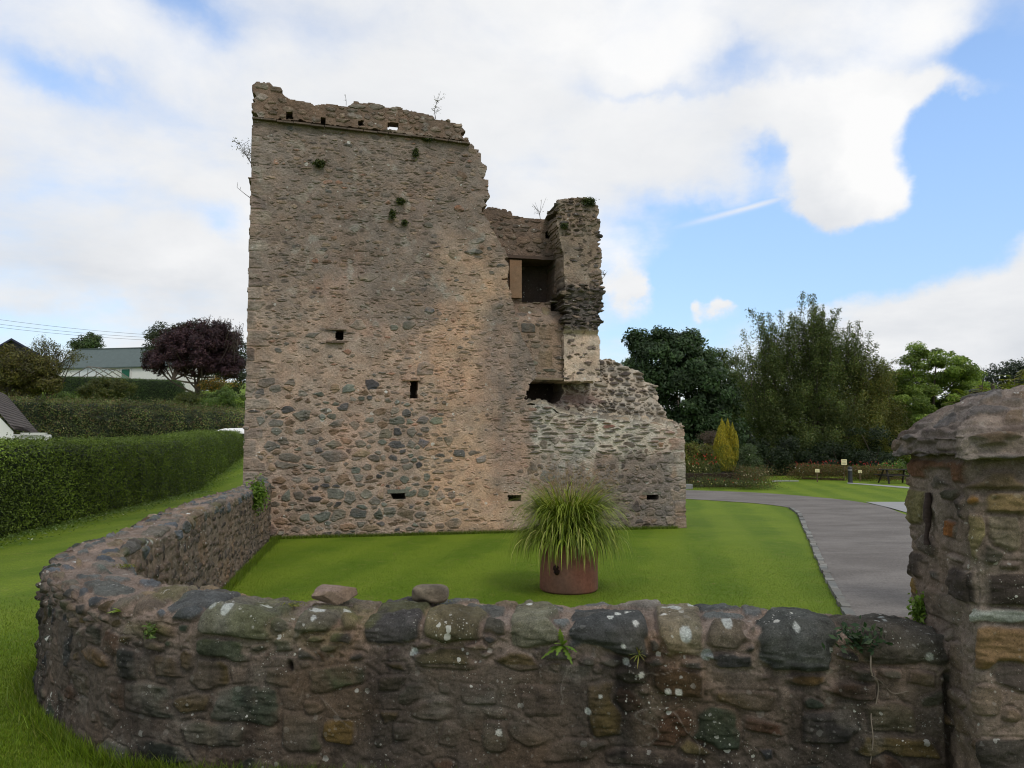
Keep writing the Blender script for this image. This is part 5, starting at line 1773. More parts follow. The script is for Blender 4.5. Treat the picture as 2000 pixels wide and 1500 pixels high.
# raised bed with golden yew, rose bush, yellow hedge
make_tree('flowering_shrub', 'yellow green leafy bank of plants on the raised bed beside the ruin', 'shrub', (PY(1365, 925, 39.5)[0], 39.5, 0),
          [B(1368, 892, 39.5, 34, 24), B(1345, 895, 39.5, 26, 26), B(1330, 890, 39.5, 30, 24)], 11000, .055, [(np.array([.16, .16, .02]), 3), (np.array([.11, .13, .02]), 3), (np.array([.14, .08, .03]), 1.2), (np.array([.07, .09, .02]), 2)], clump=.24, seed=33, nclump=130, nlimb=6, trunk_r=.04, flat=1.0)
make_tree('rose_bush', 'grey green sprawling rose bush with a few pale blooms right of the golden yew', 'shrub', (PY(1458, 930, 38.5)[0], 38.5, 0),
          [B(1460, 895, 38.5, 26, 26), B(1470, 915, 38.5, 24, 24), B(1440, 905, 38.5, 18, 24)], 9000, .05, [(np.array([.055, .085, .030]), 4), (np.array([.08, .11, .045]), 2), (np.array([.5, .48, .40]), .05)], clump=.26, seed=34, nclump=90, nlimb=8, trunk_r=.04)
make_tree('bronze_shrub', 'brown leafless looking shrub behind the golden yew', 'shrub', (PY(1390, 905, 43)[0], 43, 0), [B(1388, 870, 43, 20, 30)], 4000, .05, [(np.array([.10, .07, .055]), 3), (np.array([.07, .05, .04]), 2)], clump=.3, seed=35, nclump=50, nlimb=6, trunk_r=.04)


def golden_yew():
    rg = np.random.default_rng(36)
    Yc = 38.0
    base = np.array([PY(1418, 925, Yc)[0], Yc, 0.3])
    root = empty('golden_yew', base, 'tight upright golden columnar yew standing on the raised bed', 'conifer')
    A, N_, T_ = [], [], []
    k = Yc / F
    for x, top, bot, w in [(1404, 832, 905, 9), (1409, 818, 910, 8), (1416, 824, 918, 9), (1424, 818, 915, 9), (1431, 826, 910, 8), (1400, 850, 900, 7), (1436, 842, 900, 6), (1418, 860, 920, 13), (1412, 870, 920, 12), (1427, 872, 918, 12)]:
        n = 2600
        t = rg.random(n) ** .85
        z = PY(x, bot, Yc)[2] + t * (top - bot) * -1 * k * 1.0
        z = PY(x, bot, Yc)[2] + t * ((bot - top) * k)
        r = w * 0.98 * k * (1 - t ** 5) * (0.55 + .45 * np.sin(np.clip(t * 2.2, 0, 1) * math.pi / 2)) * (rg.random(n) ** .35)
        th = rg.uniform(0, 6.283, n)
        yo = rg.normal(0, .12)
        A.append(np.stack([PY(x, 870, Yc)[0] + r * np.cos(th), Yc + yo + r * np.sin(th), z], 1))
        N_.append(np.stack([np.cos(th), np.sin(th), .3 + 0 * th], 1)); T_.append(t)
    A, N_, T_ = np.vstack(A), np.vstack(N_), np.concatenate(T_)
    V, Fq = leaf_quads(A, .045 * rg.uniform(.6, 1.3, len(A)), rg, N_, .6, .4, long_dir=np.tile([0, 0, 1.0], (len(A), 1)))
    C = leaf_cols(len(A), [(np.array([.46, .36, .025]), 3), (np.array([.34, .30, .025]), 3), (np.array([.15, .17, .02]), 1.5)], rg, .25)
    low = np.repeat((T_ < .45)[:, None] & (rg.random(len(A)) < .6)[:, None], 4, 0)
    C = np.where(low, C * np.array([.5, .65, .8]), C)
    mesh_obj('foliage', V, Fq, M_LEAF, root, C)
    mb = MB(); mb.tube([base, base + [0, 0, .5], base + [.05, 0, 1.6]], [.09, .08, .03], 7); mb.build('trunk', M_BARK, root)


golden_yew()

rgw = np.random.default_rng(90)
bl = [B(x_, 840, 74, 90, 70, 1.0) for x_ in range(1380, 2080, 70)] + [B(x_, 790, 80, 60, 40, 1.0) for x_ in range(1440, 1800, 60)]
bl += [B(x_, 790, 95, 70, 34, 1.0) for x_ in range(560, 1160, 50)]
p_, o_, h_, _, _ = blobs_points(bl, 80000, rgw, 1.3, 560, .5, .9)
V_, F_q = leaf_quads(p_, .24 * rgw.uniform(.6, 1.2, len(p_)), rgw, o_, .5, .7)
tag(mesh_obj('woodland', V_, F_q, M_LEAF, None, leaf_cols(len(p_), G_dark + [(np.array([.05, .065, .02]), 3)], rgw, .25, 1 + .5 * (h_ - .5))), kind='stuff')

# far left hillside
def L3(px, py, Y): return PY(px, py, Y)


make_tree('purple_tree', 'dark purple leaved spreading tree beside the white house', 'tree', (L3(385, 760, 62)[0], 62, gz(L3(385, 760, 62)[0], 62)),
          [B(385, 690, 62, 66, 42, 1.2), B(350, 670, 62, 42, 30), B(420, 665, 62, 44, 34), B(320, 705, 62, 34, 22), B(440, 705, 62, 34, 36), B(300, 712, 62, 20, 12), B(395, 650, 62, 50, 20)], 56000, .12, [(c_ * np.array([1.3, 1.15, 1.35]), w_) for c_, w_ in G_purple], clump=.5, trunk_r=.22, seed=41, nclump=300, tone=.35, nlimb=30)
# wispy shoots of the purple tree
rg = np.random.default_rng(42); mb = MB(); A = []
for i in range(70):
    x = rg.uniform(395, 476); y = 632 + abs(x - 420) * .35 + rg.uniform(-22, 25)
    a = PY(x - rg.uniform(5, 20), y + 45, 62 + rg.normal(0, 1)); b = PY(x, y, 62 + rg.normal(0, 1))
    mb.tube(catmull(np.array([a, (a + b) / 2 + rg.normal(0, .08, 3), b]), 4), .014, 4)
    t = rg.random((26, 1)) ** .7
    A.append(a + (b - a) * t + rg.normal(0, .09, (26, 3)))
A = np.vstack(A); V, Fq = leaf_quads(A, .075, rg)
pt = [o for o in COL.objects if o.name.startswith('purple_tree')][0]
mesh_obj('wispy_leaves', V, Fq, M_LEAF, pt, leaf_cols(len(A), G_purple, rg)); mb.build('shoots', M_BARK, pt)
make_tree('dark_tree', 'dark green rounded tree behind the purple tree', 'tree', (L3(340, 745, 76)[0], 76, gz(L3(340, 745, 76)[0], 76)),
          [B(330, 660, 76, 40, 28), B(360, 645, 76, 40, 18, 1.2), B(305, 660, 76, 20, 14), B(300, 690, 76, 22, 20), B(440, 690, 76, 40, 50), B(465, 730, 76, 20, 40)], 15000, .16, [(np.array([.03, .045, .018]), 3), (np.array([.05, .06, .025]), 2)], clump=.7, seed=43, nclump=110)
make_tree('small_tree', 'small round green tree behind the ridge of the white house', 'tree', (L3(172, 720, 105)[0], 105, gz(L3(172, 720, 105)[0], 105)),
          [B(172, 668, 105, 26, 14), B(150, 672, 105, 10, 8), B(185, 660, 105, 14, 9), B(165, 685, 105, 20, 10)], 5000, .20, [(np.array([.05, .085, .03]), 3), (np.array([.07, .10, .035]), 2)], clump=.8, seed=44, nclump=46)
make_tree('brown_shrub', 'large brownish green leafy bush at the left edge below the dark gabled roof', 'bush', (L3(40, 790, 52)[0], 52, gz(L3(40, 790, 52)[0], 52)),
          [B(30, 720, 52, 44, 40), B(70, 730, 52, 36, 34), B(20, 760, 52, 50, 26), B(95, 745, 52, 22, 26), B(5, 700, 52, 30, 30)], 26000, .10, [(np.array([.115, .105, .024]), 3), (np.array([.085, .09, .022]), 3), (np.array([.15, .13, .03]), 1), (np.array([.06, .05, .02]), 2)], clump=.5, seed=45, nclump=180, nlimb=8)
make_tree('twiggy_tree', 'sparse twiggy small tree standing over the brownish bush', 'tree', (L3(95, 760, 54)[0], 54, gz(L3(95, 760, 54)[0], 54)),
          [B(90, 680, 54, 30, 14), B(75, 672, 54, 18, 8), B(115, 695, 54, 30, 16), B(100, 715, 54, 34, 24), B(150, 700, 54, 26, 10), B(135, 690, 54, 16, 8)], 3600, .085, [(np.array([.07, .07, .02]), 3), (np.array([.10, .10, .03]), 1)], clump=.55, seed=46, nclump=70, shell=.3, nlimb=46, trunk_r=.08)
for i, (x, y, Y_, rx, ry, n, pal_, lab) in enumerate([
        (215, 760, 60, 52, 20, 11000, G_olive, 'low olive domed bush in front of the tall clipped hedge'),
        (120, 776, 58, 34, 8, 4000, G_mid, 'flat little green bush left of the olive domed bush'),
        (380, 782, 57, 40, 16, 7000, [(np.array([.09, .10, .02]), 2), (np.array([.06, .08, .02]), 3)], 'yellowish bush at the foot of the purple tree'),
        (440, 785, 54, 44, 26, 10000, G_mid, 'tall green bush against the left corner of the tower'),
        (425, 750, 60, 40, 10, 3000, [(np.array([.30, .16, .02]), 1), (np.array([.09, .09, .02]), 3)], 'orange flowering shrub under the purple tree')]):
    bx_ = L3(x, y + ry, Y_)
    make_tree('bush', lab, 'bush', (bx_[0], Y_, gz(bx_[0], Y_)), [B(x, y, Y_, rx, ry), B(x - rx * .3, y + ry * .3, Y_, rx * .8, ry)], n, .085, pal_, clump=.36, seed=50 + i, nclump=90, nlimb=5, trunk_r=.04)


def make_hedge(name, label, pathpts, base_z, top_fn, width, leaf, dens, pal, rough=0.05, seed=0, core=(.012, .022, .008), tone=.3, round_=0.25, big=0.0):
    """pathpts: plan points; top_fn(s)->top z; base_z(s)"""
    rg = np.random.default_rng(seed)
    p, s = resample(catmull(np.array(pathpts, float), 12), 0.25)
    tan = np.gradient(p, axis=0); tan /= np.linalg.norm(tan, axis=1)[:, None]
    nr = np.stack([tan[:, 1], -tan[:, 0]], 1)
    nt = 40
    tt = np.linspace(0, 1, nt)
    # cross-section: up one side, over, down the other (superellipse)
    a = math.pi * (1 - tt)
    ex = .30 if round_ < .3 else .5
    cx = np.sign(np.cos(a)) * np.abs(np.cos(a)) ** ex; cz = np.abs(np.sin(a)) ** ex
    S, A_ = np.meshgrid(s, tt, indexing='ij')
    bz = np.array([base_z(q) for q in s]); tz = np.array([top_fn(q) for q in s])
    endf = np.clip(np.minimum(s, s[-1] - s) / .6, .02, 1) ** .5
    tz = bz + (tz - bz) * (.15 + .85 * endf)
    nse = fbm(S, A_ * 5, .8, 3, seed) * big + fbm(S, A_ * 5, .25, 2, seed + 3) * rough
    wv = width / 2 * endf[:, None] + nse
    Pp = np.stack([p[:, 0, None] + nr[:, 0, None] * cx[None] * wv, p[:, 1, None] + nr[:, 1, None] * cx[None] * wv, bz[:, None] + (tz - bz)[:, None] * cz[None] + nse * (cz[None] > .6)], -1)
    shrink = 0.06
    N = normals_of(Pp)
    cpt = np.stack([p[:, 0], p[:, 1], (bz + tz) / 2], 1)[:, None]
    sg = np.sign(np.sum((Pp - cpt) * N, -1).mean())
    N = N * sg
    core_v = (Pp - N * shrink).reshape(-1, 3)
    q = grid_faces(*S.shape)
    # leaves sampled over quads by area
    P00, P10, P01 = Pp[:-1, :-1], Pp[1:, :-1], Pp[:-1, 1:]
    area = np.linalg.norm(np.cross(P10 - P00, P01 - P00), axis=-1)
    n = int(area.sum() * dens)
    k = rg.choice(area.size, n, p=(area / area.sum()).ravel())
    i, j = np.unravel_index(k, area.shape)
    u, v = rg.random((n, 1)), rg.random((n, 1))
    pos = Pp[i, j] * (1 - u) * (1 - v) + Pp[i + 1, j] * u * (1 - v) + Pp[i, j + 1] * (1 - u) * v + Pp[i + 1, j + 1] * u * v
    nn = N[i, j]
    pos = pos + nn * rg.normal(0, rough * .6 + .015, (n, 1))
    stray = rg.random(n) < .025
    pos[stray] += (nn[stray] + [0, 0, .5]) * rg.random((stray.sum(), 1)) * (.06 + rough)
    V, Fq = leaf_quads(pos, leaf * rg.uniform(.6, 1.3, n), rg, nn * .6 + np.array([0, 0, .5]), .45, .65)
    tn = 1 + tone * 3 * fbm(S[i, j] + pos[:, 2] * .3, pos[:, 2], .7, 4, seed + 8)
    C = leaf_cols(n, pal, rg, .3, np.clip(tn, .4, 1.8))
    V = np.vstack([core_v, V]); Fq = Fq + len(core_v)
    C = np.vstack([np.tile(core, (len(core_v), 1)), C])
    o = mesh_obj(name, V, [np.vstack([q, Fq])], M_HEDGE, None, C)
    return tag(o, label, 'hedge')


# near clipped hedge
hp0, hp1 = PZ(-60, 1062, .36), PZ(475, 938, .34)
A0, A1 = np.array(hp0[:2]), np.array(hp1[:2])
d01 = (A1 - A0); L01 = np.linalg.norm(d01); d01 /= L01
nleft = np.array([-d01[1], d01[0]])
wid = 1.5
pc = [A0 - d01 * 6 + nleft * wid / 2, A0 + nleft * wid / 2, A0 + d01 * L01 * .33 + nleft * wid / 2, A0 + d01 * L01 * .66 + nleft * wid / 2, A1 + nleft * wid / 2, A1 + d01 * 8 + nleft * wid / 2]


def near_top(s):
    u = (s - 6) / L01
    xs = [-.4, 0.0, .35, .60, .72, .85, 1.0, 1.4]
    zs = [2.0, 2.02, 2.12, 2.26, 2.46, 2.56, 2.62, 2.7]
    return float(np.interp(u, xs, zs))


make_hedge('clipped_hedge', 'long dark green neatly clipped hedge running along the left lawn', pc, lambda s: .3, near_top, wid, .028, 1500,
           [(np.array([.092, .145, .016]), 4), (np.array([.13, .185, .022]), 3), (np.array([.058, .095, .012]), 2), (np.array([.10, .13, .04]), .5)], rough=.05, seed=61, tone=.35, round_=.2, big=.06)
# loose mixed hedge behind it
q0, q1, q2, q3, q4 = L3(-60, 790, 40), L3(120, 790, 42), L3(280, 790, 43), L3(400, 800, 43), L3(540, 812, 42)
make_hedge('loose_hedge', 'broad untrimmed hedge of mixed green and russet leaves behind the clipped hedge', [q[:2] for q in (q0, q1, q2, q3, q4)], lambda s: 1.5,
           lambda s: float(np.interp(s, [0, 4, 9, 12, 15.5], [PY(0, 778, 41)[2], PY(200, 786, 41)[2], PY(330, 790, 42)[2], PY(400, 800, 42)[2], PY(470, 815, 42)[2]])), 3.2, .05, 700,
           [(np.array([.10, .14, .035]), 4), (np.array([.14, .165, .045]), 3), (np.array([.16, .105, .045]), 2.4), (np.array([.065, .07, .03]), 2), (np.array([.3, .28, .15]), .2)], rough=.22, seed=62, tone=.5, round_=.5, big=.35)
r0, r1 = L3(100, 745, 70), L3(366, 748, 68)
make_hedge('tall_hedge', 'tall square clipped dark hedge below the white house', [r0[:2], (r0[:2] + r1[:2]) / 2, r1[:2]], lambda s: 5.2,
           lambda s: float(np.interp(s, [0, 12.5], [PY(110, 736, 70)[2], PY(366, 744, 68)[2]])), 1.6, .06, 420, [(np.array([.045, .082, .020]), 4), (np.array([.065, .105, .025]), 2)], rough=.06, seed=63, tone=.25, round_=.2)
# ------------------------------------------------------------------ buildings on the hillside
M_WHITE = plain_mat('white_render', lin(236, 236, 232) * .9, .9, .06, 2)
M_SLATE = plain_mat('slate_roof', lin(98, 112, 110) * .72, .8, .22, 3, bump=.3)
M_TILE = plain_mat('brown_tiles', lin(96, 88, 84) * .7, .85, .3, 4, bump=.4)
M_GREEN = plain_mat('green_paint', lin(30, 105, 82) * .8, .5, .1, 3)
M_WOODW = plain_mat('white_painted_wood', lin(225, 225, 220) * .85, .6, .05, 3)
M_ALU = plain_mat('weathered_frame', lin(120, 116, 104) * .7, .5, .15, 4)
M_BLUE = plain_mat('dark_blue_roof', lin(52, 54, 84) * .7, .7, .15, 3)
m_, T_gl, b_ = new_mat('greenhouse_glass')
b_.inputs['Base Color'].default_value = (.55, .62, .6, 1); b_.inputs['Roughness'].default_value = .08
b_.inputs['Transmission Weight'].default_value = .85; b_.inputs['Alpha'].default_value = .3
M_GLASS = m_


def house_frame(pA, pB, depth):
    """frame with a front wall from plan point pA to pB"""
    a, b = np.array(pA, float), np.array(pB, float)
    d = (b - a); L = np.linalg.norm(d); d /= L
    n = np.array([-d[1], d[0]])
    return (lambda u, v, z: np.array([*(a + d * u + n * v), z])), L


def gable_roof(mb, Fr, L, D, z0, z1, over=.3, th=.12, col=(1, 1, 1)):
    for sgn in (0, 1):
        v0 = -over if sgn == 0 else D + over
        zz = z0 - over * (z1 - z0) / (D / 2)
        P = [Fr(-over, v0, zz), Fr(L + over, v0, zz), Fr(L + over, D / 2, z1), Fr(-over, D / 2, z1)]
        Q = [p + np.array([0, 0, th]) for p in P]
        mb.add(P + Q, [[0, 3, 2, 1], [4, 5, 6, 7], [0, 1, 5, 4], [1, 2, 6, 5], [3, 0, 4, 7]], col)


def gable_walls(mb, Fr, L, D, zb, z0, z1):
    V = [Fr(0, 0, zb), Fr(L, 0, zb), Fr(L, D, zb), Fr(0, D, zb), Fr(0, 0, z0), Fr(L, 0, z0), Fr(L, D, z0), Fr(0, D, z0)]
    mb.add(V, [[0, 1, 5, 4], [1, 2, 6, 5], [2, 3, 7, 6], [3, 0, 4, 7]])
    mb.add([Fr(0, 0, z0), Fr(0, D, z0), Fr(0, D / 2, z1)], [[0, 1, 2]]); mb.add([Fr(L, 0, z0), Fr(L, D, z0), Fr(L, D / 2, z1)], [[0, 1, 2]])


# long white outbuilding with a grey roof
Yh = 86
a, b = PY(112, 740, Yh), PY(372, 745, Yh - 3)
Fr, L = house_frame(a[:2], b[:2], 6)
ze, zr, zb = PY(112, 718, Yh)[2], PY(140, 685, Yh + 3)[2], PY(112, 775, Yh)[2]
root = empty('white_house', Fr(L / 2, 3, gz(*(Fr(L / 2, 3, 0)[:2]))), 'long low white house with a grey slate roof on the hillside', 'house')
mb = MB(); gable_walls(mb, Fr, L, 6, zb - 1.5, ze, zr - .05); mb.build('wall', M_WHITE, root)
mb = MB(); gable_roof(mb, Fr, L, 6, ze, zr, .25); mb.build('roof', M_SLATE, root)
mb = MB(); mb.box(Fr(L / 2, 3, zr + .14), (Fr(L / 2, 0, 0) - Fr(0, 0, 0)), np.array([0, .12, 0]), np.array([0, 0, .06])); mb.build('ridge', M_SLATE, root)


def on_house(px, py): 
    p = PY(px, py, Yh - .6)
    return p


def wall_patch(name, x0, y0, x1, y1, mat, proud=.03, th=.05):
    u0 = (PY(x0, 740, Yh - 1.2)[:2] - a[:2]) @ (b[:2] - a[:2]) / np.linalg.norm(b[:2] - a[:2])
    u1 = (PY(x1, 740, Yh - 1.2)[:2] - a[:2]) @ (b[:2] - a[:2]) / np.linalg.norm(b[:2] - a[:2])
    z1, z0 = PY(x0, y0, Yh - 1.2)[2], PY(x0, y1, Yh - 1.2)[2]
    mb = MB()
    c = (Fr(u0, -proud, z0) + Fr(u1, -proud, z1)) / 2
    mb.box(c, (Fr(u1, 0, 0) - Fr(u0, 0, 0)) / 2, (Fr(0, 1, 0) - Fr(0, 0, 0)) * th / 2, np.array([0, 0, (z1 - z0) / 2]))
    return mb.build(name, mat, root)


wall_patch('door', 241, 722, 258, 752, M_GREEN)
wall_patch('door_frame', 231, 721, 236, 752, M_WOODW, .04)
wall_patch('door_frame', 259.5, 721, 263, 752, M_WOODW, .04)

# greenhouse frame in front of it
Yg = 76
ga, gb = PY(138, 738, Yg), PY(204, 738, Yg)
zE, zR = PY(138, 736, Yg)[2], PY(170, 716, Yg)[2]
zG = gz(ga[0], Yg)
root = empty('greenhouse', ((ga[0] + gb[0]) / 2, Yg, zG), 'small greenhouse with pale pitched glass roof above the tall hedge', 'greenhouse')
mb = MB()
apex = lambda dy: np.array([(ga[0] + gb[0]) / 2 + dy * .35, Yg + dy, zR])
lf = lambda dy: np.array([ga[0] + dy * .35, Yg + dy, zE]); rt = lambda dy: np.array([gb[0] + dy * .35, Yg + dy, zE])
for dy in (0, 1.1, 2.2, 3.2):
    mb.tube([lf(dy), apex(dy)], .05, 5); mb.tube([rt(dy), apex(dy)], .05, 5)
    for f_ in (lf, rt):
        mb.tube([f_(dy), f_(dy) * [1, 1, 0] + [0, 0, zG]], .05, 5)
mb.tube([apex(0), apex(3.2)], .06, 5); mb.tube([lf(0), lf(3.2)], .05, 5); mb.tube([rt(0), rt(3.2)], .05, 5); mb.tube([lf(0), rt(0)], .04, 5)
for k in (.25, .5, .75):
    mb.tube([lf(0) * (1 - k) + rt(0) * k, lf(0) * (1 - k) + rt(0) * k + [0, 0, (zR - zE) * (1 - abs(2 * k - 1))]], .035, 5)
mb.build('frame', M_ALU, root)
mb = MB()
mb.add([lf(0), lf(3.2), apex(3.2), apex(0)], [[0, 1, 2, 3]]); mb.add([rt(0), rt(3.2), apex(3.2), apex(0)], [[0, 1, 2, 3]])
mb.build('glass', M_GLASS, root)

# dark gabled roof at the far left
Yd = 70
root_c = PY(20, 700, Yd)
a_, b_2 = PY(-70, 700, Yd)[:2], PY(46, 700, Yd - 4)[:2]
zr, ze = PY(20, 664, Yd)[2], PY(50, 690, Yd)[2]
zb = gz(*a_) - .5
root = empty('gabled_house', (root_c[0], Yd, zb + .5), 'dark blue gabled roof of a house behind the bush at the left edge', 'house')
W_ = 7.5
X0, X1 = PY(22, 664, Yd)[0] - W_ * .62, PY(22, 664, Yd)[0]
mb = MB()
xl, xr = X1 - 3.6, X1 + 3.3
for xa, za, xb, zb_ in ((xl, ze - .9, X1, zr), (X1, zr, xr, ze - .6)):
    P = [np.array([xa, Yd, za]), np.array([xb, Yd, zb_]), np.array([xb - 6.2, Yd + 9, zb_]), np.array([xa - 6.2, Yd + 9, za])]
    mb.add(P + [p + [0, 0, .18] for p in P], [[0, 1, 2, 3], [4, 7, 6, 5], [0, 4, 5, 1], [3, 2, 6, 7], [0, 3, 7, 4], [1, 5, 6, 2]])
mb.build('roof', M_BLUE, root)
mb = MB()
Vv = [[xl + .4, Yd + .3, zb], [xr - .4, Yd + .3, zb], [xr - .4, Yd + .3, ze - .6], [X1, Yd + .3, zr - .1], [xl + .4, Yd + .3, ze - .8]]
mb.add(Vv[:3] + [Vv[4]], [[0, 1, 2, 3]]); mb.add([Vv[4], Vv[2], Vv[3]], [[0, 1, 2]])
mb.add([[xr - .4, Yd + .3, zb], [xr - 6.6, Yd + 8.7, zb], [xr - 6.6, Yd + 8.7, ze - .6], [xr - .4, Yd + .3, ze - .6]], [[0, 1, 2, 3]])
mb.build('wall', plain_mat('dark_boards', lin(60, 58, 60) * .7, .8, .2, 3), root)

# white cottage corner with tiled roof at the left edge, behind the clipped hedge
Yc = 24
root = empty('white_cottage', (PY(-60, 900, Yc)[0], Yc + 2, .3), 'white cottage gable with brown tiled roof and white gutter at the left edge', 'cottage')
P = lambda x, y, Y=Yc: PY(x, y, Y)
eR = P(74, 848)           # eaves end
apx = P(-60, 740)
mb = MB()
zc = .2
w0 = P(26, 848)
g = [np.array([P(-200, 848)[0], Yc, zc]), np.array([w0[0], Yc, zc]), np.array([w0[0], Yc, P(26, 843)[2]]), np.array([apx[0], Yc, P(-60, 752)[2]]), np.array([P(-200, 848)[0], Yc, P(-200, 860)[2]])]
mb.add([g[0], g[1], g[2], g[4]], [[0, 1, 2, 3]]); mb.add([g[4], g[2], g[3]], [[0, 1, 2]])
# recessed side wall under the eaves
w1 = P(66, 848)
mb.add([[w0[0], Yc + .9, zc], [w1[0], Yc + .9, zc], [w1[0], Yc + .9, P(66, 848)[2]], [w0[0], Yc + .9, P(26, 848)[2]]], [[0, 1, 2, 3]])
mb.add([[w0[0], Yc, zc], [w0[0], Yc + .9, zc], [w0[0], Yc + .9, P(26, 848)[2]], [w0[0], Yc, P(26, 848)[2]]], [[0, 1, 2, 3]])
mb.add([[w1[0], Yc + .9, zc], [w1[0] - 4.2, Yc + 8, zc], [w1[0] - 4.2, Yc + 8, P(66, 848)[2]], [w1[0], Yc + .9, P(66, 848)[2]]], [[0, 1, 2, 3]])
mb.build('wall', M_WHITE, root)
mb = MB()
# tiled slope falling to the right, in overlapping courses
n = 15
top, bot0, bot1 = P(-60, 742), P(26, 842), P(72, 846)
rg = np.random.default_rng(3)
for k in range(n):
    t0, t1 = k / n, (k + 1) / n
    A_ = apx * (1 - t0) + np.array([bot0[0], Yc, bot0[2]]) * t0; Bq = apx * (1 - t1) + np.array([bot0[0], Yc, bot0[2]]) * t1
    for j in range(26):
        y0, y1 = Yc - .08 + j * .33, Yc - .08 + (j + 1) * .33 - .02
        c = lin(92, 82, 78) * rg.uniform(.55, 1.0)
        sh = 1.0
        ext = (t0 * .8) if True else 0
        lift = np.array([0, 0, .03])
        o_ = np.array([(bot1[0] - bot0[0]) * 0, 0, 0])
        p0, p1 = A_ + o_, Bq + o_
        k0_, k1_ = (y0 - Yc) * .52, (y1 - Yc) * .52
        mb.add([[p0[0] - k0_, y0, p0[2] + .05], [p1[0] - k0_, y0, p1[2] + .085], [p1[0] - k1_, y1, p1[2] + .085], [p0[0] - k1_, y1, p0[2] + .05],
                [p1[0] - k0_, y0, p1[2] + .05], [p1[0] - k1_, y1, p1[2] + .05]], [[0, 1, 2, 3], [1, 4, 5, 2]], c)
# lower tile apron towards the gutter
for k in range(6):
    t0, t1 = k / 6, (k + 1) / 6
    p0 = bot0 * (1 - t0) + bot1 * t0; p1 = bot0 * (1 - t1) + bot1 * t1
    q0_, q1_ = P(0, 800), P(60, 838)
    for j in range(24):
        y0, y1 = Yc + .5 + j * .33, Yc + .5 + (j + 1) * .33 - .02
        zA = bot0[2] + .25 - (p0[0] - bot0[0]) * .55; zB_ = bot0[2] + .25 - (p1[0] - bot0[0]) * .55
        k0_, k1_ = (y0 - Yc) * .55, (y1 - Yc) * .55
        mb.add([[p0[0] - k0_, y0, zA], [p1[0] - k0_, y0, zB_ + .02], [p1[0] - k1_, y1, zB_ + .02], [p0[0] - k1_, y1, zA]], [[0, 1, 2, 3]], lin(92, 82, 78) * rg.uniform(.55, 1.0))
mb.build('roof', plain_mat('cottage_tiles', (1, 1, 1), .85, .2, 8, use_col=True), root)
mb = MB()
gy0 = P(26, 846); gy1 = P(75, 849)
mb.bx(gy0[0], gy1[0], Yc + .35, Yc + .47, gy0[2] - .06, gy0[2] + .02, (1, 1, 1)); mb.bx(gy0[0] + .02, P(66, 855)[0], Yc + .42, Yc + .5, P(26, 858)[2], gy0[2] - .065, (1, 1, 1))
mb.build('gutter', M_WOODW, root)

# sliver of a pale roof between the hedges and the tower
Yw = 37
root = empty('shed', (PY(455, 850, Yw)[0], Yw + 1, .5), 'shed showing only the edge of its flat white roof beside the tower corner', 'shed')
p0, p1, p2 = PY(412, 846, Yw), PY(500, 836, Yw), PY(500, 848, Yw)
mb = MB()
mb.add([PY(405, 845, Yw), PY(520, 846, Yw), PY(520, 835, Yw + 2), PY(440, 836.5, Yw + 2), PY(405, 847, Yw) , PY(520, 848, Yw)], [[0, 1, 2, 3], [4, 5, 1, 0]])
mb.build('roof', M_WHITE, root)
mb = MB(); q = PY(415, 848, Yw); q2 = PY(520, 848, Yw)
mb.bx(q[0], q2[0], Yw + .2, Yw + 1.9, .2, q[2] - .05); mb.build('wall', M_WHITE, root)

# overhead lines
M_WIRE = plain_mat('cable', (.05, .05, .05), .7, .05)
for i, (y0, y1, nm) in enumerate([(606, 652, 'topmost'), (618, 657, 'middle'), (625, 662, 'lowest')]):
    a_, b_ = PY(-250, y0 - 22, 70), PY(330, y1 + 4, 84)
    t = np.linspace(0, 1, 14)[:, None]
    pts = a_ * (1 - t) + b_ * t + np.array([0, 0, -.5]) * (4 * t * (1 - t))
    mb = MB(); mb.tube(pts, .014, 4, cap=False)
    tag(mb.build('power_line', M_WIRE), 'thin overhead cable at the left, %s of the three' % nm, 'cable', 'overhead cables')

# ------------------------------------------------------------------ planter with tall grass
M_POT = stone_mat('terracotta_pot', bump=.35, dist=.004, lichen=0.0, grain=28, var=.5, rough=.8)
pc_ = PZ(1111, 1152, 0)
pr = 0.405
zt = 0.66
root = empty('planter', (pc_[0], pc_[1], 0), 'big reddish cylindrical clay planter standing on the lawn', 'planter')
nseg = 64
th = np.linspace(0, 2 * math.pi, nseg, endpoint=False)
prof = [(.0, .015), (pr - .03, .0), (pr, .03), (pr - .004, .3), (pr + .002, zt - .03), (pr - .008, zt), (pr - .045, zt), (pr - .05, zt - .10)]
V = np.array([[pc_[0] + r * math.cos(a), pc_[1] + r * math.sin(a), z] for r, z in prof for a in th])
fq = np.array([[i * nseg + k, i * nseg + (k + 1) % nseg, (i + 1) * nseg + (k + 1) % nseg, (i + 1) * nseg + k] for i in range(len(prof) - 1) for k in range(nseg)])
zz = V[:, 2]; ang_ = np.arctan2(V[:, 1] - pc_[1], V[:, 0] - pc_[0])
Cc = np.tile(lin(142, 94, 80) * .86, (len(V), 1))
grey_ = np.clip(sstep(.35 - zz + .25 * np.sin(ang_ * 3 + 1), 0, .3), 0, 1)[:, None] * .55
Cc = Cc * (1 - grey_) + lin(140, 112, 100) * .8 * grey_
mesh_obj('pot_body', V, fq, M_POT, root, Cc, True)
mb = MB(); n_ = 32
sv = [[pc_[0] + (pr - .052) * math.cos(a), pc_[1] + (pr - .052) * math.sin(a), zt - .07] for a in np.linspace(0, 6.2832, n_, endpoint=False)] + [[pc_[0], pc_[1], zt - .03]]
mb.add(sv, [[k, (k + 1) % n_, n_] for k in range(n_)], lin(50, 38, 30) * .8)
mb.build('soil', M_POT, root)
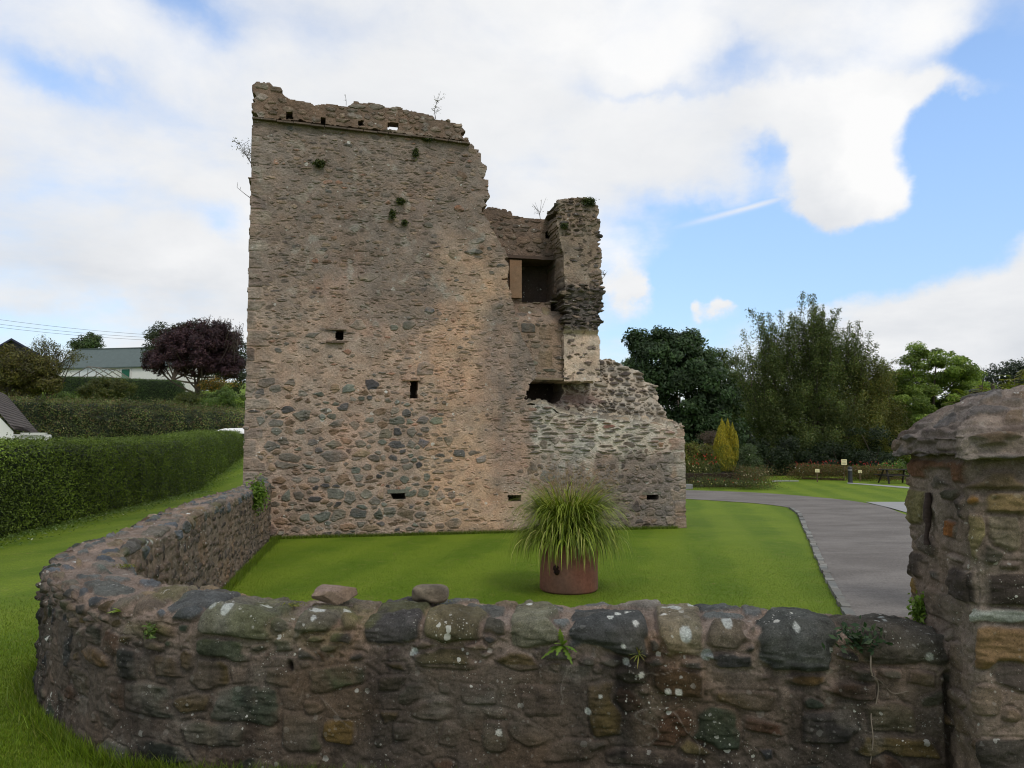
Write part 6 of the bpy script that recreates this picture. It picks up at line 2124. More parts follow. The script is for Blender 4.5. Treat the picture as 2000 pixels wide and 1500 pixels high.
# moulded handle lug seen dark under the leaves, and line of rivet marks
mb = MB()
aa = math.radians(-118)
lug = np.array([pc_[0] + pr * math.cos(aa), pc_[1] + pr * math.sin(aa), .33])
mb.tube(lug + np.array([[-.01, -.0, .05], [-.01, -.02, .02], [.0, -.02, -.02], [.01, 0, -.05]]), [.03, .045, .045, .03], 8, lin(60, 40, 34) * .6)
mb.build('lug', M_POT, root, True)


def blades(n, c, base_r, rg, ln, droop, width, pal, lean=(0.05, 1.0), seg=7, stiff=None):
    th = rg.uniform(0, 6.283, n); r = base_r * np.sqrt(rg.random(n))
    bx_, by_ = c[0] + r * np.cos(th), c[1] + r * np.sin(th)
    az = th + rg.normal(0, .5, n)
    L = rg.uniform(*ln, n); le = rg.uniform(*lean, n) ** 1.3; dr = rg.uniform(*droop, n)
    t = np.linspace(0, 1, seg)
    # angle from vertical grows along the blade
    angv = le[:, None] * .8 + dr[:, None] * t[None] ** 1.5 * 2.6
    angv = np.minimum(angv, 2.95)
    ds = (L / (seg - 1))[:, None]
    rr_ = np.concatenate([np.zeros((n, 1)), np.cumsum(np.sin(angv[:, :-1]) * ds, 1)], 1)
    z = np.concatenate([np.zeros((n, 1)), np.cumsum(np.cos(angv[:, :-1]) * ds, 1)], 1)
    X = bx_[:, None] + rr_ * np.cos(az)[:, None]; Yy = by_[:, None] + rr_ * np.sin(az)[:, None]; Z = c[2] + z
    Pm = np.stack([X, Yy, Z], -1)
    sidev = np.stack([-np.sin(az), np.cos(az), 0 * az], 1)[:, None] * (width * (1 - t ** 2.5 * .9))[None, :, None] * rg.uniform(.7, 1.3, (n, 1, 1))
    V = np.stack([Pm - sidev, Pm + sidev], 2)            # n,seg,2,3
    ii = np.arange(n * seg * 2).reshape(n, seg, 2)
    fq = np.stack([ii[:, :-1, 0], ii[:, :-1, 1], ii[:, 1:, 1], ii[:, 1:, 0]], -1).reshape(-1, 4)
    cols = np.array([q for q, _ in pal]); w = np.array([q for _, q in pal], float); w /= w.sum()
    C = np.repeat(cols[rg.choice(len(cols), n, p=w)] * rg.uniform(.7, 1.3, (n, 1)), seg * 2, 0)
    return V.reshape(-1, 3), fq, C, Pm


rg = np.random.default_rng(12)
gp = [(np.array([.16, .22, .02]), 4), (np.array([.26, .32, .04]), 3), (np.array([.42, .42, .12]), 1.8), (np.array([.08, .12, .015]), 2)]
root = empty('ornamental_grass', (pc_[0], pc_[1], zt - .06), 'tall arching ornamental grass growing in the clay planter', 'plant')
c0 = (pc_[0], pc_[1], zt - .06)
V1, f1, C1, _ = blades(1500, c0, .30, rg, (.72, 1.22), (.50, 1.25), .0085, gp, (0.0, .34), 10)
V2, f2, C2, _ = blades(1100, c0, .34, rg, (.6, .95), (.9, 1.5), .009, gp, (.4, 1.2), 8)
mesh_obj('blades', np.vstack([V1, V2]), np.vstack([f1, f2 + len(V1)]), M_LEAF, root, np.vstack([C1, C2]))
V3, f3, C3, Pm = blades(150, c0, .22, rg, (.95, 1.25), (.05, .45), .003, [(np.array([.25, .18, .09]), 1), (np.array([.20, .18, .06]), 1)], (0, .55), 9)
A = (Pm[:, 6:, None, :] + rg.normal(0, .014, (150, 3, 14, 3))).reshape(-1, 3)
V4, f4 = leaf_quads(A, .012, rg, long_dir=np.tile([0, 0, 1.0], (len(A), 1)), aspect=.35)
mesh_obj('plumes', np.vstack([V3, V4]), np.vstack([f3, f4 + len(V3)]), M_LEAF, root, np.vstack([C3, leaf_cols(len(A), [(np.array([.30, .20, .14]), 2), (np.array([.22, .15, .08]), 1)], rg)]))


# ------------------------------------------------------------------ loose stones on the wall
def rock(name, label, px, py, w_px, h_px, col, seed, angular, dy=0.0):
    rg = np.random.default_rng(seed)
    s0, n0 = WALL_PM.at(px, py + h_px * .35)
    s0 = s0.copy(); s0[2] = max(s0[2], WALL_Z - .01)
    zc = project(s0)[2]
    a = w_px / F * zc / 2; h = h_px / F * zc / 2
    nu, nv = 72, 44
    U, Vv = np.meshgrid(np.linspace(0, 2 * math.pi, nu), np.linspace(-math.pi / 2, math.pi / 2, nv))
    D = np.stack([np.cos(Vv) * np.cos(U), np.cos(Vv) * np.sin(U), np.sin(Vv)], -1)
    r = np.ones(U.shape)
    if angular:
        pl = unit(11, rg); q = np.zeros(U.shape)
        for k in range(11):
            q = np.maximum(q, np.maximum(0, D @ pl[k]) / rg.uniform(.62, .95))
        q = np.maximum(q, np.maximum(0, D @ np.array([-.45, -.55, .7])) / .60)
        r = 1 / np.maximum(q, .5) * .82
    else:
        r = 1 / (np.abs(D[..., 0]) ** 3 + np.abs(D[..., 1]) ** 3 + np.abs(D[..., 2]) ** 3.4) ** (1 / 3) * .95
        r = r * (1 - .22 * np.exp(-((D - np.array([-.35, -.7, -.62])) ** 2).sum(-1) / .05))
    px3, py3 = D[..., 0] + D[..., 2] * .7, D[..., 1] - D[..., 2] * .4
    r = r * (1 + .10 * fbm(px3, py3, .7, 3, seed) + .03 * fbm(px3, py3, .15, 3, seed + 1))
    r[:, -1] = r[:, 0]
    P = D * r[..., None] * np.array([a, a * .75, h])
    P[..., 2] = np.maximum(P[..., 2], -h * .8)
    c = s0 + np.array([0, .02 + dy, h * .78])
    C = np.broadcast_to(lin(*col) * .8, P.shape) * (1 + .7 * fbm(px3, py3, .5, 4, seed + 4)[..., None])
    if angular:
        pk = sstep(D[..., 2] + .5 * fbm(px3, py3, .5, 3, 9), .2, .7)[..., None]
        C = C * (1 - pk) + lin(140, 122, 112) * .8 * pk
    V = (P + c).reshape(-1, 3)
    o = mesh_obj(name, V, grid_faces(nv, nu), M_ROCK, None, C.reshape(-1, 3), not angular)
    return tag(o, label, 'stone')


rock('loose_stone', 'angular pinkish brown stone lying on top of the wall', 641, 1164, 72, 50, (128, 110, 94), 4, True)
rock('loose_stone', 'smooth rounded brown cobble lying on top of the wall', 843, 1164, 76, 36, (108, 98, 84), 6, False)


# ------------------------------------------------------------------ little plants rooted in the masonry
def frond_plant(name, label, cat, P0, N0, n, ln, width, pal, seed, lobes=True, up=0.5, droop=.9, mat=None):
    rg = np.random.default_rng(seed)
    VV, FF, CC, k0 = [], [], [], 0
    cols = [c for c, _ in pal]
    for i in range(n):
        d = N0 * rg.uniform(.5, 1) + unit(1, rg)[0] * .8 + np.array([0, 0, up]); d /= np.linalg.norm(d)
        L = ln * rg.uniform(.6, 1.15)
        t = np.linspace(0, 1, 12)[:, None]
        line = P0 + d * L * t + np.array([0, 0, -1.0]) * (t ** 2) * L * droop * rg.uniform(.4, 1)
        sd_ = np.cross(d, [0, 0, 1.0]) + 1e-4; sd_ /= np.linalg.norm(sd_)
        nn_ = np.cross(sd_, d)
        w = width * np.sin(np.clip(t[:, 0] * 3.0 + .14, 0, 3.05)) ** .8
        if lobes: w = w * np.where(np.arange(12) % 2 == 0, 1.0, .42)
        Lf = line + sd_ * w[:, None] + nn_ * -.2 * w[:, None]; Rf = line - sd_ * w[:, None] + nn_ * -.2 * w[:, None]
        V = np.stack([Lf, line, Rf], 1).reshape(-1, 3)
        ii = np.arange(36).reshape(12, 3) + k0
        f = np.concatenate([np.stack([ii[:-1, 0], ii[:-1, 1], ii[1:, 1], ii[1:, 0]], -1), np.stack([ii[:-1, 1], ii[:-1, 2], ii[1:, 2], ii[1:, 1]], -1)])
        VV.append(V); FF.append(f); CC.append(np.tile(cols[rg.integers(len(cols))] * rg.uniform(.7, 1.3), (36, 1))); k0 += 36
    return tag(mesh_obj(name, np.vstack(VV), np.vstack(FF), mat or M_LEAF, None, np.vstack(CC)), label, cat)


def leafy_tuft(name, label, cat, P0, N0, rad, n, leaf, pal, seed, squash=(1, 1, 1), stems=0):
    rg = np.random.default_rng(seed)
    A = P0 + N0 * rad * .35 + rg.normal(0, .5, (n, 3)) * rad * np.array(squash)
    V, Fq = leaf_quads(A, leaf * rg.uniform(.6, 1.3, n), rg, N0[None] * .6 + np.array([0, 0, .5]), .5, .8)
    C = leaf_cols(n, pal, rg)
    if stems:
        mb = MB()
        for i in range(stems):
            q = A[rg.integers(n)]
            mb.tube([P0 - N0 * .02, (P0 + q) / 2 + rg.normal(0, rad * .1, 3), q], [.004, .003, .002], 4)
        v = np.concatenate(mb.v); f = np.concatenate(mb.f4)
        V2 = np.vstack([V, v]); Fq = np.vstack([Fq, f + len(V)]); C = np.vstack([C, np.tile([.06, .05, .03], (len(v), 1))]); V = V2
    return tag(mesh_obj(name, V, Fq, M_LEAF, None, C), label, cat)


fern = [(np.array([.14, .23, .03]), 1), (np.array([.10, .18, .025]), 1), (np.array([.17, .25, .045]), 1)]
p, n = WALL_PM.at(1100, 1258)
frond_plant('fern', 'bright green fern growing from the wall face below the coping', 'fern', p, n, 9, .11, .016, fern, 3, True, .35, .5)
p, n = WALL_PM.at(1250, 1277)
frond_plant('grass_tuft', 'small spiky grass tuft at the lower right corner of the dark coping stone', 'plant', p, n, 16, .06, .0025, [(np.array([.16, .20, .03]), 1), (np.array([.22, .2, .05]), 1)], 4, False, .5, .5)
p, n = WALL_PM.at(236, 1196)
frond_plant('fern', 'tiny yellow green fern on the curved left end of the wall', 'fern', p, n, 7, .07, .012, [(np.array([.22, .30, .03]), 1)], 5, True, .3, .6)
p, n = WALL_PM.at(296, 1234)
leafy_tuft('weed', 'small dark leafy weed in a joint of the curved wall', 'plant', p, n, .032, 90, .011, G_mid, 6)
p, n = WALL_PM.at(1680, 1250)
leafy_tuft('ivy', 'dark ivy patch on the coping near the gate pillar', 'ivy', p, n, .10, 170, .016, [(np.array([.020, .045, .018]), 3), (np.array([.035, .07, .025]), 2), (np.array([.07, .10, .05]), 1)], 7, (1.1, .5, .7), 12)
mb = MB()
pp = [WALL_PM.at(x, y) for x, y in ((1696, 1280), (1702, 1310), (1712, 1338), (1710, 1375), (1702, 1395), (1704, 1440), (1700, 1490))]
pts = catmull(np.array([q[0] + q[1] * .006 for q in pp]), 6)
mb.tube(pts, np.linspace(.0035, .002, len(pts)), 5, (.20, .165, .13))
pp = [WALL_PM.at(x, y) for x, y in ((1702, 1315), (1722, 1333), (1745, 1352), (1775, 1350))]
pts = catmull(np.array([q[0] + q[1] * .006 for q in pp]), 6)
mb.tube(pts, .0018, 5, (.20, .165, .13))
tag(mb.build('creeper_stem', plain_mat('pale_stem', (1, 1, 1), .9, .2, 20, use_col=True), None, True), 'bare pale creeper stems hanging down the wall below the ivy', 'creeper')
p, n = WALL_PM.at(500, 966)
leafy_tuft('fern', 'yellow green fern where the low wall meets the tower', 'fern', p, n, .20, 800, .038, fern, 8, (.7, .5, 1.2))
p, n = PILLAR_PM.at(1800, 1192)
leafy_tuft('fern', 'little bright fern on the left side of the gate pillar above the coping', 'fern', p, n, .050, 380, .013, fern, 9, (.6, .8, 1.2))
for x, y, c in ((855, 1176, 0), (575, 1186, 1), (245, 1108, 2)):
    p, n = WALL_PM.at(x, y)
    leafy_tuft('moss', ['green moss sprig beside the rounded cobble', 'moss pad on the coping left of the pinkish stone', 'yellow moss pad on the flat stones of the wall corner'][c], 'moss', p, n * .2 + np.array([0, 0, .8]), .045, 200, .006, [(np.array([.12, .15, .02]), 1), (np.array([.2, .2, .03]), 1)], 10 + c, (1.3, .8, .3))

# on the tower
wallN = -WH
tuft_pal = [(np.array([.06, .08, .02]), 3), (np.array([.11, .12, .03]), 1), (np.array([.035, .05, .02]), 2)]
for i, (x, y, r_, nn_, sq, lab) in enumerate([
        (624, 321, .17, 420, (1.0, .5, .6), 'round green tuft on the upper left of the tower face'),
        (833, 272, .16, 260, (1.1, .4, .6), 'dark tuft hanging just under the parapet'),
        (812, 300, .14, 170, (.7, .4, 1.1), 'straggling weed trailing below the tuft under the parapet'),
        (782, 394, .15, 260, (1.0, .4, .6), 'dark green tuft in the middle of the upper tower face'),
        (766, 420, .16, 170, (.7, .4, 1.0), 'trailing weed directly below the mid face tuft'),
        (790, 436, .14, 110, (.9, .4, .8), 'small weed below and right of the trailing weed'),
        (1101, 442, .13, 260, (.9, .5, .6), 'green tuft on the upper left face of the upstanding fragment'),
        (1150, 395, .20, 420, (1.0, .6, .6), 'mossy green tuft on top of the upstanding fragment')]):
    u, z = TU(x, y, 0.0 if x < 1000 else .1)
    P0 = TP(u, (0.0 if x < 1000 else .1) - .03, z)
    leafy_tuft('wall_plant', lab, 'plant', P0, wallN, r_ * .62, int(nn_ * 1.3), .034, tuft_pal, 70 + i, sq)


def sapling(label, pts_px, w, seed, nl=90, leaf=.035, spread=.10, r=.012, nbr=7):
    rg = np.random.default_rng(seed)
    P = np.array([TP(TU(x, y, w)[0], w, TU(x, y, w)[1]) for x, y in pts_px])
    line = catmull(P, 6)
    mb = MB(); mb.tube(line, np.linspace(r, .004, len(line)), 5, (.10, .08, .06))
    A = []
    for i in range(nbr):
        k = rg.integers(len(line) // 3, len(line)); a = line[k]
        d = unit(1, rg)[0] * .7 + np.array([0, 0, .6]); b = a + d * spread * 2.2 * rg.uniform(.6, 1.2)
        mb.tube([a, (a + b) / 2, b], [.005, .004, .003], 4, (.10, .08, .06))
        t = rg.random((max(1, nl // nbr), 1)); A.append(a + (b - a) * t + rg.normal(0, spread * .25, (len(t), 3)))
    V = np.concatenate(mb.v); f4 = np.concatenate(mb.f4); C = np.concatenate(mb.c); f3 = np.concatenate(mb.f3)
    if nl:
        A = np.vstack(A)
        v, f = leaf_quads(A, leaf * rg.uniform(.6, 1.2, len(A)), rg)
        C = np.vstack([C, leaf_cols(len(A), [(np.array([.09, .11, .03]), 1), (np.array([.13, .13, .05]), 1)], rg)]); f4 = np.vstack([f4, f + len(V)]); V = np.vstack([V, v])
    return tag(mesh_obj('sapling', V, [f4, f3], M_LEAF, None, C), label, 'sapling')


sapling('wispy sapling growing on the top right of the parapet', [(851, 233), (849, 215), (855, 196)], .2, 1, 90, .022, .14, .010, 9)
sapling('short bare stalk on the middle of the parapet', [(676, 206), (676, 196), (674, 184)], .2, 2, 6, .012, .05, .006, 2)
sapling('leafy sapling leaning out from the upper left edge of the tower', [(496, 328), (482, 305), (468, 280)], .5, 3, 150, .03, .20, .014, 14)
sapling('bare twig sticking out of the left edge of the tower', [(497, 392), (480, 380), (463, 366)], .3, 4, 0, .02, .05, .010, 2)
sapling('dry grass stalks on the recessed wall beside the upstanding fragment', [(1056, 430), (1054, 420), (1053, 412)], 1.1, 5, 30, .02, .16, .008, 9)
sapling('dry stalk at the right edge of the upstanding fragment', [(1176, 545), (1180, 540), (1181, 535)], .3, 6, 20, .02, .07, .006, 5)

# ------------------------------------------------------------------ far garden on the right
M_CREAM = plain_mat('cream_board', lin(238, 228, 178) * .85, .6, .04, 4)
M_POST = plain_mat('timber_post', lin(110, 92, 70) * .7, .85, .2, 20)
M_INK = plain_mat('grey_ink', lin(150, 142, 118) * .7, .8, .05)


def sign(label, px0, py0, px1, py1, pbot, Y_, lines=3, seed=0):
    a, b = PY(px0, py0, Y_), PY(px1, py1, Y_)
    xc = (a[0] + b[0]) / 2
    root = empty('garden_sign', (xc, Y_, 0), label, 'sign', None)
    zb = max(0.0, PY(px0, pbot, Y_)[2])
    mb = MB(); mb.bx(a[0], b[0], Y_ - .015, Y_ + .015, b[2], a[2]); mb.build('board', M_CREAM, root)
    mb = MB(); mb.bx(xc - .025, xc + .025, Y_ + .017, Y_ + .06, 0, a[2] - .05); mb.build('post', M_POST, root)
    mb = MB(); h = a[2] - b[2]; w = b[0] - a[0]
    for k in range(lines):
        z = a[2] - h * (k + 1) / (lines + 1)
        mb.bx(a[0] + w * .15, b[0] - w * (.15 + .1 * (k % 2)), Y_ - .021, Y_ - .017, z - h * .03, z + h * .03)
    mb.build('lettering', M_INK, root)


sign('tall square cream notice board standing above the flower bed', 1643, 897, 1654, 908, 935, 44, 3)
sign('small cream plaque on a short stake at the left of the flower bed', 1592, 916, 1600.5, 922.5, 936, 42.5, 2)
sign('small white plaque in the flowers right of the bollard', 1676, 918, 1683.5, 924, 936, 43, 2)
# bollard
M_BLACK = plain_mat('black_paint', (.018, .02, .022), .45, .1, 10)
pb = PZ(1661, 943, 0)
root = empty('bollard', (pb[0], pb[1], 0), 'black round bollard with a pale band at the start of the garden path', 'bollard')
mb = MB(); mb.tube([[pb[0], pb[1], 0], [pb[0], pb[1], .04], [pb[0], pb[1], .66]], [.13, .115, .11], 20); mb.build('post', M_BLACK, root, True)
mb = MB(); mb.tube([[pb[0], pb[1], .66], [pb[0], pb[1], .72]], [.112, .112], 20, cap=False); mb.build('band', M_PAVE, root, True)
mb = MB(); mb.tube([[pb[0], pb[1], .72], [pb[0], pb[1], .80], [pb[0], pb[1], .86], [pb[0], pb[1], .88]], [.118, .12, .09, .03], 20); mb.build('cap', M_BLACK, root, True)
# picnic table
M_DKWOOD = plain_mat('dark_timber', (.028, .022, .018), .8, .3, 12)
pt_ = PZ(1750, 944, 0)
root = empty('picnic_table', (pt_[0], pt_[1], 0), 'dark wooden picnic table on the grass beyond the driveway', 'picnic table')
x, y = pt_[0], pt_[1]
mb = MB()
for k in range(5): mb.bx(x - .8, x + .8, y - .36 + k * .15, y - .36 + k * .15 + .135, .71, .75)
mb.build('table_top', M_DKWOOD, root)
for s_ in (-1, 1):
    mb = MB()
    for k in range(2): mb.bx(x - .8, x + .8, y + s_ * .68 - .14 + k * .145, y + s_ * .68 - .005 + k * .145, .42, .46)
    mb.build('bench', M_DKWOOD, root)
for sx_ in (-.55, .55):
    for s_ in (-1, 1):
        mb = MB(); mb.tube([[x + sx_ + .1 * np.sign(sx_), y + s_ * .6, 0], [x + sx_, y + s_ * .18, .70]], .05, 4); mb.build('leg', M_DKWOOD, root)
    mb = MB(); mb.bx(x + sx_ - .025, x + sx_ + .025, y - .8, y + .8, .36, .42); mb.build('crossbar', M_DKWOOD, root)


def flower_bed(name, label, x0, x1, ytop_px, Y0, Y1, h, n, pal, seed, leaf=.035, fl=()):
    rg = np.random.default_rng(seed)
    a, b = PY(x0, 900, Y0), PY(x1, 900, Y1)
    t = rg.random(n)
    c = a[None] * (1 - t[:, None]) + b[None] * t[:, None]
    hh = h * (.65 + .7 * (fbm(t * 8, t * 0, 1, 3, seed) + .5)) * np.sqrt(np.clip(np.minimum(t, 1 - t) * 9, .05, 1))
    A = np.stack([c[:, 0] + rg.normal(0, .25, n), c[:, 1] + rg.normal(0, .8, n), hh * rg.random(n) ** .6], 1)
    V, Fq = leaf_quads(A, leaf * rg.uniform(.6, 1.3, n), rg, np.tile([0, -.4, .7], (n, 1)), .3, .5)
    C = leaf_cols(n, pal, rg, .3)
    if fl:
        for col_, cnt, lo, nm in fl:
            t = rg.random(cnt); c = a[None] * (1 - t[:, None]) + b[None] * t[:, None]
            hb = h * rg.uniform(lo, lo + .35, cnt)
            Af = np.stack([c[:, 0], c[:, 1] - rg.random(cnt) * .9, hb], 1)
            v, f = leaf_quads(Af, .045, rg, np.tile([0, -1.0, .3], (cnt, 1)), .8, 1.0)
            Fq = np.vstack([Fq, f + len(V)]); V = np.vstack([V, v]); C = np.vstack([C, np.tile(np.array(col_), (len(v), 1))])
    return tag(mesh_obj(name, V, Fq, M_LEAF, None, C), label, 'flower bed')


flower_bed('flower_bed', 'long bed of russet and red flowers in front of the far trees', 1548, 1752, 0, 46, 43.5, .95, 15000,
           [(np.array([.10, .085, .025]), 4), (np.array([.07, .08, .02]), 3), (np.array([.16, .10, .04]), 2), (np.array([.14, .05, .03]), 1)], 81, .05,
           [((.35, .02, .015), 60, .85, 'red_flowers'), ((.5, .48, .4), 16, .4, 'white_flowers')])
flower_bed('flower_border', 'mixed border of small plants along the foot of the raised bed wall', 1345, 1490, 0, 36.2, 35.6, .45, 6500,
           [(np.array([.06, .09, .025]), 4), (np.array([.09, .11, .03]), 2), (np.array([.12, .08, .03]), 1)], 82, .035,
           [((.5, .45, .15), 14, .5, 'yellow_flowers'), ((.5, .48, .4), 10, .5, 'white_flowers'), ((.35, .03, .02), 10, .7, 'red_flowers')])
flower_bed('tall_flowers', 'tall red and yellow flowers at the left of the raised bed', 1338, 1400, 0, 38.2, 38.0, 1.45, 5000,
           [(np.array([.08, .10, .025]), 3), (np.array([.11, .12, .03]), 2)], 83, .04,
           [((.40, .03, .015), 26, .75, 'red_flowers'), ((.55, .50, .25), 16, .5, 'pale_flowers')])
flower_bed('corner_plants', 'rust tinged bushy plants spilling over the right end of the raised bed', 1440, 1500, 0, 36.0, 36.2, 1.0, 6000,
           [(np.array([.07, .09, .025]), 3), (np.array([.13, .09, .04]), 2), (np.array([.16, .07, .04]), .6)], 84, .04, [((.5, .45, .3), 12, .5, 'pale_flowers')])
# edging board in front of the far bed
p0, p1 = PZ(1566, 935.5, 0), PZ(1648, 938.5, 0)
mb = MB(); mb.box((p0 + p1) / 2 + [0, 0, .05], (p1 - p0) / 2, np.array([0, .03, 0]), np.array([0, 0, .06]))
tag(mb.build('edging_board', M_POST), 'low timber edging board along the front of the far flower bed', 'edging')

# raised bed wall of thin grey stones
s = np.arange(0, PY(1458, 930, 37)[0] - PY(1340, 930, 37.4)[0], .03); t = np.arange(0, .68, .02)
F_ = Field(s, t, seed=88, warp=.15, wscale=.09)
scatter(F_, (0, s[-1]), (0, .68), .075, [(lin(112, 104, 92), 2), (lin(92, 88, 80), 2), (lin(130, 118, 104), 1)], wr=(2, 5), prot=(.01, .035), ang=.04)
H, C = F_.solve(lin(84, 74, 64) * .8, joint=.012)
x0 = PY(1340, 930, 37.4)[0]
yy = 37.4 - .4 * (F_.S / s[-1])
P = np.stack([x0 + F_.S, yy - H, F_.T], -1)
V = P.reshape(-1, 3); f = grid_faces(*F_.S.shape)
mb = MB(); mb.add(V, f, C.reshape(-1, 3)); mb.bx(x0, x0 + s[-1], 37.02, 39.5, 0, .63, lin(60, 48, 38) * .8)
mb.bx(x0 + s[-1] - .02, x0 + s[-1] + .06, 37.02, 39.6, 0, .66, lin(100, 92, 84) * .8)
tag(mb.build('raised_bed', M_TOWER), 'raised planting bed faced with thin grey stones', 'raised bed')
# pale stone trough by the ruin's corner
q = PZ(1346, 955, 0)
mb = MB(); mb.bx(q[0] - .25, q[0] + .12, q[1] - .2, q[1] + .2, 0, .22)
tag(mb.build('marker_block', M_PAVE), 'small pale concrete block at the driveway edge beside the ruin', 'block')

# flat-topped lamp and yellow-green shrub just beyond the pillar
Yl = 14.0
pl = PY(1906, 764, Yl)
root = empty('garden_lamp', (pl[0], Yl, 0), 'dark flat topped lamp head showing over the shoulder of the gate pillar', 'lamp')
mb = MB(); mb.tube([[pl[0], Yl, 0], [pl[0], Yl, pl[2] - .03]], .03, 8); mb.build('post', M_BLACK, root, True)
mb = MB(); mb.tube([[pl[0], Yl, pl[2] - .05], [pl[0], Yl, pl[2] - .03], [pl[0], Yl, pl[2] + .02], [pl[0], Yl, pl[2] + .04]], [.06, .115, .115, .05], 16); mb.build('lamp_head', M_BLACK, root, True)

rg = np.random.default_rng(15)
Ys = 9.0
root = empty('sumac', (PY(1960, 900, Ys)[0], Ys, 0), 'yellow green shrub with long pinnate leaves rising behind the gate pillar', 'shrub')
VV, FF, CC, k0 = [], [], [], 0
mb = MB()
crown_ = PY(1975, 775, Ys)
for i in range(210):
    o_ = crown_ + rg.normal(0, 1, 3) * np.array([.26, .3, .09])
    if i >= 75: o_ = np.array([crown_[0] + rg.normal(0, .30), Ys + rg.normal(0, .32), rg.uniform(.5, crown_[2] - .15)])
    d = np.array([rg.normal(0, 1), rg.normal(0, .7), rg.uniform(-.1, .75)]); d /= np.linalg.norm(d)
    L = rg.uniform(.22, .40)
    t = np.linspace(0, 1, 11)
    line = o_ + d * L * t[:, None] + np.array([0, 0, -1]) * (t ** 2)[:, None] * L * .35
    mb.tube(line[::3], .003, 4, (.12, .12, .03))
    sd_ = np.cross(d, [0, 0, 1.0]); sd_ /= np.linalg.norm(sd_) + 1e-6
    for sg in (-1, 1):
        for j in range(1, 11):
            l_ = .085 * math.sin(min(3, .5 + t[j] * 2.3))
            dd = sd_ * sg * .9 + d * .45 + np.array([0, 0, -.15]); dd /= np.linalg.norm(dd)
            a = line[j]; b = a + dd * l_; m = (a + b) / 2; wv = np.cross(dd, [0, 0, 1.0]); wv /= np.linalg.norm(wv) + 1e-6; wv = wv * .013
            VV.append([a, m + wv, b, m - wv]); FF.append([k0, k0 + 1, k0 + 2, k0 + 3]); k0 += 4
            c = np.array([.22, .28, .03]) if i % 3 else np.array([.30, .30, .04])
            CC += [c * rg.uniform(.7, 1.3)] * 4
mesh_obj('leaves', np.array(VV).reshape(-1, 3), np.array(FF), M_LEAF, root, np.array(CC))
for i in range(5):
    e_ = crown_ + rg.normal(0, .15, 3); b_ = np.array([crown_[0] + rg.normal(0, .1), Ys + rg.normal(0, .1), 0])
    mb.tube(catmull(np.array([b_, (b_ + e_) / 2 + rg.normal(0, .08, 3), e_]), 4), .02, 6, (.10, .08, .05))
mb.build('stems', M_BARK, root)

# ------------------------------------------------------------------ grass blades
def grass_blades(name, region, n, h, w, seed, pal, kindname='grass'):
    rg = np.random.default_rng(seed)
    x, y = region(n, rg)
    z = ground_z(x, y)
    az = rg.uniform(0, 6.283, n); hh = h * rg.uniform(.5, 1.3, n)
    lean = rg.normal(0, .45, (n, 2)) * hh[:, None]
    dx, dy = np.cos(az) * w, np.sin(az) * w
    a = np.stack([x - dx, y - dy, z - .004], 1); b = np.stack([x + dx, y + dy, z - .004], 1); c = np.stack([x + lean[:, 0], y + lean[:, 1], z + hh], 1)
    V = np.stack([a, b, c], 1).reshape(-1, 3)
    cols = np.array([q for q, _ in pal]); wt = np.array([q for _, q in pal], float); wt /= wt.sum()
    C = cols[rg.choice(len(cols), n, p=wt)] * rg.uniform(.55, 1.45, (n, 1))
    patch = 1 + .5 * fbm(x, y, 1.4, 4, 3)[:, None]
    o = mesh_obj(name, V, np.arange(3 * n).reshape(n, 3), M_LEAF, None, np.repeat(C * patch, 3, 0))
    return tag(o, None, None, kind='stuff')


gp = [(np.array([.105, .165, .009]), 4), (np.array([.13, .195, .013]), 3), (np.array([.19, .21, .035]), 1), (np.array([.075, .125, .009]), 2)]


def reg_left(n, rg):
    m = n * 3
    r = 3.0 + 7 * rg.random(m) ** .9 * rg.random(m) ** .5; th = rg.uniform(math.radians(-46), math.radians(-14), m)
    x, y = r * np.sin(th), r * np.cos(th)
    s = side_dist(x, y)
    k = np.flatnonzero(s < -0.27)[:n] if True else 0
    s2 = side_dist(x, y)
    # the wall body extends from the outer line inwards
    k = np.flatnonzero(s2 < -0.01)[:n]
    return x[k], y[k]


def reg_in(n, rg):
    m = n * 3
    r = 7.5 + 9.5 * rg.random(m) * rg.random(m) ** .35; th = rg.uniform(math.radians(-24), math.radians(24), m)
    x, y = r * np.sin(th), r * np.cos(th)
    s = side_dist(x, y)
    wv = ((x - TO[0]) * WH[0] + (y - TO[1]) * WH[1])
    kx = np.interp(y, kp[:, 1], kp[:, 0])
    k = np.flatnonzero((s > .5) & (wv < -0.02) & (x < kx - .08))[:n]
    return x[k], y[k]


def fit(region, n, rg):
    return region(n, rg)


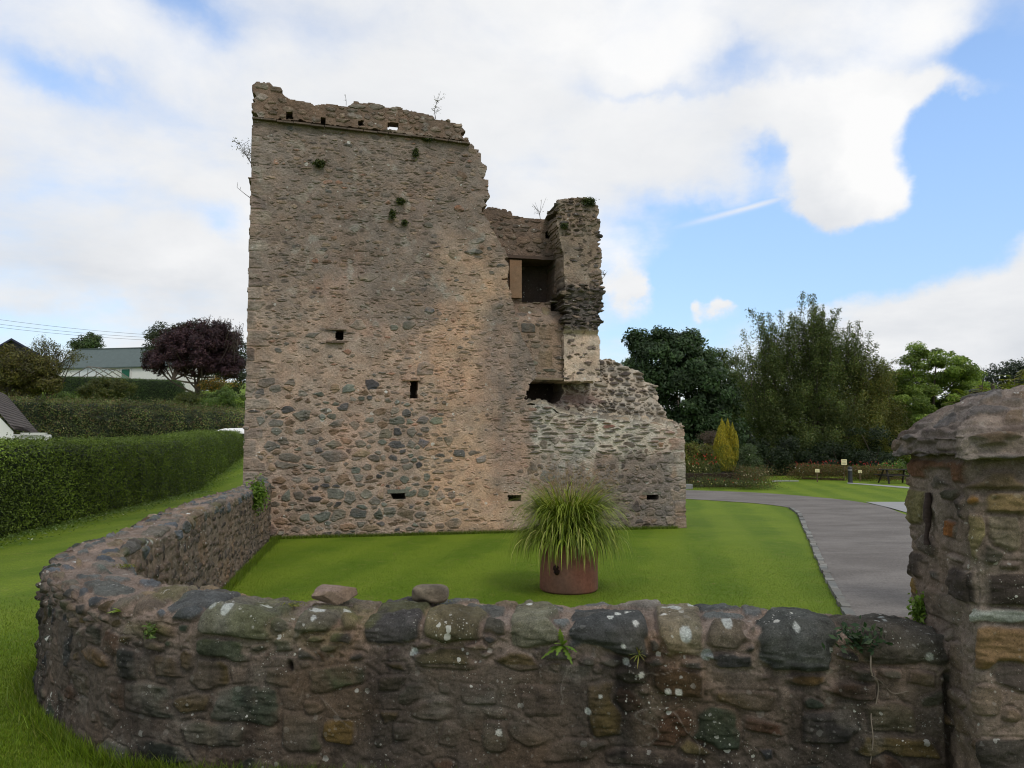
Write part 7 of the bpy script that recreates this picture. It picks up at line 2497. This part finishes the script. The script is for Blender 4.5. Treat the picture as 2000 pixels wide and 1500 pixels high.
def gb2(name, region, n, h, w, seed):
    rg = np.random.default_rng(seed)
    x, y = region(n, rg)
    grass_blades(name, lambda m, r_: (x, y), len(x), h, w, seed + 1, gp)


gb2('grass', reg_left, 160000, .020, .0022, 5)
gb2('grass', reg_in, 160000, .013, .0030, 6)


# longer grass along the wall foot, tower foot and under the hedge
def reg_edges(n, rg):
    pts = OUTER
    i = rg.integers(0, len(pts) - 1, n // 2)
    d = pts[i + 1] - pts[i]; d /= np.linalg.norm(d, axis=1)[:, None]; nr = np.stack([-d[:, 1], d[:, 0]], 1)
    p1 = pts[i] - nr * (np.abs(rg.normal(0, .05, n // 2)) + .0)[:, None]
    u = rg.uniform(0, 10, n // 4); w = -np.abs(rg.normal(0, .06, n // 4))
    p2 = (TO + UH * u[:, None] + WH * w[:, None])[:, :2]
    j = rg.integers(0, len(pts) - 60, n // 4)
    d = pts[j + 1] - pts[j]; d /= np.linalg.norm(d, axis=1)[:, None]; nr = np.stack([-d[:, 1], d[:, 0]], 1)
    p3 = pts[j] + nr * (.50 + np.abs(rg.normal(0, .05, n // 4)))[:, None]
    P = np.vstack([p1, p2, p3])
    return P[:, 0], P[:, 1]


rg = np.random.default_rng(9)
x, y = reg_edges(60000, rg)
grass_blades('long_grass', lambda m, r_: (x, y), len(x), .085, .003, 10, gp)
# clover and daisies at the hedge foot
x = A0[0] + d01[0] * rg.uniform(0, L01, 9000) - nleft[0] * np.abs(rg.normal(0, .35, 9000)); y = A0[1] + d01[1] * rg.uniform(0, L01, 9000)
tt = rg.uniform(-1, L01 + 2, 9000); off = np.abs(rg.normal(0, .4, 9000)) - .1
P = A0[None] + d01[None] * tt[:, None] - nleft[None] * off[:, None]
z = ground_z(P[:, 0], P[:, 1]) + .03
V, Fq = leaf_quads(np.stack([P[:, 0], P[:, 1], z + rg.uniform(0, .05, 9000)], 1), .03, rg, np.tile([0, 0, 1.0], (9000, 1)), .6, .8)
tag(mesh_obj('ground_cover', V, Fq, M_LEAF, None, leaf_cols(9000, [(np.array([.09, .15, .03]), 4), (np.array([.14, .20, .05]), 2), (np.array([.4, .42, .35]), .12)], rg)), kind='stuff')
